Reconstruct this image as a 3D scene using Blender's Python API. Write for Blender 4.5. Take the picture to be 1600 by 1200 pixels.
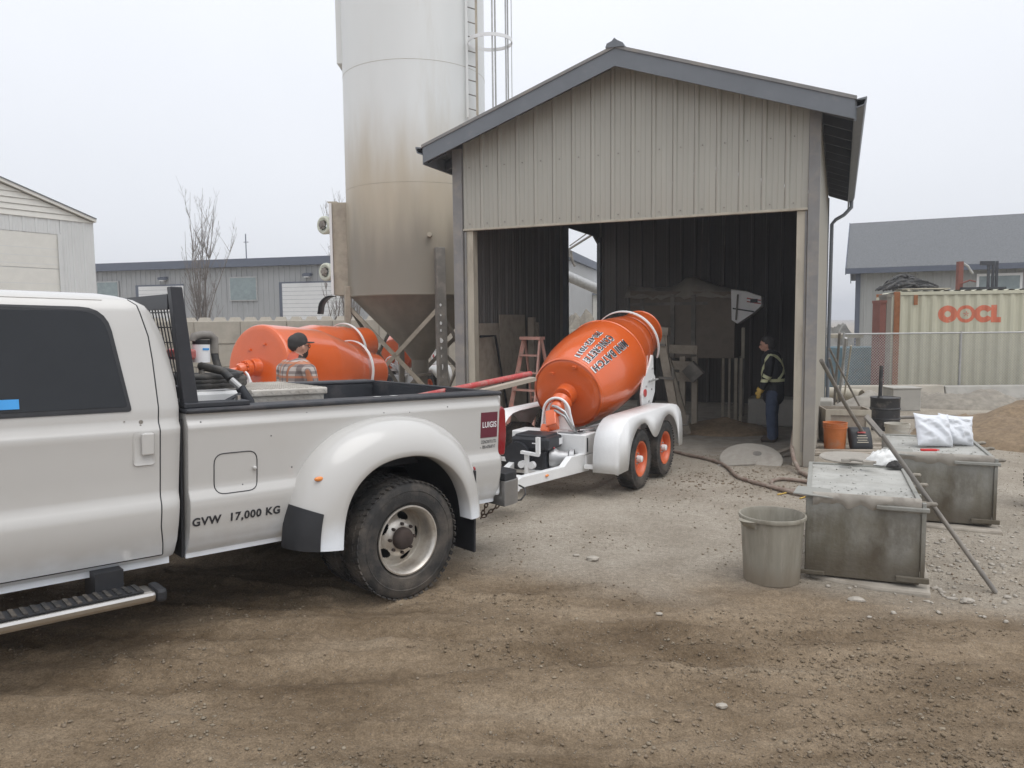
import bpy, math, random
import numpy as np
from mathutils import Vector, Matrix
random.seed(7)
rng = np.random.default_rng(11)
PI = math.pi
R_ = math.radians
scene = bpy.context.scene
COL = scene.collection
for o in list(bpy.data.objects):
    bpy.data.objects.remove(o)

# ------------------------------------------------------------------ camera
FPX = 1200.0
CZ = 1.87
PITCH = math.atan(99 / 1200)
ROLL = 0.0105
fw = np.array([0, math.cos(PITCH), -math.sin(PITCH)])
up0 = np.array([0, math.sin(PITCH), math.cos(PITCH)])
rt0 = np.array([1.0, 0, 0])
rt = rt0 * math.cos(ROLL) - up0 * math.sin(ROLL)
up = up0 * math.cos(ROLL) + rt0 * math.sin(ROLL)
CAMP = np.array([0, 0, CZ])
cd = bpy.data.cameras.new('camera')
cd.sensor_width = 36
cd.lens = 36 * FPX / 1600
cd.clip_end = 3000
cam = bpy.data.objects.new('camera', cd)
COL.objects.link(cam)
cam.matrix_world = Matrix(((rt[0], up[0], -fw[0], 0), (rt[1], up[1], -fw[1], 0), (rt[2], up[2], -fw[2], CZ), (0, 0, 0, 1)))
scene.camera = cam

# ------------------------------------------------------------------ sky, sun, exposure
SUN_EL, SUN_AZ = R_(66), R_(140)      # azimuth clockwise from +Y (behind the camera, to its right)
w = bpy.data.worlds.new('World')
scene.world = w
w.use_nodes = True
nt_ = w.node_tree
nt_.nodes.clear()
sky = nt_.nodes.new('ShaderNodeTexSky')
sky.sky_type = 'NISHITA'
sky.sun_disc = False
sky.sun_elevation = SUN_EL
sky.sun_rotation = SUN_AZ
sky.dust_density = 4
tc = nt_.nodes.new('ShaderNodeTexCoord')
nz = nt_.nodes.new('ShaderNodeTexNoise')
nz.inputs['Scale'].default_value = 1.6
nz.inputs['Detail'].default_value = 4
cl = nt_.nodes.new('ShaderNodeValToRGB')       # even overcast cloud sheet, faintly mottled
cl.color_ramp.elements[0].position = .3
cl.color_ramp.elements[0].color = (7.8, 8.03, 8.55, 1)
cl.color_ramp.elements[1].position = .75
cl.color_ramp.elements[1].color = (8.55, 8.76, 9.2, 1)
sep = nt_.nodes.new('ShaderNodeSeparateXYZ')
grad = nt_.nodes.new('ShaderNodeMapRange')     # overcast skies brighten towards the zenith
grad.inputs['From Min'].default_value = 0
grad.inputs['From Max'].default_value = 1
grad.inputs['To Min'].default_value = 1.05
grad.inputs['To Max'].default_value = 1.55
mul = nt_.nodes.new('ShaderNodeVectorMath')
mul.operation = 'SCALE'
mx = nt_.nodes.new('ShaderNodeMix')
mx.data_type = 'RGBA'
mx.inputs[0].default_value = .9
bg = nt_.nodes.new('ShaderNodeBackground')
bg.inputs['Strength'].default_value = .1
out = nt_.nodes.new('ShaderNodeOutputWorld')
L = nt_.links.new
L(tc.outputs['Generated'], nz.inputs['Vector'])
L(nz.outputs['Fac'], cl.inputs['Fac'])
L(tc.outputs['Generated'], sep.inputs[0])
L(sep.outputs['Z'], grad.inputs['Value'])
L(cl.outputs['Color'], mul.inputs[0])
L(grad.outputs[0], mul.inputs['Scale'])
L(sky.outputs[0], mx.inputs[6])
L(mul.outputs[0], mx.inputs[7])
L(mx.outputs[2], bg.inputs[0])
L(bg.outputs[0], out.inputs[0])

sl = bpy.data.lights.new('sun', 'SUN')
sl.energy = 1.4
sl.angle = R_(50)
sl.color = (1, .99, .975)
so = bpy.data.objects.new('sun', sl)
COL.objects.link(so)
sdir = Vector((math.sin(SUN_AZ) * math.cos(SUN_EL), math.cos(SUN_AZ) * math.cos(SUN_EL), math.sin(SUN_EL)))
so.rotation_euler = sdir.to_track_quat('Z', 'Y').to_euler()
so.location = (0, -5, 30)
vs = scene.view_settings
vs.view_transform = 'Standard'
vs.look = 'None'
vs.exposure = 0.06
vs.gamma = 1
vs.use_curve_mapping = False
try:
    scene.cycles.max_bounces = 8
    scene.cycles.diffuse_bounces = 4
except Exception:
    pass

# ------------------------------------------------------------------ pixel helpers (a pixel gives a direction only)
def ray(x, y):
    return fw + rt * (x - 800) / FPX - up * (y - 600) / FPX
def gz(x, y):
    s = (x + .69) * .73 + (y - 5.2) * .68
    return -.3 * np.tanh(s / 11)
def gnd(x, y):
    d = ray(x, y)
    t = 5.0
    for i in range(120):
        P = CAMP + d * t
        t = (float(gz(P[0], P[1])) - CZ) / d[2] * .5 + t * .5
    return CAMP + d * t
def atz(x, y, z):
    d = ray(x, y)
    return CAMP + d * (z - CZ) / d[2]
def aty(x, y, Y):
    d = ray(x, y)
    return CAMP + d * Y / d[1]
def onp(x, y, P, n):
    d = ray(x, y)
    n = np.array(n, float)
    return CAMP + d * np.dot(np.array(P) - CAMP, n) / np.dot(d, n)

# ------------------------------------------------------------------ mesh builder
class MB:
    def __init__(s):
        s.v = []
        s.f = []
    def add(s, vs, fs):
        b = len(s.v)
        s.v += [tuple(float(c) for c in p) for p in vs]
        s.f += [tuple(b + i for i in f) for f in fs]
        return s
    def box(s, c, d, rot=None, taper=None):
        x, y, z = d[0] / 2, d[1] / 2, d[2] / 2
        P = [Vector((i * x, j * y, k * z)) for k in (-1, 1) for j in (-1, 1) for i in (-1, 1)]
        if taper:
            P = [Vector((p.x * (taper if p.z > 0 else 1), p.y * (taper if p.z > 0 else 1), p.z)) for p in P]
        if rot is not None:
            m = rot if isinstance(rot, Matrix) else Matrix.Rotation(rot, 3, 'Z')
            P = [m @ p for p in P]
        P = [p + Vector(c) for p in P]
        return s.add(P, [(0, 2, 3, 1), (4, 5, 7, 6), (0, 1, 5, 4), (2, 6, 7, 3), (0, 4, 6, 2), (1, 3, 7, 5)])
    def bb(s, a, b):
        return s.box([(a[i] + b[i]) / 2 for i in range(3)], [abs(b[i] - a[i]) for i in range(3)])
    def bar(s, p, q, wd, ht, upv=(0, 0, 1)):
        p, q = Vector(p), Vector(q)
        x = (q - p)
        Ln = x.length
        x.normalize()
        u = Vector(upv)
        y = u.cross(x)
        if y.length < 1e-4:
            y = Vector((1, 0, 0)).cross(x)
        y.normalize()
        z = x.cross(y)
        m = Matrix((x, y, z)).transposed()
        return s.box((p + q) / 2, (Ln, wd, ht), m)
    def ring(s, c, ax, r, n, ph=0):
        ax = Vector(ax).normalized()
        u = ax.cross(Vector((0, 0, 1)))
        if u.length < 1e-3:
            u = Vector((1, 0, 0))
        u.normalize()
        v = ax.cross(u)
        return [Vector(c) + u * (r * math.cos(ph + 2 * PI * k / n)) + v * (r * math.sin(ph + 2 * PI * k / n)) for k in range(n)]
    def loft(s, rings, cap=True, close=True):
        n = len(rings[0])
        vs = [p for r in rings for p in r]
        fs = []
        for i in range(len(rings) - 1):
            for k in range(n if close else n - 1):
                a, b = i * n + k, i * n + (k + 1) % n
                fs.append((a, b, b + n, a + n))
        if cap and close:
            fs.append(tuple(range(n))[::-1])
            fs.append(tuple((len(rings) - 1) * n + k for k in range(n)))
        return s.add(vs, fs)
    def cyl(s, p, q, r0, r1=None, n=16, cap=True):
        ax = Vector(q) - Vector(p)
        r1 = r0 if r1 is None else r1
        return s.loft([s.ring(p, ax, r0, n), s.ring(q, ax, r1, n)], cap)
    def lathe(s, prof, p, ax, n=32, cap=False):
        """prof: list of (distance along axis, radius)"""
        ax = Vector(ax).normalized()
        return s.loft([s.ring(Vector(p) + ax * h, ax, max(r, 1e-4), n) for h, r in prof], cap)
    def tube(s, pts, r, n=8, cap=True):
        pts = [Vector(p) for p in pts]
        rr = r if isinstance(r, (list, tuple)) else [r] * len(pts)
        t0 = (pts[1] - pts[0]).normalized()
        u = t0.cross(Vector((0, 0, 1)))
        if u.length < 1e-3:
            u = Vector((1, 0, 0))
        u.normalize()
        rings = []
        for i, p in enumerate(pts):
            t = (pts[min(i + 1, len(pts) - 1)] - pts[max(i - 1, 0)]).normalized()
            u = (u - t * u.dot(t)).normalized()
            v = t.cross(u)
            rings.append([p + u * (rr[i] * math.cos(2 * PI * k / n)) + v * (rr[i] * math.sin(2 * PI * k / n)) for k in range(n)])
        return s.loft(rings, cap)
    def prism(s, poly, vec):
        n = len(poly)
        P = [Vector(p) for p in poly]
        Q = [p + Vector(vec) for p in P]
        fs = [tuple(range(n))[::-1], tuple(range(n, 2 * n))]
        fs += [(k, (k + 1) % n, n + (k + 1) % n, n + k) for k in range(n)]
        return s.add(P + Q, fs)
    def ell(s, c, r, nu=16, nv=10, rot=None):
        rings = []
        for j in range(nv + 1):
            a = -PI / 2 + PI * j / nv
            ring = []
            for k in range(nu):
                b = 2 * PI * k / nu
                p = Vector((r[0] * max(math.cos(a), .01) * math.cos(b), r[1] * max(math.cos(a), .01) * math.sin(b), r[2] * math.sin(a)))
                if rot is not None:
                    p = rot @ p
                ring.append(p + Vector(c))
            rings.append(ring)
        return s.loft(rings)
    def grid(s, rows):
        return s.loft(rows, cap=False, close=False)
    def build(s, name, mat, parent=None, smooth=0, bev=0, solid=0, fix=True):
        me = bpy.data.meshes.new(name)
        me.from_pydata(s.v, [], s.f)
        if fix:
            import bmesh
            bm = bmesh.new()
            bm.from_mesh(me)
            bmesh.ops.recalc_face_normals(bm, faces=bm.faces)
            bm.to_mesh(me)
            bm.free()
        o = bpy.data.objects.new(name, me)
        COL.objects.link(o)
        if isinstance(mat, (list, tuple)):
            for m in mat:
                me.materials.append(m)
        else:
            me.materials.append(mat)
        if smooth:
            me.polygons.foreach_set('use_smooth', [True] * len(me.polygons))
            me.set_sharp_from_angle(angle=R_(smooth))
        if solid:
            md = o.modifiers.new('thickness', 'SOLIDIFY')
            md.thickness = solid
            md.offset = -1
        if bev:
            md = o.modifiers.new('edge', 'BEVEL')
            md.width = bev
            md.segments = 2
            md.limit_method = 'ANGLE'
            md.angle_limit = R_(40)
        if parent is not None:
            o.parent = parent
        return o

def tag(o, label=None, cat=None, group=None, kind=None):
    if label: o['label'] = label
    if cat: o['category'] = cat
    if group: o['group'] = group
    if kind: o['kind'] = kind
    return o
def empty(name, loc, rz=0, label=None, cat=None, group=None, ry=0, rx=0):
    o = bpy.data.objects.new(name, None)
    COL.objects.link(o)
    o.empty_display_size = .2
    o.rotation_mode = 'XYZ'
    o.location = [float(c) for c in loc]
    o.rotation_euler = (rx, ry, rz)
    tag(o, label, cat, group)
    return o
def copy_tree(o, parent=None):
    c = o.copy()
    COL.objects.link(c)
    c.parent = parent
    for ch in list(o.children):
        copy_tree(ch, c)
    return c
def share(o, loc=None, parent=None):
    c = o.copy()
    COL.objects.link(c)
    if parent is not None:
        c.parent = parent
    if loc is not None:
        c.location = loc
    return c
def textmesh(body, size, spacing=1.0, offset=0.0, wx=1.0):
    cu = bpy.data.curves.new('t', 'FONT')
    cu.body = body
    cu.size = size
    cu.space_character = spacing
    cu.offset = offset
    cu.align_x = 'CENTER'
    cu.align_y = 'CENTER'
    cu.resolution_u = 4
    o = bpy.data.objects.new('t', cu)
    COL.objects.link(o)
    dg = bpy.context.evaluated_depsgraph_get()
    me = bpy.data.meshes.new_from_object(o.evaluated_get(dg))
    V = [(v.co.x * wx, v.co.y) for v in me.vertices]
    Fc = [tuple(p.vertices) for p in me.polygons]
    bpy.data.objects.remove(o)
    bpy.data.curves.remove(cu)
    bpy.data.meshes.remove(me)
    return V, Fc
def lettering(name, body, size, fn, mat, parent, spacing=1.0, offset=0.0, wx=1.0):
    V, Fc = textmesh(body, size, spacing, offset, wx)
    mb = MB()
    mb.add([fn(a, b) for a, b in V], Fc)
    return mb.build(name, mat, parent, fix=False)

# ------------------------------------------------------------------ materials
def mat(name, col, rough=.6, metal=0, var=.12, scale=5, bump=0, bscale=80, dirt=None, coat=0, zdirt=None, stretch=None, spec=.5, bumpd=.01):
    m = bpy.data.materials.new(name)
    m.use_nodes = True
    N = m.node_tree
    n = N.nodes
    b = n['Principled BSDF']
    l = N.links.new
    b.inputs['Roughness'].default_value = rough
    b.inputs['Metallic'].default_value = metal
    b.inputs['Specular IOR Level'].default_value = spec
    if coat:
        b.inputs['Coat Weight'].default_value = coat
        b.inputs['Coat Roughness'].default_value = .08
    t = n.new('ShaderNodeTexCoord')
    vec = t.outputs['Object']
    if stretch:
        mp = n.new('ShaderNodeMapping')
        mp.inputs['Scale'].default_value = stretch
        l(vec, mp.inputs[0])
        vec2 = mp.outputs[0]
    else:
        vec2 = vec
    nz = n.new('ShaderNodeTexNoise')
    nz.inputs['Scale'].default_value = scale
    nz.inputs['Detail'].default_value = 6
    nz.inputs['Roughness'].default_value = .6
    l(vec2, nz.inputs['Vector'])
    rp = n.new('ShaderNodeValToRGB')
    rp.color_ramp.elements[0].position = .3
    rp.color_ramp.elements[1].position = .7
    rp.color_ramp.elements[0].color = (*[c * (1 - var) for c in col], 1)
    rp.color_ramp.elements[1].color = (*[min(1, c * (1 + var)) for c in col], 1)
    l(nz.outputs['Fac'], rp.inputs['Fac'])
    cur = rp.outputs['Color']
    def mixin(cur, dcol, facsock):
        mx = n.new('ShaderNodeMix')
        mx.data_type = 'RGBA'
        l(facsock, mx.inputs[0])
        l(cur, mx.inputs[6])
        mx.inputs[7].default_value = (*dcol, 1)
        return mx.outputs[2]
    if dirt:
        for dd in (dirt if isinstance(dirt, list) else [dirt]):
            dcol, lo, hi, ds = dd[:4]
            amt = dd[4] if len(dd) > 4 else 1
            nd = n.new('ShaderNodeTexNoise')
            nd.inputs['Scale'].default_value = ds
            nd.inputs['Detail'].default_value = 8
            nd.inputs['Roughness'].default_value = .65
            l(vec2, nd.inputs['Vector'])
            mr = n.new('ShaderNodeMapRange')
            mr.inputs['From Min'].default_value = lo
            mr.inputs['From Max'].default_value = hi
            mr.inputs['To Max'].default_value = amt
            l(nd.outputs['Fac'], mr.inputs['Value'])
            cur = mixin(cur, dcol, mr.outputs[0])
    if zdirt:
        for zd in (zdirt if isinstance(zdirt, list) else [zdirt]):
            dcol, z0, z1, amt, zs = zd
            sp = n.new('ShaderNodeSeparateXYZ')
            l(vec, sp.inputs[0])
            nd = n.new('ShaderNodeTexNoise')
            nd.inputs['Scale'].default_value = zs
            nd.inputs['Detail'].default_value = 5
            l(vec2, nd.inputs['Vector'])
            ma = n.new('ShaderNodeMath')
            ma.operation = 'MULTIPLY_ADD'
            l(nd.outputs['Fac'], ma.inputs[0])
            ma.inputs[1].default_value = (z0 - z1) * .8
            l(sp.outputs['Z'], ma.inputs[2])
            mr = n.new('ShaderNodeMapRange')
            mr.interpolation_type = 'SMOOTHSTEP'
            mr.inputs['From Min'].default_value = z1 + (z0 - z1) * .4
            mr.inputs['From Max'].default_value = z0 + (z0 - z1) * .4
            mr.inputs['To Min'].default_value = 0
            mr.inputs['To Max'].default_value = amt
            l(ma.outputs[0], mr.inputs['Value'])
            cur = mixin(cur, dcol, mr.outputs[0])
    l(cur, b.inputs['Base Color'])
    if bump:
        nb = n.new('ShaderNodeTexNoise')
        nb.inputs['Scale'].default_value = bscale
        nb.inputs['Detail'].default_value = 5
        l(vec, nb.inputs['Vector'])
        bp = n.new('ShaderNodeBump')
        bp.inputs['Strength'].default_value = bump
        bp.inputs['Distance'].default_value = bumpd
        l(nb.outputs['Fac'], bp.inputs['Height'])
        l(bp.outputs['Normal'], b.inputs['Normal'])
    return m
DUST = (.34, .30, .25)
MUD = (.16, .115, .075)
RUST = (.22, .09, .04)
M = {}
M['white'] = mat('white_paint', (.82, .86, .90), .24, var=.025, scale=2, coat=.5, dirt=((.55, .54, .51), .55, .9, 3.5, .3), zdirt=((.38, .34, .28), .66, .44, .65, 5))
M['twhite'] = mat('trailer_white_paint', (.8, .8, .79), .35, var=.03, scale=3, coat=.15, dirt=((.5, .46, .4), .6, .9, 6, .4))
M['black'] = mat('black_plastic', (.022, .023, .026), .5, var=.2, scale=8, dirt=((.12, .11, .1), .6, .85, 7, .3))
M['bedblack'] = mat('black_bed_liner', (.028, .03, .036), .55, var=.2, scale=9, bump=.3, bscale=200, dirt=((.16, .14, .13), .52, .8, 4, .55))
M['rackblack'] = mat('black_painted_steel', (.03, .032, .038), .45, var=.15, dirt=((.13, .12, .11), .55, .8, 5, .3))
M['rubber'] = mat('tyre_rubber', (.03, .029, .028), .8, var=.25, scale=10, dirt=((.15, .125, .1), .42, .72, 5, .75), bump=.25, bscale=120)
M['glass'] = mat('tinted_glass', (.014, .016, .019), .05, var=.1, spec=.4)
M['skyglass'] = mat('window_glass', (.22, .27, .27), .08, var=.15, spec=.7)  # base colour raised to carry the sky's reflection
M['chrome'] = mat('chrome', (.62, .6, .57), .28, 1, var=.1, dirt=((.35, .3, .25), .5, .8, 6, .5))
M['alu'] = mat('wheel_steel', (.62, .59, .54), .42, .75, var=.15, scale=7, dirt=((.28, .22, .16), .45, .75, 8, .7))
M['orange'] = mat('orange_enamel', (.66, .112, .018), .28, var=.05, scale=3, coat=.6, dirt=((.6, .3, .2), .62, .85, 9, .35))
M['orange_dull'] = mat('dusty_orange_enamel', (.62, .11, .025), .42, var=.08, scale=3, coat=.2, dirt=((.55, .27, .18), .5, .8, 5, .5))
M['amber'] = mat('amber_lens', (.8, .26, .05), .25, coat=.5)
M['redlens'] = mat('red_lens', (.26, .012, .016), .15, coat=.7)
M['maroon'] = mat('maroon_print', (.13, .02, .035), .4)
M['ink'] = mat('dark_print', (.03, .03, .035), .5)
M['paper'] = mat('white_print', (.8, .8, .8), .45, var=.02)
M['blue'] = mat('blue_sticker', (.05, .32, .72), .4)
M['dplate'] = mat('aluminium_tread_plate', (.56, .53, .48), .45, .25, var=.12, scale=6, dirt=(DUST, .42, .75, 5, .8))
M['hose'] = mat('black_hose_rubber', (.03, .03, .03), .6, var=.2, dirt=((.2, .18, .15), .45, .75, 9, .6))
M['tarp'] = mat('dusty_brown_hose', (.2, .14, .11), .8, var=.2, dirt=(DUST, .4, .7, 8, .8))
M['redpaint'] = mat('worn_red_paint', (.45, .05, .05), .5, var=.15, dirt=[(DUST, .46, .7, 9, .8), ((.6, .5, .45), .62, .7, 30, .8)])
M['wood'] = mat('weathered_wood', (.36, .31, .25), .8, var=.25, scale=6, stretch=(1, 1, 1), dirt=(DUST, .45, .75, 6, .7), bump=.2, bscale=60)
M['pinewood'] = mat('pink_fibreglass', (.62, .33, .27), .6, var=.1, dirt=(DUST, .45, .75, 8, .6))
M['silo'] = mat('silo_paint', (.74, .75, .73), .45, var=.03, scale=1.5, stretch=(1, 1, .15), dirt=((.5, .44, .33), .56, .8, .9, .55),
                zdirt=[((.46, .38, .26), 4.6, 7.0, .85, 2.6), ((.185, .162, .128), 3.3, 5.2, .9, 2.2)], bump=.05, bscale=12)
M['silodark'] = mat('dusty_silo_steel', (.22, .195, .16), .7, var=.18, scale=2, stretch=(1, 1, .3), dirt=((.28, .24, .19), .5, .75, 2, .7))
M['steeltan'] = mat('dusty_tan_steel', (.42, .37, .29), .65, var=.15, scale=4, dirt=((.25, .21, .17), .45, .7, 3, .7))
M['steelgrey'] = mat('dusty_grey_steel', (.2, .185, .165), .65, .1, var=.2, scale=4, dirt=(DUST, .5, .75, 4, .7))
M['galv'] = mat('galvanised_steel', (.42, .42, .41), .5, .5, var=.15, scale=9)
M['wall'] = mat('beige_steel_cladding', (.415, .403, .352), .5, var=.05, scale=2, stretch=(3, 3, .25), dirt=[((.3, .285, .24), .55, .85, 1.6, .35)],
                zdirt=((.36, .32, .26), 3.1, 4.1, .4, 2))
M['bumper'] = mat('dusty_bumper_steel', (.3, .29, .28), .4, .6, var=.15, scale=6, dirt=(DUST, .5, .8, 5, .6))
M['pad'] = mat('dusty_pad_concrete', (.35, .315, .265), .95, var=.2, scale=5, dirt=((.25, .21, .165), .45, .7, 3, .8), bump=.4, bscale=40)
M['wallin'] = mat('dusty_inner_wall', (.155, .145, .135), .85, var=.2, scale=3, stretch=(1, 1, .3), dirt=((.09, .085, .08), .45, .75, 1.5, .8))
M['trim'] = mat('slate_grey_trim', (.155, .168, .185), .5, var=.07, scale=4, dirt=(DUST, .62, .85, 4, .4))
M['trimdust'] = mat('dusty_slate_trim', (.22, .215, .21), .6, var=.1, scale=4, dirt=(DUST, .48, .72, 3, .8), zdirt=((.36, .33, .28), .2, 2.2, .7, 3))
M['soffit'] = mat('dark_soffit', (.075, .08, .09), .7, var=.1)
M['shingle'] = mat('grey_roof_shingle', (.135, .14, .145), .9, var=.3, scale=22, bump=.5, bscale=30)
M['jamb'] = mat('dusty_cream_jamb', (.46, .42, .34), .75, var=.12, scale=5, stretch=(1, 1, .3), dirt=((.26, .22, .17), .5, .78, 4, .8))
M['concrete'] = mat('cast_concrete', (.4, .385, .35), .9, var=.15, scale=5, dirt=((.27, .25, .22), .48, .75, 2.5, .7), bump=.35, bscale=45)
M['freshconc'] = mat('fresh_concrete', (.40, .395, .365), .9, var=.12, scale=6, dirt=((.26, .25, .22), .45, .7, 4, .8), bump=.2, bscale=60)
M['blockconc'] = mat('weathered_block_concrete', (.42, .385, .325), .9, var=.14, scale=1.5, dirt=((.27, .24, .2), .5, .75, 1.2, .7), bump=.3, bscale=20)
M['formsteel'] = mat('cement_caked_steel', (.15, .135, .10), .8, var=.25, scale=3.5, stretch=(1.3, 1.3, .55), dirt=[((.30, .295, .265), .44, .66, 2.0, .85), ((.075, .058, .036), .5, .7, 2.6, .85)],
                     zdirt=[((.30, .30, .275), .60, .40, .8, 4), ((.085, .066, .042), .06, .30, .75, 3)], bump=.4, bscale=30)
M['bin'] = mat('dusty_grey_plastic', (.29, .27, .22), .75, var=.12, scale=4, stretch=(3, 3, .5), dirt=[((.185, .165, .125), .45, .72, 3, .85), ((.36, .33, .28), .55, .7, 7, .6)], zdirt=((.20, .16, .115), .02, .2, .7, 4), bump=.08, bscale=20)
M['cbag'] = mat('white_plastic_sack', (.68, .70, .73), .4, var=.03, scale=5, bump=.05, bscale=6, bumpd=.03)
M['cloth'] = mat('white_cotton', (.76, .76, .74), .9, var=.06, scale=8, bump=.2, bscale=90)
M['bucketo'] = mat('dusty_orange_plastic', (.62, .19, .05), .55, var=.1, scale=5, dirt=(DUST, .5, .8, 5, .7))
M['bucketw'] = mat('dusty_white_plastic', (.6, .57, .5), .6, var=.08, scale=5, dirt=(DUST, .42, .75, 5, .85))
M['drumblack'] = mat('black_barrel_steel', (.03, .03, .032), .5, var=.2, scale=4, dirt=(DUST, .52, .8, 4, .6))
M['container'] = mat('faded_cream_container_paint', (.54, .525, .40), .6, var=.07, scale=1.5, stretch=(1, 1, .3), dirt=[((.4, .39, .29), .5, .8, 1.4, .6), (RUST, .69, .74, 5, .9)])
M['rust'] = mat('flaking_rust', (.33, .13, .05), .85, var=.3, scale=6, dirt=[((.13, .07, .045), .5, .7, 6, .8), ((.52, .38, .22), .62, .75, 9, .7)], bump=.3, bscale=40)
M['redrust'] = mat('red_oxide_steel', (.19, .065, .045), .75, var=.2, scale=5, dirt=((.14, .06, .045), .5, .7, 5, .7))
M['oocl'] = mat('faded_orange_red_print', (.62, .17, .09), .6, var=.06, dirt=((.56, .5, .36), .64, .72, 8, .7))
M['gwall'] = mat('grey_ribbed_cladding', (.34, .345, .345), .6, var=.05, scale=1)
M['gwall2'] = mat('grey_green_cladding', (.36, .365, .35), .6, var=.05, scale=1, stretch=(1, 1, .3))
M['gtrim'] = mat('blue_grey_trim', (.10, .115, .15), .6, var=.05)
M['doorw'] = mat('white_door_panel', (.68, .68, .67), .5, var=.03)
M['garagew'] = mat('off_white_cladding', (.62, .63, .62), .5, var=.04, scale=1.5, dirt=((.45, .45, .43), .58, .85, 1.5, .5))
M['siding'] = mat('cream_vinyl_siding', (.68, .67, .62), .55, var=.04)
M['bark'] = mat('bare_twig_bark', (.17, .145, .125), .9, var=.2)
M['gravelm'] = mat('gravel_stone', (.245, .205, .15), .95, var=.35, scale=9, dirt=[((.19, .14, .095), .42, .58, 3, .9), ((.36, .32, .27), .64, .68, 40, .8)])
M['clod'] = mat('damp_mud_clod', (.165, .128, .085), .95, var=.3, scale=6, dirt=((.12, .085, .053), .45, .65, 2.5, .8))
M['hopperdust'] = mat('dusty_brown_hopper_steel', (.23, .195, .16), .85, var=.2, scale=2, dirt=((.14, .115, .095), .48, .72, 2, .8))
M['rockpale'] = mat('pale_rock', (.37, .335, .285), .9, var=.2, scale=14, bump=.4, bscale=60)
M['pile'] = mat('brown_sand_pile', (.24, .175, .11), .95, var=.25, scale=14, dirt=((.16, .11, .07), .5, .72, 5, .8), bump=.6, bscale=60)
M['rubble'] = mat('grey_rubble', (.25, .225, .185), .95, var=.25, scale=8, dirt=((.2, .18, .15), .45, .7, 5, .8), bump=.6, bscale=30)
M['skin'] = mat('skin', (.52, .29, .21), .5, var=.08, scale=12)
M['jeans'] = mat('denim', (.055, .075, .125), .9, var=.2, scale=12, dirt=((.2, .19, .18), .6, .85, 6, .4))
M['jacket'] = mat('black_work_jacket', (.016, .017, .021), .85, var=.2, scale=10)
M['reflect'] = mat('pale_yellow_reflective_tape', (.66, .68, .42), .45, var=.06)
M['glovey'] = mat('yellow_leather', (.62, .42, .1), .75, var=.15, scale=20)
M['glovep'] = mat('purple_grey_fabric', (.16, .14, .2), .9)
M['cap'] = mat('charcoal_cap', (.04, .037, .035), .85, var=.15)
M['beard'] = mat('dark_beard', (.035, .022, .016), .95, var=.3, scale=60)
M['boot'] = mat('work_boot', (.06, .045, .035), .8, var=.2)
M['pinkred'] = mat('orange_red_hood', (.55, .12, .07), .85)
M['engine'] = mat('engine_black', (.025, .026, .03), .4, var=.2, scale=10)
M['enginegrey'] = mat('engine_casting', (.42, .42, .42), .45, .6, var=.15)
M['steelshine'] = mat('braided_hose_steel', (.5, .5, .5), .35, .8)
M['brownrust'] = mat('rusty_hub', (.05, .036, .03), .9, var=.3, scale=14)
M['chain'] = mat('rusty_chain', (.16, .11, .08), .7, .5, var=.3, scale=20)
M['valve'] = mat('greenish_white_casting', (.6, .62, .52), .6, var=.1)
M['whitestreak'] = mat('white_paint_peel', (.7, .7, .68), .6)
M['lidgrey'] = mat('cement_grey_disc', (.33, .305, .265), .85, var=.12, scale=5, dirt=((.24, .21, .18), .5, .72, 6, .7), bump=.15, bscale=40)
# ------------------------------------------------------------------ ground
def hash2(ix, iy, seed):
    h = (ix.astype(np.int64) * 374761393 + iy.astype(np.int64) * 668265263 + seed * 974634777) & 0x7fffffff
    h = ((h ^ (h >> 13)) * 1274126177) & 0x7fffffff
    return ((h ^ (h >> 16)) & 0xffff) / 65535.0
def vnoise(x, y, seed):
    ix, iy = np.floor(x), np.floor(y)
    fx, fy = x - ix, y - iy
    fx = fx * fx * (3 - 2 * fx)
    fy = fy * fy * (3 - 2 * fy)
    a, b = hash2(ix, iy, seed), hash2(ix + 1, iy, seed)
    c, d = hash2(ix, iy + 1, seed), hash2(ix + 1, iy + 1, seed)
    return (a * (1 - fx) + b * fx) * (1 - fy) + (c * (1 - fx) + d * fx) * fy
def fbm(x, y, seed=1, octs=4):
    t = 0
    a = .5
    for k in range(octs):
        t = t + a * vnoise(x * 2 ** k, y * 2 ** k, seed + k * 17)
        a *= .5
    return t / (1 - .5 ** octs)
def tone(x, y):
    """0 brown mud, 1 pale cement-dusted gravel"""
    yb = np.interp(x, [-12, -3, -1, -.5, .6, 1.6, 2.8, 4.5, 9], [9.5, 8.0, 6.4, 6.1, 5.75, 5.45, 5.0, 5.25, 7.0])
    d = (y - yb) + (fbm(x * 1.1, y * 1.6, 5) - .5) * 1.5
    t = 1 / (1 + np.exp(-d / .2))
    return t
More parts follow.
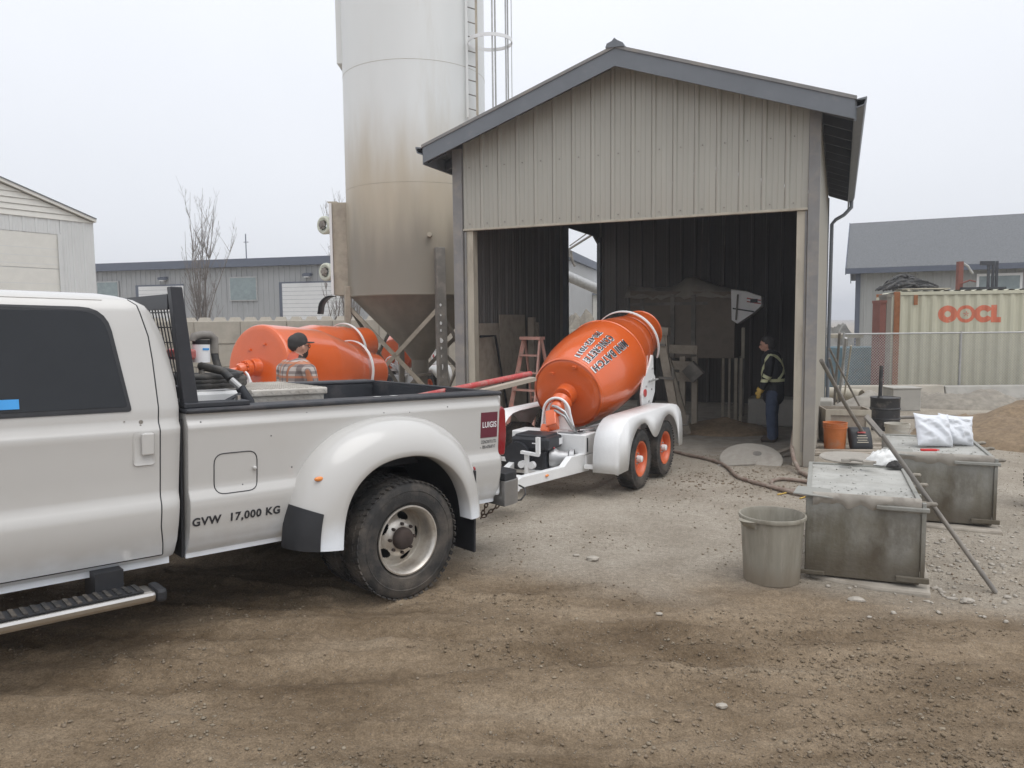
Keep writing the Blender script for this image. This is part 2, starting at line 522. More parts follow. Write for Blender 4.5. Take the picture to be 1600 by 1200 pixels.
def relief(x, y):
    t = tone(x, y)
    lump = (fbm(x * 2.6 + 3, y * 3.4, 9, 5) - .5) * .06
    wx = x + (fbm(x * .5, y * .5, 3) - .5) * 1.2
    rut = (fbm(wx * .30 + 7, (y + .10 * x) * 2.0, 21, 4) - .5) * .075
    rg = 1 - np.abs(2 * fbm(wx * .42 + 3, (y + .14 * x) * 2.3, 91, 3) - 1)
    rut = rut + np.maximum(rg - .80, 0) * .16
    trk = 0
    for y0, sl_, ph_ in ((2.75, .10, 0), (3.12, .10, 1.7), (3.95, .06, .6), (4.35, .06, 2.6), (2.2, .16, 3.3)):
        d = y - (y0 + sl_ * x + .12 * np.sin(x * .55 + ph_))
        fade = np.clip(fbm(x * .45 + ph_, y0 + 0 * x, 71, 2) * 2.6 - .7, 0, 1)
        inn = np.exp(-(d / .11) ** 4)
        lug = np.sin(2 * np.pi * (x / .15 + np.sign(d) * d / .3)) * .007
        trk = trk + fade * (inn * (-.022 + lug) + .014 * np.exp(-((np.abs(d) - .17) / .05) ** 2))
    fine = (fbm(x * 11, y * 11, 31, 4) - .5) * .03
    clod = np.maximum(fbm(x * 8, y * 8, 51, 3) - .58, 0) * .10
    mud = lump + rut + fine + clod + trk
    dry = (fbm(x * 1.5, y * 1.5, 41, 4) - .5) * .03 + (fbm(x * 16, y * 16, 61, 3) - .5) * .010
    near = np.clip(1 - (np.hypot(x - 1, y - 6) - 10) / 12, .15, 1)
    return (mud * (1 - t) + dry * t) * near
def axis(lo, hi, step, far0, far1):
    a = list(np.arange(lo, hi + 1e-6, step))
    s, p = step, lo
    left = []
    while p > far0:
        s = min(s * 1.18, 25)
        p -= s
        left.append(p)
    s, p = step, hi
    right = []
    while p < far1:
        s = min(s * 1.18, 25)
        p += s
        right.append(p)
    return np.array(left[::-1] + a + right)
gx = axis(-4.2, 6.6, .032, -400, 400)
gy = axis(1.7, 10.5, .032, -60, 600)
GX, GY = np.meshgrid(gx, gy)
GZ = gz(GX, GY) + relief(GX, GY) - .004
nx_, ny_ = len(gx), len(gy)
me = bpy.data.meshes.new('ground')
co = np.stack([GX, GY, GZ], -1).reshape(-1, 3)
idx = np.arange(nx_ * ny_).reshape(ny_, nx_)
fc = np.stack([idx[:-1, :-1], idx[:-1, 1:], idx[1:, 1:], idx[1:, :-1]], -1).reshape(-1, 4)
me.vertices.add(len(co))
me.vertices.foreach_set('co', co.ravel())
me.loops.add(fc.size)
me.loops.foreach_set('vertex_index', fc.ravel().astype(np.int32))
me.polygons.add(len(fc))
me.polygons.foreach_set('loop_start', np.arange(0, fc.size, 4, dtype=np.int32))
me.polygons.foreach_set('loop_total', np.full(len(fc), 4, dtype=np.int32))
me.polygons.foreach_set('use_smooth', np.ones(len(fc), dtype=bool))
me.update()
at = me.attributes.new('tone', 'FLOAT', 'POINT')
at.data.foreach_set('value', tone(GX, GY).ravel().astype(np.float32))
ground = bpy.data.objects.new('ground', me)
COL.objects.link(ground)
tag(ground, kind='structure')
gm = bpy.data.materials.new('dirt_yard')
gm.use_nodes = True
N = gm.node_tree
n = N.nodes
L = N.links.new
b = n['Principled BSDF']
b.inputs['Roughness'].default_value = .95
b.inputs['Specular IOR Level'].default_value = .2
geo = n.new('ShaderNodeNewGeometry')
def noise(sc, det=6, rough=.6, vec=None):
    q = n.new('ShaderNodeTexNoise')
    q.inputs['Scale'].default_value = sc
    q.inputs['Detail'].default_value = det
    q.inputs['Roughness'].default_value = rough
    L(vec if vec is not None else geo.outputs['Position'], q.inputs['Vector'])
    return q.outputs['Fac']
def ramp(f, stops):
    r = n.new('ShaderNodeValToRGB')
    e = r.color_ramp.elements
    while len(e) < len(stops):
        e.new(.5)
    for k, (p, c) in enumerate(stops):
        e[k].position = p
        e[k].color = (*c, 1)
    L(f, r.inputs['Fac'])
    return r.outputs['Color']
def mix(a, bb, f, mode='MIX'):
    q = n.new('ShaderNodeMix')
    q.data_type = 'RGBA'
    q.blend_type = mode
    if isinstance(f, float):
        q.inputs[0].default_value = f
    else:
        L(f, q.inputs[0])
    L(a, q.inputs[6])
    L(bb, q.inputs[7])
    return q.outputs[2]
mp = n.new('ShaderNodeMapping')
mp.inputs['Scale'].default_value = (.55, 1.5, 1)
mp.inputs['Rotation'].default_value = (0, 0, .1)
L(geo.outputs['Position'], mp.inputs[0])
mudc = ramp(noise(1.3, 8, .65, mp.outputs[0]), [(.27, (.094, .065, .039)), (.42, (.162, .118, .075)), (.56, (.24, .182, .122)), (.76, (.33, .265, .19))])
dryc = ramp(noise(1.1, 8, .65), [(.25, (.25, .215, .17)), (.5, (.35, .31, .255)), (.75, (.43, .39, .33))])
fine = ramp(noise(26, 9, .78), [(.28, (.5, .47, .43)), (.5, (.95, .95, .95)), (.72, (1.42, 1.42, 1.42))])
an = n.new('ShaderNodeAttribute')
an.attribute_name = 'tone'
basec = mix(mudc, dryc, an.outputs['Fac'])
basec = mix(basec, fine, .7, 'MULTIPLY')
grit = ramp(noise(105, 5, .8), [(.32, (.45, .43, .4)), (.5, (.97, .97, .97)), (.66, (1.5, 1.48, 1.42))])
basec = mix(basec, grit, .75, 'MULTIPLY')
vor = n.new('ShaderNodeTexVoronoi')
vor.inputs['Scale'].default_value = 70
L(geo.outputs['Position'], vor.inputs['Vector'])
peb = n.new('ShaderNodeMapRange')
peb.inputs['From Min'].default_value = .26
peb.inputs['From Max'].default_value = .12
L(vor.outputs['Distance'], peb.inputs['Value'])
sel = n.new('ShaderNodeSeparateColor')
L(vor.outputs['Color'], sel.inputs[0])
gt = n.new('ShaderNodeMath')
gt.operation = 'GREATER_THAN'
gt.inputs[1].default_value = .72
L(sel.outputs[0], gt.inputs[0])
pm = n.new('ShaderNodeMath')
pm.operation = 'MULTIPLY'
L(peb.outputs[0], pm.inputs[0])
L(gt.outputs[0], pm.inputs[1])
pc = ramp(sel.outputs[1], [(0, (.2, .165, .13)), (.5, (.33, .285, .23)), (1, (.47, .43, .37))])
basec = mix(basec, pc, pm.outputs[0])
L(basec, b.inputs['Base Color'])
hh = n.new('ShaderNodeMath')
hh.operation = 'MULTIPLY_ADD'
hh.inputs[1].default_value = .8
L(pm.outputs[0], hh.inputs[0])
L(noise(45, 8, .72), hh.inputs[2])
bp = n.new('ShaderNodeBump')
bp.inputs['Strength'].default_value = .9
bp.inputs['Distance'].default_value = .016
L(hh.outputs[0], bp.inputs['Height'])
L(bp.outputs[0], b.inputs['Normal'])
me.materials.append(gm)

# loose gravel lying on the yard: nobody could count it
def ico():
    t = (1 + 5 ** .5) / 2
    v = np.array([(-1, t, 0), (1, t, 0), (-1, -t, 0), (1, -t, 0), (0, -1, t), (0, 1, t), (0, -1, -t), (0, 1, -t), (t, 0, -1), (t, 0, 1), (-t, 0, -1), (-t, 0, 1)]) / math.hypot(1, t)
    f = [(0, 11, 5), (0, 5, 1), (0, 1, 7), (0, 7, 10), (0, 10, 11), (1, 5, 9), (5, 11, 4), (11, 10, 2), (10, 7, 6), (7, 1, 8), (3, 9, 4), (3, 4, 2), (3, 2, 6), (3, 6, 8), (3, 8, 9), (4, 9, 5), (2, 4, 11), (6, 2, 10), (8, 6, 7), (9, 8, 1)]
    return v, np.array(f)
IV, IF = ico()
def stones(xs, ys, ss, zz, name, m, lift=.05):
    n_ = len(xs)
    jit = rng.uniform(.7, 1.3, (n_, 12, 1))
    V = IV[None] * jit * ss[:, None, None] * np.stack([rng.uniform(.8, 1.4, n_), rng.uniform(.7, 1.1, n_), rng.uniform(.4, .8, n_)], -1)[:, None, :]
    a = rng.uniform(0, 6.28, n_)
    c, s_ = np.cos(a)[:, None], np.sin(a)[:, None]
    X = V[:, :, 0] * c - V[:, :, 1] * s_ + xs[:, None]
    Y = V[:, :, 0] * s_ + V[:, :, 1] * c + ys[:, None]
    Z = V[:, :, 2] + zz[:, None] + ss[:, None] * lift
    co = np.stack([X, Y, Z], -1).reshape(-1, 3)
    fc = (IF[None] + 12 * np.arange(n_)[:, None, None]).reshape(-1, 3)
    me = bpy.data.meshes.new(name)
    me.vertices.add(len(co))
    me.vertices.foreach_set('co', co.ravel())
    me.loops.add(fc.size)
    me.loops.foreach_set('vertex_index', fc.ravel().astype(np.int32))
    me.polygons.add(len(fc))
    me.polygons.foreach_set('loop_start', np.arange(0, fc.size, 3, dtype=np.int32))
    me.polygons.foreach_set('loop_total', np.full(len(fc), 3, dtype=np.int32))
    me.update()
    me.materials.append(m)
    o = bpy.data.objects.new(name, me)
    COL.objects.link(o)
    return o
NG = 50000
yy = 2.0 + 10 * rng.random(NG) ** 1.6
xx = (rng.random(NG) - .5) * (2.4 + yy * 1.5) + .1 * yy
keep = (fbm(xx * 1.2, yy * 1.5, 77) + .25 * rng.random(NG)) > .60
xx, yy = xx[keep], yy[keep]
ss = .0022 + .010 * rng.random(len(xx)) ** 7
o = stones(xx, yy, ss, gz(xx, yy) + relief(xx, yy), 'loose_gravel', M['gravelm'])
tag(o, 'loose gravel and pebbles scattered over the dirt yard', 'gravel', kind='stuff')
NC = 60000
yy = 2.0 + 5.5 * rng.random(NC) ** 1.3
xx = (rng.random(NC) - .5) * (2.4 + yy * 1.5) + .1 * yy
wx_ = xx + (fbm(xx * .5, yy * .5, 3) - .5) * 1.2
band = fbm(wx_ * .55 + 3, (yy + .14 * xx) * 2.4, 91, 4)
keep = (band + .10 * rng.random(NC) > .655) & (tone(xx, yy) < .5)
xx, yy = xx[keep], yy[keep]
ss = .0028 + .010 * rng.random(len(xx)) ** 7
o = stones(xx, yy, ss, gz(xx, yy) + relief(xx, yy), 'mud_clods', M['clod'], .0)
tag(o, 'damp dark mud clods churned up along the tyre tracks', 'mud', kind='stuff')
def rock(px, py, size, label, m='rockpale'):
    P = gnd(px, py)
    mb = MB()
    r = random.Random(px)
    rings = []
    for j in range(7):
        a = -PI / 2 + PI * j / 6
        rings.append([Vector((size * (1.25 * max(math.cos(a), .02) * math.cos(k * PI / 5) * r.uniform(.7, 1.2)),
                              size * .85 * max(math.cos(a), .02) * math.sin(k * PI / 5) * r.uniform(.7, 1.2), size * .5 * math.sin(a))) for k in range(10)])
    mb.loft(rings)
    o = mb.build('rock', M[m], smooth=18)
    o.location = (P[0], P[1], float(gz(P[0], P[1]) + relief(np.array(P[0]), np.array(P[1]))) + size * .3)
    tag(o, label, 'rock', 'loose rocks on the yard')
rock(926, 873, .045, 'pale grey rock lying alone on the pale ground right of the truck wheel')
rock(1338, 940, .045, 'flat pale rock on the dirt just in front of the near concrete form')
rock(900, 868, .022, 'small pale stone beside the larger rock right of the truck wheel')
rock(1128, 1112, .024, 'small white stone on the brown dirt at the bottom right')
rock(1510, 940, .04, 'grey stone on the dirt by the foot of the long leaning bar')
rock(1030, 962, .02, 'small light stone on brown dirt below the trailer wheels')
# ------------------------------------------------------------------ shed
SP = gnd(1270, 730)
SP = np.array([SP[0], SP[1], -.17])
SRZ = math.atan2(-.392, .92)
sx_ = np.array([.92, -.392, 0])
sy_ = np.array([.392, .92, 0])
shed = empty('open_batching_shed', SP, SRZ, 'open-fronted beige metal shed with slate trim and dark gable roof', 'shed')
def sloc(x, y, yl):
    """pixel on the shed-parallel plane yl metres behind its front -> shed-local point"""
    Q = onp(x, y, SP + sy_ * yl, sy_) - SP
    return np.array([Q @ sx_, yl, Q[2]])
def sworld(p):
    return SP + sx_ * p[0] + sy_ * p[1] + np.array([0, 0, p[2]])
OV = -.35
XL, XR, YB = -5.43, 0.0, 8.0
ap = sloc(965, 72, OV)
tr_, tl_ = sloc(1339, 156, OV), sloc(660, 226, OV)
XC = (tr_[0] + tl_[0]) / 2
ZA = ap[2]
ZE = (tr_[2] + tl_[2]) / 2
HW = (tr_[0] - tl_[0]) / 2
SLP = (ZA - ZE) / HW
def zroof(x, off=0):
    return ZA - SLP * abs(x - XC) - off
ZH = 3.51
# gable cladding: each rib-to-rib panel its own piece
def rib_panel(x0, x1, zb, zt, y, name='panel', mt=None, parent=None, rib=.022, axis='x', sgn=1, th=.012):
    """one sheet between ribs; profile in (along, out), extruded in z; zt is a function of the along coordinate"""
    w_ = x1 - x0
    prof = [(0, 0), (.02, rib), (.055, rib), (.075, 0), (w_ * .45, 0), (w_ * .46, .006), (w_ * .49, .006), (w_ * .5, 0), (w_ * .68, 0), (w_ * .69, .006), (w_ * .72, .006), (w_ * .73, 0), (w_ - .004, 0)]
    F = [(x0 + a, o_) for a, o_ in prof]
    Bk = [(a, -th) for a, _ in F]
    mb = MB()
    def P(a, o_, z):
        return (a, y - sgn * o_, z) if axis == 'x' else (y + sgn * o_, a, z)
    n_ = len(F)
    vs = [P(a, o_, zb) for a, o_ in F] + [P(a, o_, zt(a)) for a, o_ in F] + [P(a, o_, zb) for a, o_ in Bk] + [P(a, o_, zt(a)) for a, o_ in Bk]
    fs = []
    for k in range(n_ - 1):
        fs += [(k, k + 1, n_ + k + 1, n_ + k), (2 * n_ + k + 1, 2 * n_ + k, 3 * n_ + k, 3 * n_ + k + 1), (n_ + k, n_ + k + 1, 3 * n_ + k + 1, 3 * n_ + k), (k + 1, k, 2 * n_ + k, 2 * n_ + k + 1)]
    fs += [(0, n_, 3 * n_, 2 * n_), (n_ - 1, 3 * n_ - 1, 4 * n_ - 1, 2 * n_ - 1)]
    mb.add(vs, fs)
    return mb.build(name, mt or M['wall'], parent)
npan = 17
x0, x1 = XL + .15, XR - .13
stp = (x1 - x0) / npan
gable = MB().bb((x0, .075, ZH + .02), (x1, .11, ZH + .18)).build('header_beam', M['wood'], shed)
for k in range(npan):
    a, c = x0 + k * stp, x0 + (k + 1) * stp
    rib_panel(a, c, ZH, lambda q: zroof(q, .12), .03, 'panel', M['wall'], shed)
mb = MB()
for k in range(npan):
    for zz_ in (ZH + .07, ZH + .95):
        mb.cyl((x0 + (k + .38) * stp, .031, zz_), (x0 + (k + .38) * stp, .018, zz_), .009, n=8)
tag(mb.build('screw_heads', M['steelgrey'], shed), kind='stuff')
MB().bb((x0, .0, ZH - .035), (x1, .07, ZH - .001)).build('header_trim', M['jamb'], shed, bev=.004)
# corner posts
MB().bb((XR - .13, -.02, 0), (XR + .015, .13, zroof(XR, .14))).build('corner_post', M['trimdust'], shed, bev=.006)
MB().bb((XL - .015, -.02, 0), (XL + .15, .13, zroof(XL, .14))).build('corner_post', M['trimdust'], shed, bev=.006)
MB().bb((XR - .27, .035, 0), (XR - .132, .2, ZH - .037)).build('door_jamb', M['jamb'], shed, bev=.006)
MB().bb((XL + .152, .035, 0), (XL + .31, .2, ZH - .037)).build('door_jamb', M['jamb'], shed, bev=.006)
MB().bb((XL + .17, .015, .2), (XL + .2, .034, ZH - .05)).build('jamb_stop', M['trimdust'], shed)
MB().bb((XR - .165, .015, .2), (XR - .14, .034, ZH - .05)).build('jamb_stop', M['trimdust'], shed)
# side walls outside (ribbed) with inner lining
ZW = zroof(XR, .2)
ny = 24
st2 = (YB - .13) / ny
for k in range(ny):
    rib_panel(.13 + k * st2, .13 + (k + 1) * st2, .05, lambda q: ZW, XR - .02, 'wall_panel', M['wall'], shed, axis='y', sgn=1)
MB().bb((XR - .02, YB - .1, 0), (XR + .02, YB + .02, ZW)).build('rear_corner_trim', M['trim'], shed)
OY0 = 5.2
st3 = (OY0 - .13) / 17
for k in range(17):
    rib_panel(.13 + k * st3, .13 + (k + 1) * st3, .05, lambda q: ZW, XL + .02, 'wall_panel', M['wall'], shed, axis='y', sgn=-1)
ZO = 4.12
ext = MB()
ext.bb((XL, OY0 + .003, ZO), (XL + .04, YB, ZW))
ext.prism([(XL, YB - .5, ZO), (XL, YB - .12, ZO - .16), (XL, YB - .12, ZO)], (.04, 0, 0))
ext.build('opening_lintel', M['wallin'], shed)
MB().bb((XL, YB - .12, -.2), (XL + .09, YB + .1, ZO)).build('rear_corner_post', M['trim'], shed)
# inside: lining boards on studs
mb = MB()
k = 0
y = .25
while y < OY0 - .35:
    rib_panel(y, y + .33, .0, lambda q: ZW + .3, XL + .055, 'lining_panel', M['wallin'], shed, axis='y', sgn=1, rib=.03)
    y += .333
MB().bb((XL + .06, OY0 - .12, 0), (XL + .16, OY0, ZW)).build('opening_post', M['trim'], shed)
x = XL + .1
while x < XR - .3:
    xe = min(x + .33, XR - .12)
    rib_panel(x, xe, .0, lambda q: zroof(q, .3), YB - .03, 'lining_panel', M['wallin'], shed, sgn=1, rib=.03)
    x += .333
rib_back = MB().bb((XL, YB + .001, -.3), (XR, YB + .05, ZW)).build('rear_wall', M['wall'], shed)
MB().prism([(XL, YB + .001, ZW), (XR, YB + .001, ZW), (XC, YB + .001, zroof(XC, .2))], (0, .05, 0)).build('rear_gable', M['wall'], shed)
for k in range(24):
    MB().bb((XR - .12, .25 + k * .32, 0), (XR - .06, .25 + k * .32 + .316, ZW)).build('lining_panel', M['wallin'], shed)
# roof slabs, fascia, gutters, ridge
for s_ in (-1, 1):
    xe = XC + s_ * HW
    rb = MB()
    rb.prism([(XC, OV, ZA), (xe, OV, zroof(xe)), (xe, OV, zroof(xe) - .09), (XC, OV, ZA - .09)], (0, YB - OV + .3, 0))
    rb.build('roof_slope', M['shingle'], shed)
    xi = xe - s_ * .02
    MB().prism([(XC, OV - .03, ZA - .02), (xi, OV - .03, zroof(xi) - .02), (xi, OV - .03, zroof(xi) - .27), (XC, OV - .03, ZA - .27)], (0, .028, 0)).build('fascia_board', M['trim'], shed)
    MB().prism([(XC, OV - .045, ZA + .015), (xe, OV - .045, zroof(xe) + .015), (xe, OV - .045, zroof(xe) - .03), (XC, OV - .045, ZA - .03)], (0, .06, 0)).build('drip_edge', M['trimdust'], shed)
    # eave board, soffit and rafters
    MB().bb((xe - s_ * .03, OV, zroof(xe) - .28), (xe, YB + .3, zroof(xe) - .092)).build('eave_board', M['trim'], shed)
    for k in range(13):
        yy_ = OV + .1 + k * .62
        xa = (XR + .02 if s_ > 0 else XL - .02)
        MB().prism([(xa, yy_, zroof(xa) - .095), (xe - s_ * .035, yy_, zroof(xe) - .095), (xe - s_ * .035, yy_, zroof(xe) - .25), (xa, yy_, zroof(xa) - .25)], (0, .04, 0)).build('rafter_tail', M['soffit'], shed)
    g = MB()
    z0 = zroof(xe)
    pr = [(0, -.02), (.115, -.0), (.115, -.03), (.09, -.10), (0, -.13), (0, -.115), (.08, -.09), (.1, -.03), (.01, -.035)]
    g.prism([(xe + s_ * a, OV - .02, z0 + c) for a, c in pr], (0, YB - OV + .3, 0))
    g.build('gutter', M['trim'], shed)
cap = MB()
cap.prism([(XC - .13, OV - .06, ZA - .02), (XC - .11, OV - .06, ZA + .035), (XC - .04, OV - .06, ZA + .06), (XC, OV - .06, ZA + .10), (XC + .04, OV - .06, ZA + .065), (XC + .12, OV - .06, ZA + .02), (XC + .14, OV - .06, ZA - .03)], (0, YB - OV + .3, 0))
cap.build('ridge_cap', M['trim'], shed)
# downspout at the back right corner
xe = XC + HW
zE = zroof(xe)
dp = MB()
dp.tube([(xe + .05, YB + .2, zE - .1), (xe + .05, YB + .2, zE - .25), (xe - .1, YB + .15, zE - .42), (XR + .16, YB + .1, zE - .52), (XR + .08, YB + .08, zE - .62), (XR + .07, YB + .08, 1.5), (XR + .07, YB + .08, .05)], .042, 10)
dp.build('downspout', M['trim'], shed, smooth=40)
MB().bb((XL + .3, OV * 0 + .1, -.14), (XR - .2, YB - .1, -.004)).build('floor_slab', M['pad'], shed)

# ---- inside the shed
def st(name, loc, rz=0, label=None, cat=None, group=None):
    return empty(name, sworld(loc), SRZ + rz, label, cat, group)
# aggregate hopper
hy = 4.2
a0, a1 = sloc(985, 455, hy), sloc(1147, 560, hy)
hop = st('aggregate_hopper', (0, 0, 0), 0, 'large dusty brown steel aggregate hopper raised on legs inside the shed', 'hopper')
hx0, hx1, hz1, hz0 = a0[0], a1[0], a0[2], a1[2]
mb = MB()
mb.prism([(hx0, hy, hz1), (hx1, hy, hz1 - .06), (hx1, hy, hz0), (hx0 + .55, hy, hz0), (hx0, hy, hz0 + .25)], (0, 1.5, 0))
mb.build('hopper_body', M['hopperdust'], hop)
for q in (.12, .42, .62):
    MB().bb((hx0 + (hx1 - hx0) * q - .04, hy - .05, hz0 + (.3 if q < .3 else .02)), (hx0 + (hx1 - hx0) * q + .04, hy - .003, hz1 - .1)).build('stiffener', M['steelgrey'], hop)
MB().bb((hx0, hy - .06, hz1 - .3), (hx1 - .5, hy - .052, hz1 - .24)).build('stiffener', M['steelgrey'], hop)
for px_, ww in ((1130, .05), (1140, .04), (1150, .06), (1158, .05)):
    q = sloc(px_, 560, hy + .1)
    MB().bb((q[0] - ww / 2, hy + .1, 0), (q[0] + ww / 2, hy + .16, hz0)).build('leg', M['steeltan'], hop)
MB().bb((hx0 + .1, hy + .2, 0), (hx0 + .22, hy + .32, hz0 + .3)).build('leg', M['steelgrey'], hop)
MB().bb((hx0 + .1, hy + 1.2, 0), (hx0 + .22, hy + 1.32, hz0 + .3)).build('leg', M['steelgrey'], hop)
MB().bb((hx1 - .06, hy + 1.2, 0), (hx1 + .06, hy + 1.32, hz0 + .0)).build('leg', M['steelgrey'], hop)
q0 = sloc(1161, 512, hy)
q1 = sloc(1165, 560, hy)
MB().bb((q0[0] - .03, hy + .02, q1[2]), (q0[0] + .03, hy + .06, q0[2])).build('edge_strip', M['jamb'], hop)
# dusty tarp over the hopper
rows = []
for j in range(9):
    row = []
    for i in range(26):
        u = i / 25
        xq = hx0 - .1 + (hx1 - hx0 + .25) * u
        zq = hz1 + .05 + .22 * math.exp(-((u - .55) / .16) ** 2) - .10 * u + .05 * math.sin(9 * u + j) + .03 * random.random()
        if j == 0:
            zq = hz1 - .12 - .08 * random.random()
        row.append((xq, hy - .06 + j * .2 + .03 * math.sin(i * 1.3), zq))
    rows.append(row)
tp = MB().grid(rows)
o = tp.build('dusty_tarp', M['lidgrey'], None, smooth=60, solid=.012)
o.location = SP
o.rotation_euler = (0, 0, SRZ)
tag(o, 'crumpled grey tarp draped over the top of the aggregate hopper', 'tarp')
# white box-shaped feeder with red stripes
wf = st('feeder_spout', (0, 0, 0), 0, 'white feeder spout with red stripes hanging off the hopper end', 'feeder')
fy = 3.9
pts = [sloc(1142, 452, fy), sloc(1166, 455, fy), sloc(1190, 463, fy), sloc(1190, 478, fy), sloc(1176, 490, fy), sloc(1152, 506, fy), sloc(1143, 500, fy)]
MB().prism(pts, (0, .55, 0)).build('spout_body', M['twhite'], wf, bev=.01)
for yo in (466, 471):
    p, q = sloc(1167, yo, fy - .012), sloc(1189, yo + 3.5, fy - .012)
    MB().bar(p, q, .008, .022).build('stripe', M['redpaint'], wf)
p, q = sloc(1174, 466, fy - .012), sloc(1183, 474, fy - .012)
MB().bb((p[0] * .5 + q[0] * .5 - .07, fy - .019, (p[2] + q[2]) / 2 - .035), (p[0] * .5 + q[0] * .5 + .06, fy - .0165, (p[2] + q[2]) / 2 + .035)).build('print', M['ink'], wf)
MB().bar(sloc(1145, 482, fy - .02), sloc(1178, 487, fy - .02), .03, .025).build('strap', M['black'], wf)
MB().bar(sloc(1153, 460, fy - .03), sloc(1150, 500, fy - .03), .03, .03).build('hook_arm', M['steelgrey'], wf)
# A-frame stand with plank
stand = st('timber_chute_stand', (0, 0, 0), 0, 'dusty timber and steel chute stand just behind the mixer drum neck', 'stand')
ty = 2.2
for (xa, ya, xb, yb, wd, dy) in [(1033, 530, 1062, 668, .14, 0), (1042, 560, 1075, 660, .13, .35)]:
    p, q = sloc(xa, ya, ty + dy), sloc(xb, yb, ty + dy)
    q[2] = 0
    MB().bar(p, q, .1, wd).build('leg', M['wood'], stand)
p, q = sloc(1028, 516, ty), sloc(1046, 518, ty)
MB().bar(p, q, .25, .13).build('top_block', M['wood'], stand)
MB().bar(sloc(1038, 520, ty + .02), sloc(1040, 555, ty + .02), .1, .1).build('upright', M['wood'], stand)
for (xa, ya, xb, yb) in [(1025, 539, 1040, 539), (1030, 590, 1052, 592), (1051, 574, 1052, 592)]:
    MB().bar(sloc(xa, ya, ty - .08), sloc(xb, yb, ty - .08), .04, .04).build('bracket', M['steelgrey'], stand)
for px_ in (1066, 1085):
    q = sloc(px_, 590, ty + .9)
    MB().bb((q[0] - .05, ty + .9, 0), (q[0] + .05, ty + 1.0, 1.35)).build('leg', M['wood'], stand)
for yo in (545, 570, 588):
    MB().bar(sloc(1046, yo, ty + .92), sloc(1090, yo + 2, ty + .92), .06, .16).build('crossboard', M['wood'], stand)
MB().bar(sloc(1075, 572, ty + .8), sloc(1092, 590, ty + .8), .22, .26).build('gearbox', M['steelgrey'], stand)
MB().tube([sloc(1060, 664, ty - .1), sloc(1074, 664, ty - .1), sloc(1075, 648, ty - .1)], .025, 8).build('hook_rod', M['steelgrey'], stand)
# heap of spilled material
def heap(name, cx, cy, rx, ry, h, m, label, cat, world=False, seed=1, zb=None, kind=None):
    nr, na = 14, 40
    rows = []
    for i in range(nr):
        r = 1 - i / (nr - 1)
        row = []
        for k in range(na):
            a = 2 * PI * k / na
            x, y = cx + rx * r * math.cos(a), cy + ry * r * math.sin(a)
            nn = float(fbm(np.array(x * 2.3), np.array(y * 2.3), seed, 4)) - .5
            z = h * (1 - r) ** .8 * (1 + nn * .9) + (nn * .25 * h if 0 < i else 0)
            x += nn * rx * .35 * r
            base = zb if zb is not None else float(gz(x, y))
            row.append((x, y, base - (.05 if i == 0 else 0) + z))
        rows.append(row)
    mb = MB().loft(rows, cap=True)
    o = mb.build(name, m, None, smooth=60)
    tag(o, label, cat, kind=kind)
    return o
P = sworld(sloc(1130, 655, 3.2))
heap('spilled_aggregate_heap', P[0], P[1], 1.0, .8, .2, M['pile'], 'low heap of spilled aggregate on the shed floor left of the man', 'heap', zb=-.17)
P = sworld(sloc(1235, 640, 4.3))
lb = MB().box((0, 0, .26), (1.5, .6, .52)).build('kerb_block', M['concrete'], None, bev=.03)
lb.location = (P[0], P[1], -.17)
lb.rotation_euler = (0, 0, SRZ)
tag(lb, 'low concrete block on the shed floor behind the man', 'concrete block')
# cables hanging from the roof
for i, px_ in enumerate((1133, 1100)):
    p, q = sloc(px_, 330, 4.6), sloc(px_ - 3 - i * 3, 445 - i * 10, 4.6)
    p[2] = zroof(p[0]) - .1
    mb = MB().tube([sworld(p), sworld((p + q) / 2 + np.array([.02, 0, 0])), sworld(q)], .012, 6)
    o = mb.build('hanging_cable', M['steelgrey'])
    tag(o, ['long thin cable hanging from the shed roof to the tarp', 'fainter cable hanging left of the long one above the hopper'][i], 'cable')
# plywood sheets on the left wall, one with a dark angled rod
for i, (ya, yb, z1, lab) in enumerate([(.5, 1.45, 2.0, 'plywood sheet leaning on the left inner wall nearest the door'), (1.5, 2.7, 2.15, 'taller plywood sheet leaning on the left inner wall further in')]):
    mb = MB().prism([(XL + .12, ya, 0), (XL + .12, yb, 0), (XL + .09, yb, z1), (XL + .09, ya, z1)], (.02, 0, 0))
    o = mb.build('plywood_sheet', M['wood'])
    o.location = SP
    o.rotation_euler = (0, 0, SRZ)
    tag(o, lab, 'plywood')
mb = MB().tube([(XL + .2, .5, 1.78), (XL + .2, 1.1, 1.78), (XL + .2, 1.75, .02)], .022, 8)
o = mb.build('bent_bar', M['black'])
o.location = SP
o.rotation_euler = (0, 0, SRZ)
tag(o, 'black bent bar standing against the plywood inside the shed', 'bar')
mb = MB().bb((XL + .15, 2.75, 0), (XL + .27, 2.87, 2.1)).bb((XL + .15, 3.0, 0), (XL + .25, 3.1, 2.0))
o = mb.build('timber_offcuts', M['wood'])
o.location = SP
o.rotation_euler = (0, 0, SRZ)
tag(o, 'upright timber offcuts against the left inner wall of the shed', 'timber')
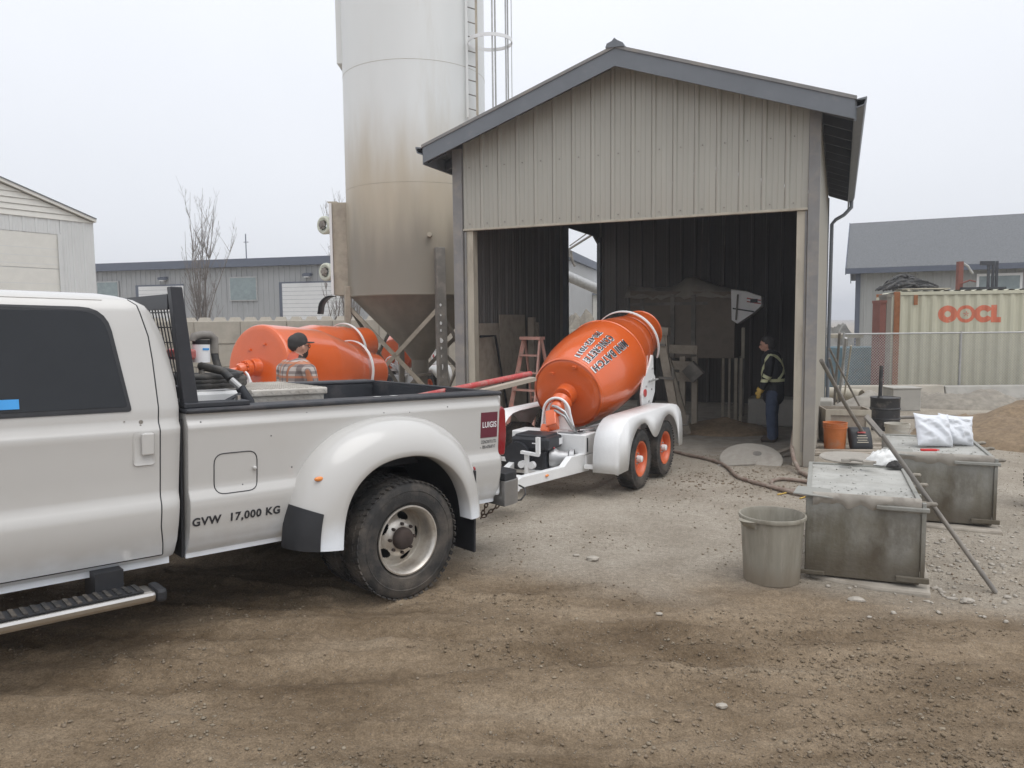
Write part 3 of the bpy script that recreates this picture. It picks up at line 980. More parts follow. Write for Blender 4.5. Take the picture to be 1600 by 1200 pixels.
# step ladder
lad = empty('step_ladder', sworld(sloc(832, 650, 1.0)) * np.array([1, 1, 0]) + np.array([0, 0, -.17]), SRZ - .25, 'pink fibreglass step ladder standing open inside the shed entrance', 'ladder')
H = 1.72
for s_ in (-1, 1):
    MB().bar((s_ * .29, -.42, 0), (s_ * .17, 0, H), .03, .07).build('rail', M['pinewood'], lad)
    MB().bar((s_ * .27, .45, 0), (s_ * .17, .04, H), .025, .05).build('rear_rail', M['pinewood'], lad)
for k in range(5):
    z = .29 * (k + 1)
    f_ = z / H
    MB().box((0, -.42 * (1 - f_), z), (.54 - .22 * f_, .09, .03)).build('step', M['pinewood'], lad)
MB().box((0, .01, H + .02), (.42, .16, .05)).build('ladder_top', M['pinewood'], lad)
MB().box((0, .27, .7), (.46, .02, .03)).build('rear_brace', M['pinewood'], lad)
# ------------------------------------------------------------------ cement silo
SY = 18.0
sc = aty(655, 500, SY)
SGZ = float(gz(sc[0], SY))
SR = 1.6
silo = empty('cement_silo', (sc[0], SY, SGZ), 0, 'tall white cement silo on steel legs, stained brown towards its cone', 'silo')
ZB = 1.87 + (503 - 462) / 1200 * (SY - SR) - SGZ
mb = MB()
mb.lathe([(ZB, SR), (ZB + .03, SR + .01), (ZB + .06, SR), (4.95, SR), (7.45, SR), (9.95, SR), (12.4, SR), (12.9, SR * .6), (13.0, .2)], (0, 0, 0), (0, 0, 1), 64)
mb.build('barrel', M['silo'], silo, smooth=30)
for z in (4.975, 7.475):
    MB().lathe([(0, SR - .002), (.006, SR + .004), (.012, SR - .002)], (0, 0, z), (0, 0, 1), 64).build('weld_seam', M['steeltan'], silo, smooth=60)
mb = MB().lathe([(ZB + .02, SR - .05), (ZB - 1.2, .38), (ZB - 1.45, .2), (ZB - 1.75, .2), (ZB - 1.76, .26), (ZB - 1.82, .26), (ZB - 1.83, .17), (ZB - 2.1, .17)], (0, 0, 0), (0, 0, 1), 48)
mb.build('cone', M['silodark'], silo, smooth=35)
legs = [(.62, -1.47), (-1.47, -.62), (-.62, 1.47), (1.47, .62)]
for i, (x, y) in enumerate(legs):
    k = 1.08
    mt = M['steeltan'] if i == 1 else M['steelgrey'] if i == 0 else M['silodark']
    MB().bar((x * k, y * k, 0), (x * 1.03, y * 1.03, ZB + 1.0 if i == 0 else ZB + .25), .13 if i else .2, .13 if i else .2, (x, y, 0)).build('leg', mt, silo, bev=.01)
    MB().box((x * k, y * k, .02), (.4, .4, .04)).build('base_plate', M['silodark'], silo)
for (i, j) in ((0, 1), (1, 2), (2, 3), (3, 0)):
    a, c = legs[i], legs[j]
    for (p, q) in ((a, c), (c, a)):
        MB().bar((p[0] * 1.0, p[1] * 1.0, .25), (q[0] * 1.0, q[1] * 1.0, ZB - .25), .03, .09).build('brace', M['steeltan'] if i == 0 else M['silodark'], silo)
# peeling paint on the front leg
mb = MB()
rr = random.Random(3)
for k in range(9):
    z = .9 + k * .19 + rr.uniform(-.05, .05)
    w_ = rr.uniform(.012, .05)
    pts = [(w_ * math.cos(a) * rr.uniform(.6, 1.2), w_ * 1.9 * math.sin(a) * rr.uniform(.6, 1.2)) for a in [i * PI / 4 for i in range(8)]]
    x, y = legs[0][0] * 1.06, legs[0][1] * 1.06
    mb.prism([(x + px_, y - .113 - .01 * (2.6 - z) / 2.6 * 0, z + pz) for px_, pz in pts], (0, .012, 0))
tag(mb.build('peeled_paint', M['whitestreak'], silo), kind='stuff')
# filter housings on the left side with two vibrator motors
def sp(px_, py_, dy=0):
    Q = aty(px_, py_, SY + dy)
    return Vector((Q[0] - sc[0], dy, Q[2] - SGZ))
p, q = sp(524, 320), sp(556, 462)
MB().bb((p.x, -.35, q.z), (q.x + .12, .35, p.z)).build('duct_box', M['steeltan'], silo, bev=.01)
MB().bb((p.x - .06, -.40, q.z + .02), (p.x - .003, .40, p.z - .02)).build('duct_flange', M['twhite'], silo)
pz = sp(515, 318)
MB().prism([(pz.x, -.3, pz.z), (p.x + .1, -.3, pz.z + .0), (p.x + .1, -.3, pz.z - .22)], (0, .6, 0)).build('gusset', M['steeltan'], silo)
p2, q2 = sp(529, 50), sp(549, 106)
MB().bb((p2.x, -.3, q2.z), (q2.x + .15, .3, q2.z + 3.2)).build('duct_box', M['silo'], silo, bev=.01)
for (px_, py_) in ((505, 352), (508, 425)):
    c = sp(px_ + 3, py_, -.2)
    ax = Vector((-.55, -.83, 0))
    vb = MB().lathe([(-.12, .10), (-.10, .19), (.02, .21), (.06, .2), (.075, .17), (.05, .11)], c, ax, 24).build('vibrator_motor', M['valve'], silo, smooth=35)
    st_ = MB()
    for k in range(6):
        a = k * PI / 3
        u = Vector((-ax.y, ax.x, 0)) * math.cos(a) + Vector((0, 0, 1)) * math.sin(a)
        st_.box(c + ax * .09 + u * .06, (.06, .06, .07))
    st_.cyl(c + ax * .03, c + ax * .14, .055, n=12)
    st_.build('star_knob', M['steelgrey'], vb)
    MB().bb((c.x + .1, -.16, c.z - .03), (p.x + .05, -.08, c.z + .05)).build('motor_bracket', M['steelgrey'], silo)
    MB().bb((c.x + .12, -.2, c.z + .1), (c.x + .2, -.1, c.z + .3)).build('motor_lug', M['valve'], silo)
f0 = sp(522, 461)
rows = []
for i in range(9):
    a = i / 8 * PI / 2
    rows.append([(f0.x - .3 * math.sin(a), yv, f0.z - .32 * (1 - math.cos(a)) - .02) for yv in (-.35, .0, .2)])
rows.append([(r_[0] - .02, r_[1], r_[2] - .1) for r_ in rows[-1]])
MB().grid(rows).build('rubber_flap', M['black'], silo, smooth=60, solid=.015)
c = sp(672, 367, -1.55)
MB().cyl(c, c + Vector((.0, -.12, 0)), .05, n=12).build('test_port', M['steeltan'], silo)
# ladder with safety cage
LY = -1.1
l0, l1 = sp(731, 184, LY), sp(746, 180, LY)
for q in (l0, l1):
    MB().bb((q.x - .025, LY - .02, q.z), (q.x + .025, LY + .03, 12.6)).build('ladder_rail', M['steeltan'] if q is l1 else M['silo'], silo)
z = l0.z + .15
while z < 12:
    MB().cyl((l0.x, LY, z + .05), (l1.x, LY + .03, z), .012, n=6).build('ladder_rung', M['steelgrey'], silo)
    z += .3
cc = sp(766, 71, LY)
for zz_ in (cc.z, cc.z + 2.2, cc.z + 4.2):
    MB().lathe([(0, .475), (.07, .475), (.07, .462), (0, .462), (0, .475)], (cc.x, LY - .1, zz_), (0, 0, 1), 36).build('cage_hoop', M['twhite'], silo, smooth=40)
for a in (-1.45, -.75, -.1, .6, 1.35):
    MB().box((cc.x + .455 * math.cos(a), LY - .1 + .455 * math.sin(a), (cc.z - 1.6 + 12.6) / 2), (.035, .014, 12.6 - cc.z + 1.6), a + PI / 2).build('cage_bar', M['galv'], silo)

# ------------------------------------------------------------------ interlocking block wall
BY = 25.0
bw = empty('concrete_block_wall', (0, BY, 0), 0, 'long wall of stacked interlocking concrete blocks behind the orange mixers', 'wall')
bm_ = MB().bb((.004, 0, .004), (1.496, .75, .746)).build('block', M['blockconc'], bw, bev=.025)
kb = MB()
kb.box((0, 0, .06), (.34, .34, .12), None, .68)
knob = kb.build('knob', M['blockconc'], bm_)
knob.location = (.25, .3, .745)
first = True
topz = 1.96
for row in range(3):
    off = -.75 if row % 2 else 0
    for k in range(13):
        x0 = -17.8 + off + k * 1.5
        if first:
            o = bm_
            first = False
        else:
            o = share(bm_, None, bw)
        o.location = (x0, random.uniform(-.02, .02), topz - .75 * (3 - row))
        if row == 2:
            for j in range(3):
                if o is bm_ and j == 0:
                    continue
                kk = share(knob, (.25 + j * .5, .3, .745), o)
if True:
    # the very first block is on the bottom row; its knob sits under the row above
    knob.location = (.25, .3, .62)

# ------------------------------------------------------------------ long grey workshop
def facade(name, A, B, base, label, cat):
    A, B = np.array(A, float), np.array(B, float)
    rz = math.atan2(B[1] - A[1], B[0] - A[0])
    e_ = empty(name, (A[0], A[1], base), rz, label, cat)
    d = np.array([math.cos(rz), math.sin(rz), 0])
    nn = np.array([-d[1], d[0], 0])
    O = np.array([A[0], A[1], base])
    def loc(px_, py_):
        Q = onp(px_, py_, O, nn) - O
        return float(Q @ d), float(Q[2])
    return e_, loc, float(np.hypot(*(B - A)[:2]))
A = aty(150, 413, 43.8)
B = aty(520, 400, 40.0)
dv = (B - A) / np.linalg.norm((B - A)[:2])
A2, B2 = A - dv * 16, B + dv * 12
ws, wl, wlen = facade('grey_workshop', A2, B2, -.3, 'long low grey ribbed-metal workshop with white doors behind the block wall', 'building')
wz = wl(520, 400)[1]
def ribsheet(L0, z0, z1, pitch=.32, rib=.04, y=0):
    prof = []
    x = 0
    while x < L0:
        prof += [(x, 0), (x + .02, -rib), (x + .07, -rib), (x + .09, 0)]
        x += pitch
    prof += [(L0, 0)]
    mb = MB()
    mb.grid([[(a, y + o_, z0) for a, o_ in prof], [(a, y + o_, z1) for a, o_ in prof]])
    return mb
ribsheet(wlen, 0, wz - .1).build('wall', M['gwall'], ws, solid=.0)
MB().bb((0, .03, 0), (wlen, 12, wz - .12)).build('building_core', M['gwall'], ws)
MB().bb((-.2, -.35, wz - .42), (wlen + .2, 12.2, wz)).build('roof_fascia', M['gtrim'], ws)
def wbox(e_, loc, x0, y0, x1, y1, name, m, d0, d1, parent=None):
    a, c = loc(x0, y0), loc(x1, y1)
    return MB().bb((a[0], -d1, c[1]), (c[0], -d0, a[1])).build(name, m, parent or e_)
for (x0, y0, x1, y1) in ((152, 440, 188, 465), (359, 433, 404, 470)):
    f_ = wbox(ws, wl, x0, y0, x1, y1, 'window', M['galv'], .041, .09)
    wbox(ws, wl, x0 + 1.8, y0 + 1.8, x1 - 1.8, y1 - 1.8, 'pane', M['skyglass'], .0905, .1, f_)
for (x0, x1, y0) in ((213, 292, 446), (437, 545, 441), (-60, 40, 452)):
    f_ = wbox(ws, wl, x0, y0, x1, 540, 'overhead_door', M['gtrim'], .041, .08)
    a, c = wl(x0 + 5, y0 + 2), wl(x1, 530)
    nsec = 20
    for k in range(nsec):
        z1 = a[1] - (a[1] - 0.0) * k / nsec
        z0 = a[1] - (a[1] - 0.0) * (k + 1) / nsec
        MB().bb((a[0], -.1, z0 + .006), (c[0], -.0805, z1 - .006)).build('door_section', M['doorw'], f_)
for (x0, y0) in ((258, 436), (483, 430)):
    a = wl(x0, y0)
    lo = MB().prism([(a[0] - .22, -.05, a[1] + .12), (a[0] - .22, -.35, a[1] + .06), (a[0] - .22, -.32, a[1] - .08), (a[0] - .22, -.05, a[1] - .02)], (.44, 0, 0)).build('wall_light', M['gtrim'], ws)
    MB().bb((a[0] - .14, -.32, a[1] - .12), (a[0] + .14, -.12, a[1] - .04)).build('light_lens', M['doorw'], lo)
ant = aty(380, 400, 42)
mb = MB().tube([(ant[0], 42.5, wz - .45), (ant[0], 42.5, 6.75)], .03, 6).tube([(ant[0] - .12, 42.5, 6.3), (ant[0] + .15, 42.5, 6.3)], .02, 6)
tag(mb.build('roof_mast', M['gtrim']), 'thin mast standing on the grey workshop roof', 'mast')

# ------------------------------------------------------------------ white garage at the left
C0 = aty(147, 345, 21.0)
gd = np.array([-.504, -.864, 0])
grz = math.atan2(-gd[1], -gd[0])          # local +x runs away to the right along the front
W8 = 9.0
Q = C0 + gd * W8
ga = empty('white_garage', (Q[0], Q[1], -.25), grz, 'white metal garage with cream siding gable and a pale sectional door', 'garage')
gn = np.array([-(-gd)[1], (-gd)[0], 0])
O_ = np.array([Q[0], Q[1], -.25])
def gl(px_, py_):
    t_ = onp(px_, py_, O_, gn) - O_
    return float(t_ @ (-gd)), float(t_[2])
ez = gl(147, 349)[1]
dtop = gl(90, 366)
hx = gl(97, 400)[0]
sl_ = (gl(0, 281)[1] - gl(146, 345)[1]) / (gl(146, 345)[0] - gl(0, 281)[0])
ridge = ez + sl_ * W8 / 2
MB().bb((0, .05, 0), (W8, 11, ez)).build('building_core', M['garagew'], ga)
pw = .3
x = hx
while x < W8 - .02:
    xe_ = min(x + pw, W8)
    rib_panel(x, xe_, 0, lambda q: ez, .03, 'wall_panel', M['garagew'], ga, rib=.012)
    x += pw
x = hx - 4.6
while x < hx - .05:
    rib_panel(x, x + .305, dtop[1], lambda q: ez, .03, 'wall_panel', M['garagew'], ga, rib=.012)
    x += .306
rib_panel(hx - 4.92, hx - 4.6, 0, lambda q: ez, .03, 'wall_panel', M['garagew'], ga, rib=.012)
hs = (dtop[1]) / 5
for k in range(5):
    dsx = MB().bb((hx - 4.6, .035, k * hs + .01), (hx - .02, .055, (k + 1) * hs - .01)).build('door_section', M['siding'], ga)
    for j in range(3):
        MB().bb((hx - 4.6, .0335, k * hs + .1 + j * .2), (hx - .02, .0349, k * hs + .112 + j * .2)).build('groove', M['garagew'], dsx)
MB().bb((hx - .09, -.012, 0), (hx + .01, .0, dtop[1])).build('door_trim', M['garagew'], ga)
nb = 10
for k in range(nb):
    z0 = ez + (ridge - ez) * k / nb
    z1 = ez + (ridge - ez) * (k + 1) / nb
    i0, i1 = (z0 - ez) / sl_, (z1 - ez) / sl_
    MB().prism([(i0, -.002, z0), (W8 - i0, -.002, z0), (W8 - i1, .022, z1 - .006), (i1, .022, z1 - .006)], (0, .04, 0)).build('siding_board', M['siding'], ga)
for s_ in (0, 1):
    xe_ = -.15 if s_ == 0 else W8 + .02
    ze_ = ez - .05 if s_ == 0 else ez + .02
    MB().prism([(W8 / 2, -.08, ridge + .1), (xe_, -.08, ze_ + .08), (xe_, -.08, ze_), (W8 / 2, -.08, ridge + .02)], (0, 11.2, 0)).build('roof_slope', M['siding'], ga)
    MB().prism([(W8 / 2, -.1, ridge + .125), (xe_, -.1, ze_ + .105), (xe_, -.1, ze_ + .081), (W8 / 2, -.1, ridge + .101)], (0, 11.24, 0)).build('roof_edge', M['trim'], ga)

# ------------------------------------------------------------------ grey building with shingle roof at the right
E0 = aty(1338, 412, 31.0)
E1 = aty(1600, 405, 29.4)
ed = np.array([math.cos(R_(-25)), math.sin(R_(-25)), 0])
rb_, rl_, rlen = facade('shingled_building', E0, E0 + ed * 16, -.3, 'grey metal building with a grey shingle roof behind the shipping container', 'building')
rz_e = rl_(1338, 412)[1]
RD = 8.0
rise = (1.87 + (494 - 351) / 1200 * 35 + .3) - rz_e
ribsheet(rlen, 0, rz_e - .02, .3, .025).build('wall', M['gwall2'], rb_)
MB().bb((.03, .03, 0), (rlen, RD, rz_e - .05)).build('building_core', M['gwall2'], rb_)
MB().prism([(.02, 0, rz_e - .06), (.02, RD, rz_e - .06), (.02, RD / 2, rz_e + rise - .15)], (.05, 0, 0)).build('gable_wall', M['gwall2'], rb_)
MB().bb((-.01, -.045, 0), (.17, -.026, rz_e)).build('corner_trim', M['gtrim'], rb_)
for s_ in (0, 1):
    ye = -.45 if s_ == 0 else RD + .45
    zz_ = rz_e - .2
    MB().prism([(-.35, RD / 2, rz_e + rise), (-.35, ye, zz_), (-.35, ye, zz_ - .12), (-.35, RD / 2, rz_e + rise - .15)], (rlen + .7, 0, 0)).build('roof_slope', M['shingle'], rb_)
    MB().prism([(-.39, RD / 2, rz_e + rise + .02), (-.39, ye, zz_ + .02), (-.39, ye, zz_ - .25), (-.39, RD / 2, rz_e + rise - .25)], (.035, 0, 0)).build('barge_board', M['gtrim'], rb_)
MB().bb((-.38, -.58, rz_e - .42), (rlen + .4, -.455, rz_e - .22)).build('gutter', M['gtrim'], rb_)
f_ = wbox(rb_, rl_, 1526, 428, 1596, 470, 'window', M['twhite'], .03, .07)
wbox(rb_, rl_, 1530, 432, 1592, 466, 'pane', M['skyglass'], .0705, .08, f_)
MB().bb((-.015, 1.5, 1.8), (.018, 2.3, 3.3)).build('side_window', M['skyglass'], rb_)

# ------------------------------------------------------------------ shipping container
CY = 22.0
c0 = aty(1398, 456, CY)
ctop = c0[2]
cyaw = R_(-14)
ct = empty('shipping_container', (c0[0], CY, -.29), cyaw, 'cream corrugated shipping container with orange-red lettering and rusty corner posts', 'container')
CH, CL, CW = ctop + .29, 6.06, 2.44
prof = []
x = .16
while x < CL - .16:
    prof += [(x, 0), (x + .07, 0), (x + .14, .04), (x + .21, .04), ]
    x += .28
prof.append((CL - .1, 0))
MB().grid([[(a, o_ + .02, .14) for a, o_ in prof], [(a, o_ + .02, CH - .11) for a, o_ in prof]]).build('side_wall', M['container'], ct)
MB().bb((.12, .09, .14), (CL - .1, CW - .1, CH - .06)).build('container_core', M['container'], ct)
MB().bb((.0, .04, .14), (.1, CW - .04, CH - .1)).build('end_wall', M['container'], ct)
for (x_, y_) in ((0, 0), (CL - .15, 0), (0, CW - .15), (CL - .15, CW - .15)):
    MB().bb((x_, y_, 0), (x_ + .15, y_ + .15, CH)).build('corner_post', M['rust'], ct, bev=.01)
MB().bb((.151, .0, CH - .1), (CL - .15, .1, CH - .005)).build('top_rail', M['container'], ct)
MB().bb((.151, .0, 0), (CL - .15, .1, .14)).build('bottom_rail', M['rust'], ct)
prof = []
x = .15
while x < CL - .2:
    prof += [(x, 0), (x + .06, .035), (x + .15, .035), (x + .21, 0)]
    x += .27
MB().grid([[(a, .02, CH - .006 + o_) for a, o_ in prof], [(a, CW - .02, CH - .006 + o_) for a, o_ in prof]]).build('roof_sheet', M['container'], ct)
MB().bb((.5, -.03, CH - .38), (.6, -.002, CH - .1)).build('lashing_plate', M['rust'], ct)
# lettering: O, O with five-petal flower, C, L
cn = np.array([-math.sin(cyaw), math.cos(cyaw), 0])
cdv = np.array([math.cos(cyaw), math.sin(cyaw), 0])
CO = np.array([c0[0], CY, -.29])
def cl_(px_, py_):
    t_ = onp(px_, py_, CO, cn) - CO
    return float(t_ @ cdv), float(t_[2])
a, c = cl_(1467, 477.5), cl_(1564, 503.5)
lh = a[1] - c[1]
lw = c[0] - a[0]
zc = (a[1] + c[1]) / 2
YF = -.006
def corr(x_):
    f_ = ((x_ - .16) % .28)
    return .02 + float(np.interp(f_, [0, .07, .14, .21, .28], [0, 0, .04, .04, 0]))
def painted(pts_rows, name, m, parent, off):
    return MB().grid([[(x_, corr(x_) - off, z_) for x_, z_ in row] for row in pts_rows]).build(name, m, parent, fix=False)
def annulus(cx, r0, r1, a0=0, a1=2 * PI, n_=140, nr=14):
    return [[(cx + (r0 + (r1 - r0) * i / nr) * math.cos(a0 + (a1 - a0) * k / n_), zc + (r0 + (r1 - r0) * i / nr) * math.sin(a0 + (a1 - a0) * k / n_)) for k in range(n_ + 1)] for i in range(nr + 1)]
def rect(xa, xb, za, zb_, nx=30):
    return [[(xa + (xb - xa) * k / nx, z_) for k in range(nx + 1)] for z_ in (za, zb_)]
r1 = lh / 2
x1, x2, x3 = a[0] + r1, a[0] + r1 * 2.92, a[0] + r1 * 4.75
painted(annulus(x1, r1 * .36, r1), 'letter', M['oocl'], ct, .004)
lo = painted(annulus(x2, r1 * .62, r1), 'letter', M['oocl'], ct, .005)
painted(annulus(x3, r1 * .4, r1, .5, 2 * PI - .5), 'letter', M['oocl'], ct, .006)
xl = x3 + r1 * .75
lL = painted(rect(xl, xl + r1 * .62, zc - r1, zc + r1), 'letter', M['oocl'], ct, .007)
painted(rect(xl + r1 * .62, a[0] + lw, zc - r1, zc - r1 * .4), 'letter_foot', M['oocl'], lL, .007)
fl = MB()
for k in range(5):
    aa = PI / 2 + k * 2 * PI / 5
    ax_, az_ = x2 + r1 * .3 * math.cos(aa), r1 * .3 * math.sin(aa)
    fl.grid([[(ax_ + r_ * math.cos(t_), corr(ax_ + r_ * math.cos(t_)) - .007, zc + az_ + r_ * math.sin(t_)) for t_ in np.linspace(0, 2 * PI, 20)] for r_ in (.001, r1 * .11, r1 * .22)])
fl.build('flower', M['container'], lo, fix=False)
f2 = MB()
for k in range(5):
    aa = PI / 2 + k * 2 * PI / 5
    f2.grid([[(x2 + q_ * math.cos(aa) - s_ * math.sin(aa), corr(x2 + q_ * math.cos(aa)) - .010, zc + q_ * math.sin(aa) + s_ * math.cos(aa)) for q_ in np.linspace(r1 * .06, r1 * .32, 6)] for s_ in (-r1 * .035, r1 * .035)])
f2.build('flower_stamens', M['oocl'], lo, fix=False)
# scrap on the container roof
mb = MB()
rr = random.Random(5)
for k in range(26):
    x0 = rr.uniform(-.1, .3)
    ln = rr.uniform(.8, 1.5)
    y0 = rr.uniform(.3, 1.3)
    hz_ = rr.uniform(.12, .5)
    pts = [(x0 + ln * i / 7 + rr.uniform(-.04, .04), y0 + rr.uniform(-.1, .1), .02 + hz_ * math.sin(PI * (i + .4) / 8) ** .8 + rr.uniform(-.03, .03)) for i in range(8)]
    mb.tube(pts, rr.uniform(.02, .045), 6)
o = mb.build('hose_bundle', M['hose'], None, smooth=60)
o.location = (c0[0] + .0, CY, CH - .29 + .03)
tag(o, 'tangled grey bundle of old hoses on the left end of the container roof', 'hoses', kind='stuff')
mb = MB()
for k in range(3):
    mb.box((.85, .1 + k * .25, .04), (1.25, .2, .03))
mb.box((.3, .35, .01), (.08, .7, .05)).box((1.35, .35, .01), (.08, .7, .05))
o = mb.build('broken_pallet', M['jamb'])
o.location = (c0[0] + .1, CY - .02, CH - .29 + .04)
tag(o, 'pale broken pallet under the hose bundle on the container roof', 'pallet')
sf = empty('scrap_machine', (c0[0] + 2.15, CY + .6, CH - .29 + .03), 0, 'rusty scrap machine frame standing on the container roof', 'scrap')
MB().bb((.0, 0, 0), (.14, .14, .85)).build('upright', M['redrust'], sf)
MB().bar((.05, .05, .06), (1.35, .05, .06), .3, .08).build('bed', M['black'], sf)
for x in (.92, 1.05, 1.16):
    MB().bb((x, .1, 0), (x + .06, .16, .86)).build('rod', M['rackblack'], sf)
MB().tube([(.12, .07, .82), (.3, .07, .72), (.45, .07, .5)], .035, 8).build('arm', M['galv'], sf)
MB().bar((.7, .12, .8), (1.1, .12, .8), .08, .12).build('cross_bar', M['rackblack'], sf)
MB().tube([(.05, .0, .2), (.3, -.05, .3), (.5, 0, .26)], .025, 6).build('lever', M['redrust'], sf)
# red steel sheets standing left of the container
rp = aty(1379, 600, 21.6)
for i, (dx, w_, hh_, m, lab) in enumerate([(-.13, .17, 2.62, 'redrust', 'upright red oxide steel sheet standing left of the container'), (.05, .14, 2.78, 'silodark', 'dark upright steel post between the red sheet and the container')]):
    mb = MB().bb((0, 0, 0), (w_, .45, hh_)).bb((-.01, -.02, hh_ - .08), (w_ + .01, .47, hh_))
    o = mb.build('steel_upright', M[m])
    o.location = (rp[0] + dx, 21.6, -.29)
    tag(o, lab, 'steel post')
tk = aty(1350, 590, 23.0)
mb = MB().bb((-.75, 0, 0), (.62, .9, 1.25))
o = mb.build('blue_tank', mat('faded_blue_steel', (.12, .2, .24), .7, var=.2, dirt=((.2, .19, .16), .5, .7, 4, .6)), bev=.03)
o.location = (tk[0], 23.2, -.29)
tag(o, 'faded blue steel bin behind the chain-link fence', 'bin')
mb = MB().bb((-.85, -.1, 1.5), (.55, 1, 1.62)).bb((-.8, 0, 0), (-.7, .1, 1.5)).bb((.4, .0, 0), (.5, .1, 1.5)).bb((-.8, .9, 0), (-.7, 1.0, 1.5)).bb((.4, .9, 0), (.5, 1.0, 1.5))
o = mb.build('scrap_table', M['steeltan'])
o.location = (tk[0], 24.4, -.29)
tag(o, 'pale scrap table behind the blue bin by the fence', 'table')

# ------------------------------------------------------------------ chain-link fence
FY = 20.5
fence = empty('chain_link_fence', (0, FY, -.29), 0, 'chain-link fence with a galvanised top rail in front of the container', 'fence')
fp = lambda px_, py_: aty(px_, py_, FY)
fx0, fx1 = fp(1318, 560)[0], fp(1640, 560)[0]
fz = fp(1420, 521)[2] + .29
for px_ in (1318, 1500, 1680):
    x = fp(px_, 560)[0]
    MB().cyl((x, 0, 0), (x, 0, fz + .04), .03, n=12).build('post', M['galv'], fence)
MB().cyl((fx0, 0, fz), (fp(1680, 560)[0], 0, fz), .024, n=10).build('top_rail', M['galv'], fence)
mb = MB()
sp_ = .075
hgt = fz - .08
k = fx0 - hgt
while k < fx1:
    for d in (1, -1):
        xa, za = k, .05
        xb, zb_ = k + hgt, .05 + hgt
        if d < 0:
            za, zb_ = zb_, za
        # clip in x
        t0 = max(0, (fx0 - xa) / (xb - xa))
        t1 = min(1, (fx1 - xa) / (xb - xa))
        if t1 > t0:
            p = (xa + (xb - xa) * t0, .03 if d > 0 else .036, za + (zb_ - za) * t0)
            q = (xa + (xb - xa) * t1, .03 if d > 0 else .036, za + (zb_ - za) * t1)
            mb.bar(p, q, .007, .007)
    k += sp_
tag(mb.build('wire_mesh', M['galv'], fence), kind='stuff')
# low concrete barriers at the fence foot
for i, (xa, xb, h_, lab) in enumerate([(1316, 1478, .36, 'low tan concrete barrier block under the fence, left one'), (1480, 1660, .33, 'low grey concrete barrier block under the fence, right one')]):
    p, q = aty(xa, 610, 19.9), aty(xb, 610, 19.9)
    mb = MB().prism([(0, 0, 0), (0, .5, 0), (0, .4, h_), (0, .1, h_)], (q[0] - p[0], 0, 0))
    o = mb.build('concrete_barrier', M['blockconc' if i == 0 else 'concrete'], bev=.02)
    o.location = (p[0], 19.9, -.29)
    tag(o, lab, 'barrier', 'barriers along the fence')

# ------------------------------------------------------------------ heaps and far things
P = gnd(1650, 690)
heap('sand_pile', P[0] + .3, P[1] + .4, 2.3, 2.2, .62, M['pile'], 'brown gravelly sand pile at the right edge behind the white bags', 'sand pile', seed=8)
P = gnd(1545, 640)
heap('rubble_heap', P[0], P[1] + .8, 1.6, .9, .4, M['rubble'], 'grey rubble and dirt heap in front of the right concrete barrier', 'rubble', seed=12)
P = gnd(1450, 632)
heap('rubble_heap', P[0], P[1] + .6, 1.1, .7, .3, M['rubble'], 'smaller rubble heap in front of the left concrete barrier', 'rubble', seed=15)
P = aty(1310, 500, 38)
heap('scrap_heap', P[0], 38, 3.2, 2.5, 1.5, M['concrete'], 'distant pale scrap heap seen between the shed and the grey building', 'scrap heap', seed=19, zb=-.3)
# building, conveyor and gravel seen through the shed side opening
FB = 46.0
fb = empty('distant_warehouse', (0, FB, -.3), 0, 'distant pale warehouse with a white sign seen through the shed opening', 'warehouse')
l0 = aty(860, 455, FB)
r0 = aty(1010, 462, FB)
topz = aty(900, 458, FB)[2] + .3
ribsheet(r0[0] - l0[0], 0, topz, .3, .03).build('wall', M['siding'], fb)
fb.location = (l0[0], FB, -.3)
MB().bb((0, .04, 0), (r0[0] - l0[0], 8, topz - .02)).build('building_core', M['siding'], fb)
MB().prism([(0, -.2, topz - .05), (r0[0] - l0[0], -.2, topz - .05), (r0[0] - l0[0], 4, topz + 1.0), (0, 4, topz + 1.0)], (0, .05, .06)).build('roof', M['garagew'], fb)
MB().bb((0, -.22, topz - .14), (r0[0] - l0[0], -.16, topz)).build('eave_trim', M['trim'], fb)
s0, s1 = aty(872, 449, FB), aty(908, 478, FB)
s0, s1 = aty(866, 452, FB), aty(907, 467, FB)
sgn = MB().bb((s0[0] - l0[0], -.09, s1[2] + .3), (s1[0] - l0[0], -.04, s0[2] + .3)).build('sign_board', M['paper'], fb)
cxs = (s0[0] + s1[0]) / 2 - l0[0]
czs = (s0[2] + s1[2]) / 2 + .3
lettering('sign_text', 'K DESIGN', .27, lambda a, b_: (cxs + .1 + a, -.095, czs + b_), M['ink'], sgn)
p, q = aty(924, 462, FB), aty(925, 500, FB)
MB().bb((p[0] - l0[0], -.12, 0), (p[0] - l0[0] + .08, -.05, topz)).build('downspout', M['steelgrey'], fb)
mb = MB().tube([aty(872, 425, 30), aty(950, 459, 31)], .2, 14)
for (px_, py_, yy_) in ((872, 425, 30), (950, 459, 31)):
    c = aty(px_, py_, yy_)
    mb.tube([c, (c[0], c[1], -.3)], .07, 8)
o = mb.build('screw_conveyor', M['galv'], smooth=40)
tag(o, 'pale conveyor tube slanting down across the shed side opening', 'conveyor')
bo = empty('loading_boom', (0, 0, 0), 0, 'thin loading boom with hanging hook against the sky in the shed opening', 'boom')
p0_, p1_ = aty(885, 392, 24), aty(960, 345, 24)
MB().tube([p0_, p1_], .035, 8).build('boom_tube', M['steelgrey'], bo)
MB().tube([p0_ + np.array([.1, 0, .15]), p1_ + np.array([0, 0, .22])], .02, 6).build('stay_rod', M['steelgrey'], bo)
pa = aty(892, 392, 24)
MB().tube([pa, aty(893, 402, 24), aty(896, 412, 24), aty(899, 416, 24)], .04, 8).build('hook_arm', M['steelgrey'], bo)
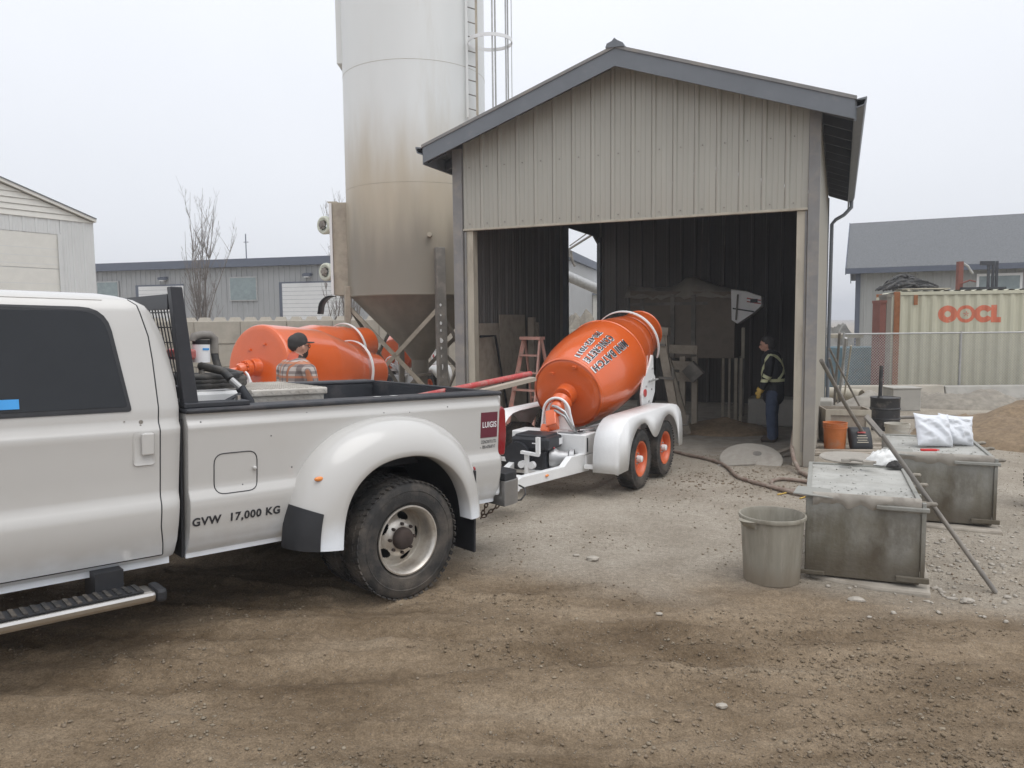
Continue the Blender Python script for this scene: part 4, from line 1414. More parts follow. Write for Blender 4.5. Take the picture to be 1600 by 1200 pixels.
MB().cyl(aty(886, 390, 24), aty(888, 402, 24), .1, n=12).build('pulley', M['steelgrey'], bo)
MB().tube([p1_, (p1_[0], p1_[1], -.3)], .08, 8).build('mast', M['steelgrey'], bo)
P = aty(905, 505, 30)
heap('gravel_stockpile', P[0], 30, 3.4, 2.2, 2.3, M['rubble'], 'gravel stockpile behind the shed side opening', 'gravel pile', seed=23, zb=-.3)

# ------------------------------------------------------------------ bare trees
def bare_tree(px_, py_top, Y, stems, spread, seed, label):
    r = random.Random(seed)
    T = aty(px_, py_top, Y)
    Hh = T[2] + .3
    t = empty('bare_tree', (T[0], Y, -.3), 0, label, 'tree', 'bare trees by the workshop')
    tb, cb = MB(), MB()
    tb.tube([(0, 0, 0), (.02, 0, .6), (.0, .02, 1.3)], [.11, .09, .07], 7)
    def branch(p, d, ln, rad, depth, mb):
        pts, rs = [p], [rad]
        n_ = 6
        for i in range(n_):
            d = (d + Vector((r.uniform(-.12, .12), r.uniform(-.12, .12), r.uniform(0, .12)))).normalized()
            p = p + d * (ln / n_)
            pts.append(p)
            rs.append(max(rad * (1 - (i + 1) / n_ * .85), .004))
        mb.tube(pts, rs, 5 if depth == 0 else 4)
        if depth < 2:
            for k in range(11 if depth == 0 else 5):
                q = pts[r.randint(1, n_ - 1)]
                a = r.uniform(0, 2 * PI)
                dd = Vector((math.cos(a) * .5, math.sin(a) * .5, r.uniform(.7, 1.3))).normalized()
                branch(q, dd, ln * r.uniform(.16, .3) * (1 if depth == 0 else .8), rad * .32, depth + 1, cb)
    for k in range(stems):
        a = 2 * PI * k / stems + r.uniform(-.4, .4)
        h0 = r.uniform(.1, 1.3)
        d = Vector((math.cos(a) * spread, math.sin(a) * spread, 1)).normalized()
        branch(Vector((0, 0, h0)), d, (Hh - h0) * r.uniform(.6, 1.0), .034, 0, tb if k < 3 else cb)
    tb.build('trunk', M['bark'], t, smooth=60)
    cb.build('crown', M['bark'], t, smooth=60)
bare_tree(306, 288, 34, 13, .035, 4, 'bare upright tree in front of the grey workshop behind the truck rack')
bare_tree(541, 258, 33, 8, .1, 9, 'slender bare tree half hidden behind the silo')
bare_tree(527, 420, 31, 7, .12, 14, 'low bare tree just left of the silo legs')
# ------------------------------------------------------------------ wheels (shared by truck and trailers)
def tyre_mesh(R, r, w_, lugs=46, lug=.012):
    mb = MB()
    h = w_ / 2
    prof = [(-h * .62, r), (-h * .95, r + (R - r) * .22), (-h, r + (R - r) * .5), (-h * .96, R - .035), (-h * .82, R - .012), (-h * .5, R - .004), (0, R - .002), (h * .5, R - .004), (h * .82, R - .012), (h * .96, R - .035), (h, r + (R - r) * .5), (h * .95, r + (R - r) * .22), (h * .62, r)]
    mb.lathe(prof, (0, 0, 0), (0, 1, 0), 56)
    rr = random.Random(2)
    for k in range(lugs):
        a = 2 * PI * k / lugs
        for (yo, wd, ph, ln) in ((-h * .8, h * .32, 0, .6), (-h * .28, h * .4, .5, .55), (h * .28, h * .4, 0, .55), (h * .8, h * .32, .5, .6)):
            aa = a + ph * 2 * PI / lugs
            m = Matrix.Rotation(-aa, 3, 'Y')
            c = m @ Vector((R - .004, yo, 0))
            mb.box(c, (lug * 2, wd, 2 * PI * R / lugs * ln), m @ Matrix.Rotation(.25 if yo > 0 else -.25, 3, 'X'))
    for sd in (-1, 1):
        mb.lathe([(sd * (h * .985), r + (R - r) * .62), (sd * (h * 1.012), r + (R - r) * .64), (sd * (h * 1.0), r + (R - r) * .67)], (0, 0, 0), (0, 1, 0), 56)
    return mb
def holed_disc(r0, r1, depth, nh, hr, hrad, htan, nr=26, na=200, ph=0):
    """disc about y axis with nh oval hand holes; depth(r) gives y"""
    mb = MB()
    rows = []
    for i in range(nr + 1):
        r = r0 + (r1 - r0) * i / nr
        rows.append([(r * math.cos(2 * PI * k / na), depth(r), r * math.sin(2 * PI * k / na)) for k in range(na)])
    vs = [p for r_ in rows for p in r_]
    fs = []
    for i in range(nr):
        rm = r0 + (r1 - r0) * (i + .5) / nr
        for k in range(na):
            am = 2 * PI * (k + .5) / na
            hole = False
            for q in range(nh):
                da = (am - ph - q * 2 * PI / nh + PI) % (2 * PI) - PI
                if ((rm - hr) / hrad) ** 2 + (da * rm / htan) ** 2 < 1:
                    hole = True
            if not hole:
                a, b_ = i * na + k, i * na + (k + 1) % na
                fs.append((a, b_, b_ + na, a + na))
    mb.add(vs, fs)
    return mb

# ------------------------------------------------------------------ pickup truck
hT = np.array([.734, .679, 0])
nT = np.array([.679, -.734, 0])
WT = np.array([-.705, 5.039, 0.0])
TO = WT - nT * 1.21
TO[2] = .012
TRZ = math.atan2(-.679, -.734)
TRY = R_(-1.6)
truck = empty('pickup_truck', TO, TRZ, 'white dual-wheel crew-cab pickup truck with black rack and open bed at the left', 'truck', ry=TRY)
TM = Matrix.Translation(Vector(TO)) @ Matrix.Rotation(TRZ, 4, 'Z') @ Matrix.Rotation(TRY, 4, 'Y')
TMI = np.array(TM.inverted())
def tpix(px_, py_, yl):
    o_ = (TMI @ np.append(CAMP, 1))[:3]
    d = TMI[:3, :3] @ ray(px_, py_)
    t_ = (yl - o_[1]) / d[1]
    return Vector(o_ + d * t_)
PZ = [.50, .53, .60, .70, .78, .82, .845, .87, .90, 1.0, 1.1, 1.2, 1.232, 1.245, 1.275, 1.30, 1.335]
PY = [.915, .945, .978, .996, 1.003, 1.0, .989, .977, .974, .977, .980, .983, .986, .982, .962, .960, .960]
CZs = PZ + [1.36, 1.5, 1.62, 1.75, 1.88, 1.92, 1.95, 1.972, 1.985, 1.992, 1.995]
CYs = PY + [.957, .932, .909, .885, .858, .842, .815, .765, .68, .5, .25]
def yb(z):
    return float(np.interp(z, CZs, CYs))
XRZ = [.5, .9, 1.2, 1.36, 1.5, 1.62, 1.75, 1.85, 1.92, 1.96, 1.995]
XRX = [1.425, 1.405, 1.395, 1.392, 1.402, 1.422, 1.45, 1.48, 1.53, 1.60, 1.78]
XFX_Z = [.5, 1.3, 1.36, 1.9, 1.995]
XFX_X = [4.25, 4.25, 4.2, 3.6, 3.4]
def sof(z): return float(np.interp(z, [.5, .7, 1.3, 1.5, 1.7, 1.87, 1.95], [.075, .11, .125, .12, .095, .075, .04]))
def xr(z): return float(np.interp(z, XRZ, XRX))
def xf(z): return float(np.interp(z, XFX_Z, XFX_X))
# cab shell
zs = CZs
fr = [0, .01, .03, .08, .2, .4, .6, .8, 1]
mb = MB()
for sd in (1, -1):
    rows = []
    for f_ in fr:
        rows.append([(xr(z) + (xf(z) - xr(z)) * f_, sd * (yb(z) - (.03 if f_ == 0 else .01 if f_ == .01 else 0)), z) for z in zs] + [(xr(zs[-1]) + (xf(zs[-1]) - xr(zs[-1])) * f_, 0, 2.0)])
    mb.grid(rows)
for f_ in (0, 1):
    rows = []
    for z in zs:
        x_ = xr(z) if f_ == 0 else xf(z)
        yv = yb(z) - (.03 if f_ == 0 else 0)
        rows.append([(x_, yv, z), (x_, yv * .5, z), (x_, -yv * .5, z), (x_, -yv, z)])
    mb.grid(rows)
mb.bb((1.45, -.9, .46), (4.2, .9, .5))
cab = mb.build('cab', M['white'], truck, smooth=38)
def side_poly(pts, off, th, name, m, parent, sd=1):
    mb = MB()
    P = [(x, sd * (yb(z) + off), z) for x, z in pts]
    mb.prism(P, (0, -sd * th, 0))
    return mb.build(name, m, parent)
def rpoly(pts, rad, n_=5):
    out_ = []
    N_ = len(pts)
    for i in range(N_):
        p, a, c = np.array(pts[i]), np.array(pts[i - 1]), np.array(pts[(i + 1) % N_])
        r = rad[i] if isinstance(rad, (list, tuple)) else rad
        if r <= 0:
            out_.append(tuple(p))
            continue
        u, v = (a - p) / np.linalg.norm(a - p), (c - p) / np.linalg.norm(c - p)
        for k in range(n_ + 1):
            t_ = k / n_
            q = (1 - t_) ** 2 * (p + u * r) + 2 * t_ * (1 - t_) * p + t_ ** 2 * (p + v * r)
            out_.append(tuple(q))
    return out_
def seam(pts, r, name, parent, sd=1, closed=False, m='black'):
    P = [(x, sd * (yb(z) + .0005), z) for x, z in pts]
    if closed:
        P = P + P[:2]
    return MB().tube(P, r, 6).build(name, M[m], parent)
# doors: proud skins over the shell, each with its window
DZ = [z for z in zs if .52 < z < 1.955]
for sd in (1, -1):
    for (nm, xa, xb_, wa, wb, wt) in (('rear', None, 2.62, 1.672, 2.52, 1.76), ('front', 2.64, 3.72, 2.72, 3.66, 2.72)):
        rows = []
        for k in range(12):
            row = []
            for z in DZ:
                xl_ = xr(z) + sof(z) if xa is None else xa
                xh_ = min(xb_, xf(z) - .12)
                x_ = xl_ + (xh_ - xl_) * k / 11
                row.append((x_, sd * (yb(z) + .005), z))
            rows.append(row)
        d_ = MB().grid(rows).build('door', M['white'], truck, smooth=38, solid=0)
        if xa is None:
            seam([(xr(z) + sof(z) - .004, z) for z in DZ], .0042, 'door_seam', d_, sd)
        else:
            seam([(2.63, z) for z in DZ], .0042, 'door_seam', d_, sd)
        seam([(x_, DZ[0] - .004) for x_ in np.linspace(1.5 if xa is None else 2.64, xb_, 6)], .004, 'door_seam', d_, sd)
        fpts = rpoly([(wa - .022, 1.345), (wb + .02, 1.345), (min(wb + .02, 3.62) if xa is None else 3.42, 1.905), (wt - .02, 1.905)], [.02, .02, .06, .13])
        gpts = rpoly([(wa, 1.372), (wb, 1.372), (wb if xa is None else 3.4, 1.882), (wt, 1.882)], [.015, .015, .05, .115])
        wf_ = side_poly(fpts, .010, .02, 'window_frame', M['black'], d_, sd)
        g_ = side_poly(gpts, .0125, .004, 'window_glass', M['glass'], d_, sd)
        # handle
        hx_ = 1.6 if xa is None else 2.76
        bz = rpoly([(hx_ + .068, 1.035), (hx_ - .068, 1.035), (hx_ - .068, 1.245), (hx_ + .068, 1.245)], .025)
        seam(bz, .0028, 'handle_seam', d_, sd, True)
        rc = rpoly([(hx_ + .055, 1.05), (hx_ - .055, 1.05), (hx_ - .055, 1.232), (hx_ + .055, 1.232)], .02)
        mbh = MB()
        # dished pocket: rim proud, floor sunk towards the front
        ring0 = [(x_, sd * (yb(1.14) + .010), z_) for x_, z_ in rc]
        ring1 = [(hx_ + (x_ - hx_) * .86, sd * (yb(1.14) + .0065 - .0), 1.14 + (z_ - 1.14) * .88) for x_, z_ in rc]
        mbh.loft([[(x_, sd * (yb(1.14) + .0045), z_) for x_, z_ in rc], ring0, ring1], cap=True)
        hb_ = mbh.build('handle_pocket', M['white'], d_, smooth=30)
        pd = MB().bb((hx_ - .048, sd * (yb(1.14) + .012), 1.105), (hx_ + .016, sd * (yb(1.14) + .033), 1.226)).build('handle', M['white'], d_, bev=.008)
        if sd > 0 and xa is None:
            bl = MB().prism([(x_, yb(z_) + .0185, z_) for x_, z_ in ((2.17, 1.388), (2.32, 1.388), (2.32, 1.436), (2.17, 1.436))], (0, -.003, 0)).build('sticker', M['blue'], d_)
            for (xx_, zz_, r_) in ((1.606, 1.285, .011), (1.61, 1.268, .004), (1.69, 1.292, .004)):
                MB().cyl((xx_, yb(zz_) + .003, zz_), (xx_, yb(zz_) + .0075, zz_), r_, n=12).build('chip', M['steelgrey'], d_)
# roof drip line
for sd in (1, -1):
    MB().tube([(x_, sd * (yb(1.945) + .004), 1.945) for x_ in np.linspace(1.75, 3.45, 8)], .006, 6).build('drip_rail', M['white'], cab)
# windscreen and rear glass
MB().prism([(xf(1.4) + .01, .85, 1.4), (xf(1.4) + .01, -.85, 1.4), (xf(1.92) + .01, -.75, 1.92), (xf(1.92) + .01, .75, 1.92)], (.012, 0, .008)).build('windscreen', M['glass'], truck)
MB().prism([(xr(1.45) - .012, .7, 1.45), (xr(1.45) - .012, -.7, 1.45), (xr(1.85) - .012, -.62, 1.85), (xr(1.85) - .012, .62, 1.85)], (.01, 0, 0)).build('rear_glass', M['glass'], truck)
# hood, fenders, front end (outside the frame)
mb = MB()
hz_ = [.55, .8, .86, 1.15, 1.24, 1.29, 1.31]
hy_ = [.95, .99, .975, .965, .93, .75, 0]
for sd in (1, -1):
    mb.grid([[(x_, sd * y_ * (1 - .05 * (x_ > 5.2)), z_ - .03 * (x_ - 4.2)) for y_, z_ in zip(hy_, hz_)] for x_ in (4.2, 4.5, 4.9, 5.2, 5.42)])
mb.prism([(5.42, .9, .55), (5.42, -.9, .55), (5.42, -.9, 1.2), (5.42, .9, 1.2)], (-.05, 0, 0))
mb.build('hood', M['white'], truck, smooth=40)
MB().bb((5.43, -.55, .72), (5.5, .55, 1.14)).build('grille', M['black'], truck, bev=.02)
for sd in (1, -1):
    MB().bb((5.4, sd * .58, .78), (5.48, sd * .92, 1.12)).build('headlight', M['skyglass'], truck, bev=.02)
MB().bb((5.42, -.97, .45), (5.62, .97, .68)).build('front_bumper', M['chrome'], truck, bev=.04)
# chassis
mb = MB()
for sd in (1, -1):
    mb.bb((-1.15, sd * .38, .42), (5.3, sd * .5, .58))
mb.build('chassis_rails', M['black'], truck)
MB().cyl((0, -1.0, .41), (0, 1.0, .41), .06, n=12).build('rear_axle', M['black'], truck)
MB().cyl((4.37, -.85, .41), (4.37, .85, .41), .05, n=12).build('front_axle', M['black'], truck)
MB().ell((0, 0, .41), (.2, .2, .2)).build('differential', M['black'], truck)
MB().bb((1.6, -.7, .5), (3.9, .7, .56)).build('floor_pan', M['black'], truck)
MB().bb((.6, -.75, .34), (1.5, -.52, .6)).build('fuel_tank', M['black'], truck)
MB().tube([(3.9, .3, .42), (1.4, .35, .42), (.6, .6, .5), (-.9, .62, .48)], .04, 8).build('exhaust_pipe', M['steelgrey'], truck)
spare = tyre_mesh(.39, .21, .22, 40, .004).build('added_spare_tyre', M['rubber'], truck, smooth=35)  # unseen spare, added to block light under the truck
spare.location = (-.72, -.05, .50)
spare.rotation_euler = (PI / 2, 0, 0)
MB().bb((2.2, -.28, .33), (3.4, .28, .52)).build('added_transmission', M['black'], truck, bev=.04)  # unseen, added with the shaft and crossmembers to darken the ground below
MB().cyl((2.2, 0, .42), (.15, 0, .42), .05, n=12).build('added_drive_shaft', M['black'], truck)
for x_ in (.75, 1.6, 2.6):
    MB().bb((x_, -.5, .43), (x_ + .1, .5, .55)).build('added_crossmember', M['black'], truck)
# bed sides with wheel cut-out
oc = [(.80, .45), (.795, .58), (.76, .74), (.685, .91), (.575, 1.045), (.41, 1.15), (.20, 1.21), (-.04, 1.222), (-.28, 1.185), (-.47, 1.085), (-.60, .94), (-.675, .78), (-.705, .62), (-.71, .46)]
ic = [(.515, .43), (.512, .55), (.49, .68), (.445, .78), (.37, .865), (.26, .935), (.12, .97), (-.05, .976), (-.21, .943), (-.345, .86), (-.44, .76), (-.495, .65), (-.52, .55), (-.53, .46)]
def resamp(c, n_):
    c = np.array(c)
    t_ = np.r_[0, np.cumsum(np.hypot(*np.diff(c, axis=0).T))]
    # smooth by Catmull-Rom style cubic through numpy polyfit-free interpolation
    tt = np.linspace(0, t_[-1], n_)
    out_ = []
    for k in range(2):
        v = np.interp(tt, t_, c[:, k])
        for _ in range(6):
            v[1:-1] = .25 * v[:-2] + .5 * v[1:-1] + .25 * v[2:]
        out_.append(v)
    return np.stack(out_, -1)
OCs, ICs = resamp(oc, 64), resamp(ic, 64)
def inside(x, z):
    th_ = math.atan2(z - .45, x)
    ang = np.arctan2(OCs[:, 1] - .45, OCs[:, 0])
    rad_ = np.hypot(OCs[:, 1] - .45, OCs[:, 0])
    if z < .5:
        return abs(x) < .68
    o_ = np.argsort(ang)
    return math.hypot(x, z - .45) < np.interp(th_, ang[o_], rad_[o_]) - .07
for sd in (1, -1):
    xs_ = np.linspace(1.36, -1.05, 90)
    bz = [.47, .505, .585] + PZ[3:-2] + [1.29, 1.311]
    bzf = list(np.interp(np.linspace(0, len(bz) - 1, 60), range(len(bz)), bz))
    V, F_ = [], []
    for i, x_ in enumerate(xs_):
        rnd = max(0, (-x_ - .99)) / .06
        for z_ in bzf:
            zz_ = z_
            top = 1.335
            V.append((x_, sd * (yb(z_) - .05 * rnd ** 2), zz_))
    nz_ = len(bzf)
    for i in range(len(xs_) - 1):
        for j in range(nz_ - 1):
            xm, zm = (xs_[i] + xs_[i + 1]) / 2, (bzf[j] + bzf[j + 1]) / 2
            if not inside(xm, zm):
                F_.append((i * nz_ + j, (i + 1) * nz_ + j, (i + 1) * nz_ + j + 1, i * nz_ + j + 1))
    bs = MB().add(V, F_).build('bed_side', M['white'], truck, smooth=38)
    MB().prism([(1.362, sd * (yb(z_) - .003), z_) for z_ in bzf] + [(1.362, sd * .80, 1.311), (1.362, sd * .80, .5)], (-.012, 0, 0)).build('bed_front_return', M['white'], truck)
    # flared dual-wheel fender
    rows = []
    ns = 12
    for i in range(64):
        O_, I_ = OCs[i], ICs[i]
        row = []
        for k in range(ns + 1):
            s_ = k / ns * PI / 2
            p_ = 1 - math.cos(s_)
            q = O_ + (I_ - O_) * p_
            row.append((q[0], sd * (.968 + .262 * math.sin(s_) ** .85), q[1]))
        dI = np.array([0, .45]) - I_
        dI = dI / np.linalg.norm(dI)
        q = I_ + dI * .008
        row.append((q[0], sd * 1.222, q[1]))
        row.append((q[0], sd * 1.10, q[1]))
        rows.append(row)
    fl_ = MB().grid(rows).build('fender_flare', M['white'], truck, smooth=50)
    rows2 = []
    for i in range(0, 12):
        if OCs[i][1] > .735:
            break
        O_, I_ = OCs[i], ICs[i]
        rows2.append([((O_ + (I_ - O_) * (1 - math.cos(k / ns * PI / 2)))[0] + .004, sd * (.976 + .262 * math.sin(k / ns * PI / 2) ** .85), (O_ + (I_ - O_) * (1 - math.cos(k / ns * PI / 2)))[1]) for k in range(0, 9)])
    MB().grid(rows2).build('splash_guard', M['black'], fl_, smooth=50, solid=0)
    ml = (.635, sd * 1.145, .88)
    MB().ell(ml, (.032, .014, .015), 14, 8).build('marker_light', M['amber'], fl_, smooth=60)
    MB().ell((-.66, sd * 1.09, .79), (.012, .012, .018), 12, 8).build('marker_light', M['redlens'], fl_, smooth=60)
    # wheel housing and mud flap
    n_ = 20
    rows = []
    for i in range(n_ + 1):
        a = -.15 + (PI + .3) * i / n_
        rows.append([(.55 * math.cos(a), sd * y_, .45 + .53 * math.sin(a)) for y_ in (1.11, .9, .5)])
    MB().grid(rows).build('wheel_housing', M['black'], truck, smooth=40)
    MB().bb((-.60, sd * .72, .2), (-.58, sd * 1.19, .80)).build('mud_flap', M['black'], truck, bev=.006)
    # bed rail cap and inner liner
    MB().bb((1.37, sd * .79, 1.312), (-1.03, sd * .985, 1.342)).build('rail_cap', M['bedblack'], truck, bev=.012)
    MB().bb((1.34, sd * .79, .86), (-1.0, sd * .81, 1.311)).build('bed_liner', M['bedblack'], truck)
    MB().bb((.55, sd * .5, .86), (-.55, sd * .789, 1.12)).build('wheel_tub', M['bedblack'], truck, bev=.03)
    # tail lamp
    MB().prism([(x_, sd * .845, z_) for x_, z_ in rpoly([(-1.0, .84), (-1.07, .84), (-1.085, 1.0), (-1.07, 1.2), (-1.03, 1.23), (-1.0, 1.2)], .02)], (0, sd * .135, 0)).build('tail_lamp', M['redlens'], truck, bev=.02)
    MB().bb((-1.0, sd * .80, .52), (-1.05, sd * .95, 1.311)).build('bed_corner', M['white'], truck, bev=.02)
MB().bb((1.34, -.79, .86), (1.355, .79, 1.335)).build('bed_front_wall', M['bedblack'], truck)
MB().bb((1.34, -.79, .83), (-1.0, .79, .859)).build('bed_floor', M['bedblack'], truck)
tg = MB().bb((-1.0, -.795, .60), (-1.06, .795, 1.32)).build('tailgate', M['white'], truck, bev=.015)
MB().bb((-.995, -.78, 1.3205), (-1.065, .78, 1.338)).build('tailgate_cap', M['bedblack'], tg)
MB().bb((-.985, -.785, .862), (-.999, .785, 1.318)).build('tailgate_liner', M['bedblack'], tg)
MB().bb((1.372, -.92, .48), (1.385, .92, 1.28)).build('gap_shade_plate', M['black'], truck)  # black plate added between cab and bed, in place of the gap's shade
bpn = MB().prism(rpoly([(-1.08, .955), (-1.08, -.955), (-1.27, -.80), (-1.27, .80)], [.01, .01, .1, .1]) and [(x_, y_, .43) for x_, y_ in rpoly([(-1.06, .99), (-1.06, -.99), (-1.29, -.93), (-1.29, .93)], [.01, .01, .08, .08])], (0, 0, .20)).build('rear_bumper', M['bumper'], truck, bev=.01)
MB().prism([(x_, y_, .631) for x_, y_ in rpoly([(-1.062, .985), (-1.062, -.985), (-1.285, -.925), (-1.285, .925)], [.01, .01, .1, .1])], (0, 0, .06)).build('step_pad', M['black'], bpn, bev=.01)
MB().bar((-1.1, 0, .40), (-1.38, 0, .36), .07, .07).build('tow_receiver', M['black'], truck)
MB().ell((-1.36, 0, .43), (.028, .028, .028), 12, 8).build('tow_ball', M['chrome'], truck)
# fuel filler door, lettering, decal, patches
fd = rpoly([(.955, .835), (1.215, .835), (1.215, 1.07), (.955, 1.07)], .06)
seam(fd, .0032, 'fuel_door_seam', truck, 1, True)
MB().ell((.972, yb(.96) + .008, .965), (.012, .012, .014), 10, 8).build('fuel_door_latch', M['white'], truck, smooth=60)
lettering('weight_lettering', 'GVW  17,000 KG', .066, lambda a, b_: (1.085 - a, yb(.69 + b_) + .0035, .69 + b_), M['ink'], truck, 1.12, .0022, 1.0)['kind'] = 'stuff'
q0, q1 = tpix(752, 645, .985), tpix(777, 682, .985)
dc = MB().prism([(x_, yb(z_) + .004, z_) for x_, z_ in ((q0.x, q1.z), (q1.x, q1.z), (q1.x, q0.z), (q0.x, q0.z))], (0, -.004, 0)).build('decal', M['maroon'], truck)
dx_, dz_ = (q0.x + q1.x) / 2, (q0.z + q1.z) / 2
dw = abs(q1.x - q0.x)
lettering('decal_name', "LUIGIS", .062, lambda a, b_: (dx_ - a, yb(dz_ + b_) + .0065, dz_ + b_), M['paper'], dc, 1.0, .001, dw / .205)
lettering('decal_line', "CONCRETE LTD.", .034, lambda a, b_: (dx_ - a, yb(dz_ - .135 + b_) + .004, dz_ - .13 + b_), M['ink'], dc, 1.0, .0003, dw / .25 * .92)
lettering('decal_line', "780-478-8717", .034, lambda a, b_: (dx_ - a, yb(dz_ - .175 + b_) + .004, dz_ - .17 + b_), M['ink'], dc, 1.0, .0003, dw / .22 * .92)
q = tpix(468, 757, .99)
MB().prism([(q.x + a_, yb(q.z + b_) + .005, q.z + b_) for a_, b_ in ((.03, .0), (.0, .045), (-.03, .06), (-.045, .03), (-.03, -.05), (.01, -.035))], (0, -.006, 0)).build('bare_patch', M['steelgrey'], truck)
ch = MB()
rr = random.Random(12)
for (px_, py_) in ((424, 681), (457, 730), (315, 660), (560, 664), (545, 678), (600, 645), (752, 700), (505, 700), (530, 690), (525, 720), (470, 775), (620, 660), (482, 645), (380, 757), (640, 644), (700, 636)):
    q = tpix(px_, py_, .985)
    r_ = rr.uniform(.0025, .0055)
    ch.cyl((q.x, yb(q.z) - .002, q.z), (q.x, yb(q.z) + .002, q.z), r_, n=8)
tag(ch.build('paint_chips', M['ink'], truck), kind='stuff')
# side steps
for sd in (1, -1):
    P0, P1 = (1.56, sd * 1.08, .35), (3.95, sd * 1.08, .35)
    stp_ = MB().bb((1.60, sd * .99, .335), (3.9, sd * 1.155, .393)).build('side_step', M['chrome'], truck, bev=.02)
    MB().bb((1.545, sd * .985, .325), (1.60, sd * 1.16, .40)).build('step_end_cap', M['black'], stp_, bev=.02)
    MB().bb((1.66, sd * 1.0, .3955), (3.85, sd * 1.14, .402)).build('step_pad', M['black'], stp_)
    for k in range(46):
        MB().bb((1.67 + k * .047, sd * 1.01, .4025), (1.69 + k * .047, sd * 1.13, .409)).build('tread_rib', M['rubber'], stp_)
    for x_ in (1.72, 2.7, 3.6):
        MB().bb((x_, sd * .8, .33), (x_ + .14, sd * 1.0, .5)).build('step_bracket', M['black'], stp_)
# wheels
def dish(r):
    return float(np.interp(r, [.0, .085, .10, .125, .165, .195, .21], [.03, .03, .025, .01, -.025, -.04, -.04]))
proto = None
tm_ = tyre_mesh(.402, .218, .24, 56, .004)
for (x_, y_, sd) in ((0, 1.088, 1), (0, .80, 1), (0, -1.088, -1), (0, -.80, -1), (4.37, .90, 1), (4.37, -.90, -1)):
    if proto is None:
        w0 = MB()
        w0.lathe([(-.11, .21), (-.115, .232), (-.10, .232), (-.09, .212), (.06, .212), (.085, .218), (.098, .236), (.112, .236), (.113, .226), (.10, .216), (.08, .207), (.02, .203), (-.03, .206), (-.065, .208)], (0, 0, 0), (0, 1, 0), 64)
        whl = w0.build('wheel', M['alu'], truck, smooth=35)
        holed_disc(.05, .209, dish, 5, .148, .025, .044, ph=.55).build('wheel_disc', M['alu'], whl, smooth=50, fix=True, solid=0)
        tm_.build('tyre', M['rubber'], whl, smooth=35)
        MB().lathe([(-.0, .078), (.055, .075), (.075, .066), (.085, .05), (.08, .0)], (0, 0, 0), (0, 1, 0), 20).build('hub', M['brownrust'], whl, smooth=40)
        nb_ = MB()
        for k in range(8):
            a = 2 * PI * k / 8
            nb_.cyl((.098 * math.cos(a), .02, .098 * math.sin(a)), (.098 * math.cos(a), .045, .098 * math.sin(a)), .011, n=6)
        nb_.build('wheel_nuts', M['brownrust'], whl)
        MB().cyl((0, -.12, 0), (0, -.09, 0), .205, n=32).build('brake_drum', M['black'], whl)
        proto = whl
        o = whl
    else:
        o = copy_tree(proto, truck)
    o.location = (x_, y_, .395)
    o.rotation_euler = (0, random.uniform(0, 6) * 0, 0 if sd > 0 else PI)
# headache rack
rk = MB()
def post(sd):
    return MB().prism([(1.275, sd * .93, 1.343), (1.36, sd * .93, 1.343), (1.425, sd * .93, 2.03), (1.36, sd * .93, 2.03)], (0, -sd * .065, 0)).build('rack_post', M['rackblack'], truck, bev=.006)
post(1), post(-1)
MB().bb((1.375, -.844, 1.905), (1.415, .844, 1.99)).build('rack_bar', M['rackblack'], truck)
MB().bar((1.31, -.844, 1.42), (1.31, .844, 1.42), .04, .07).build('rack_bar', M['rackblack'], truck)
scr = MB()
for k in range(33):
    y_ = -.82 + k * .0513
    scr.bar((1.315, y_, 1.43), (1.392, y_, 1.91), .006, .006)
for k in range(6):
    f_ = k / 5
    scr.bar((1.315 + .077 * f_, -.83, 1.45 + .44 * f_), (1.315 + .077 * f_, .83, 1.45 + .44 * f_), .006, .006)
tag(scr.build('rack_screen', M['rackblack'], truck), kind='stuff')
for sd in (1, -1):
    MB().bb((1.365, sd * .83, 1.3425), (.98, sd * .95, 1.372)).build('rack_foot', M['rackblack'], truck, bev=.006)
    MB().cyl((1.03, sd * .89, 1.372), (1.03, sd * .89, 1.40), .016, n=6).build('rack_bolt', M['chrome'], truck)
# tie-down holes on the rail
for (px_, py_) in ((589, 622), (615, 620)):
    q = tpix(px_, py_, .89)
    MB().lathe([(0, .022), (.004, .03), (.004, .02), (0, .016)], (q.x, .89, 1.342), (0, 0, 1), 16).build('stake_ring', M['galv'], truck)

# ---- things in the bed (each rests there, so each is its own thing)
def in_bed(name, label, cat, group=None):
    e_ = empty(name, TO, TRZ, label, cat, group, ry=TRY)
    return e_
tb = in_bed('tool_chest', 'aluminium tread-plate tool chest in the truck bed', 'tool chest')
k0, k1 = tpix(393, 612, .66), tpix(512, 603, .66)
lz = (k0.z + k1.z) / 2 + .0
cx0, cx1 = k1.x, k0.x
MB().bb((cx0 + .02, .64, .862), (cx1 - .02, -.05, lz - .045)).build('chest_body', M['dplate'], tb)
lid = MB().bb((cx0, .66, lz - .045), (cx1, -.07, lz)).build('chest_lid', M['dplate'], tb, bev=.008)
tp_ = MB()
for i in range(int((cx1 - cx0) / .032)):
    for j in range(23):
        a = PI / 4 if (i + j) % 2 else -PI / 4
        tp_.box((cx0 + .02 + i * .032, .64 - j * .032, lz + .0012), (.024, .006, .004), a)
tag(tp_.build('tread_bars', M['dplate'], lid), kind='stuff')
tp_ = MB()
for i in range(int((cx1 - cx0 - .04) / .032)):
    for j in range(6):
        m = Matrix.Rotation(PI / 4 if (i + j) % 2 else -PI / 4, 3, 'Y')
        tp_.box((cx0 + .04 + i * .032, .6412, lz - .065 - j * .032), (.024, .004, .006), m)
for i in range(int((cx1 - cx0) / .032)):
    m = Matrix.Rotation(PI / 4 if i % 2 else -PI / 4, 3, 'Y')
    tp_.box((cx0 + .02 + i * .032, .6612, lz - .022), (.024, .004, .006), m)
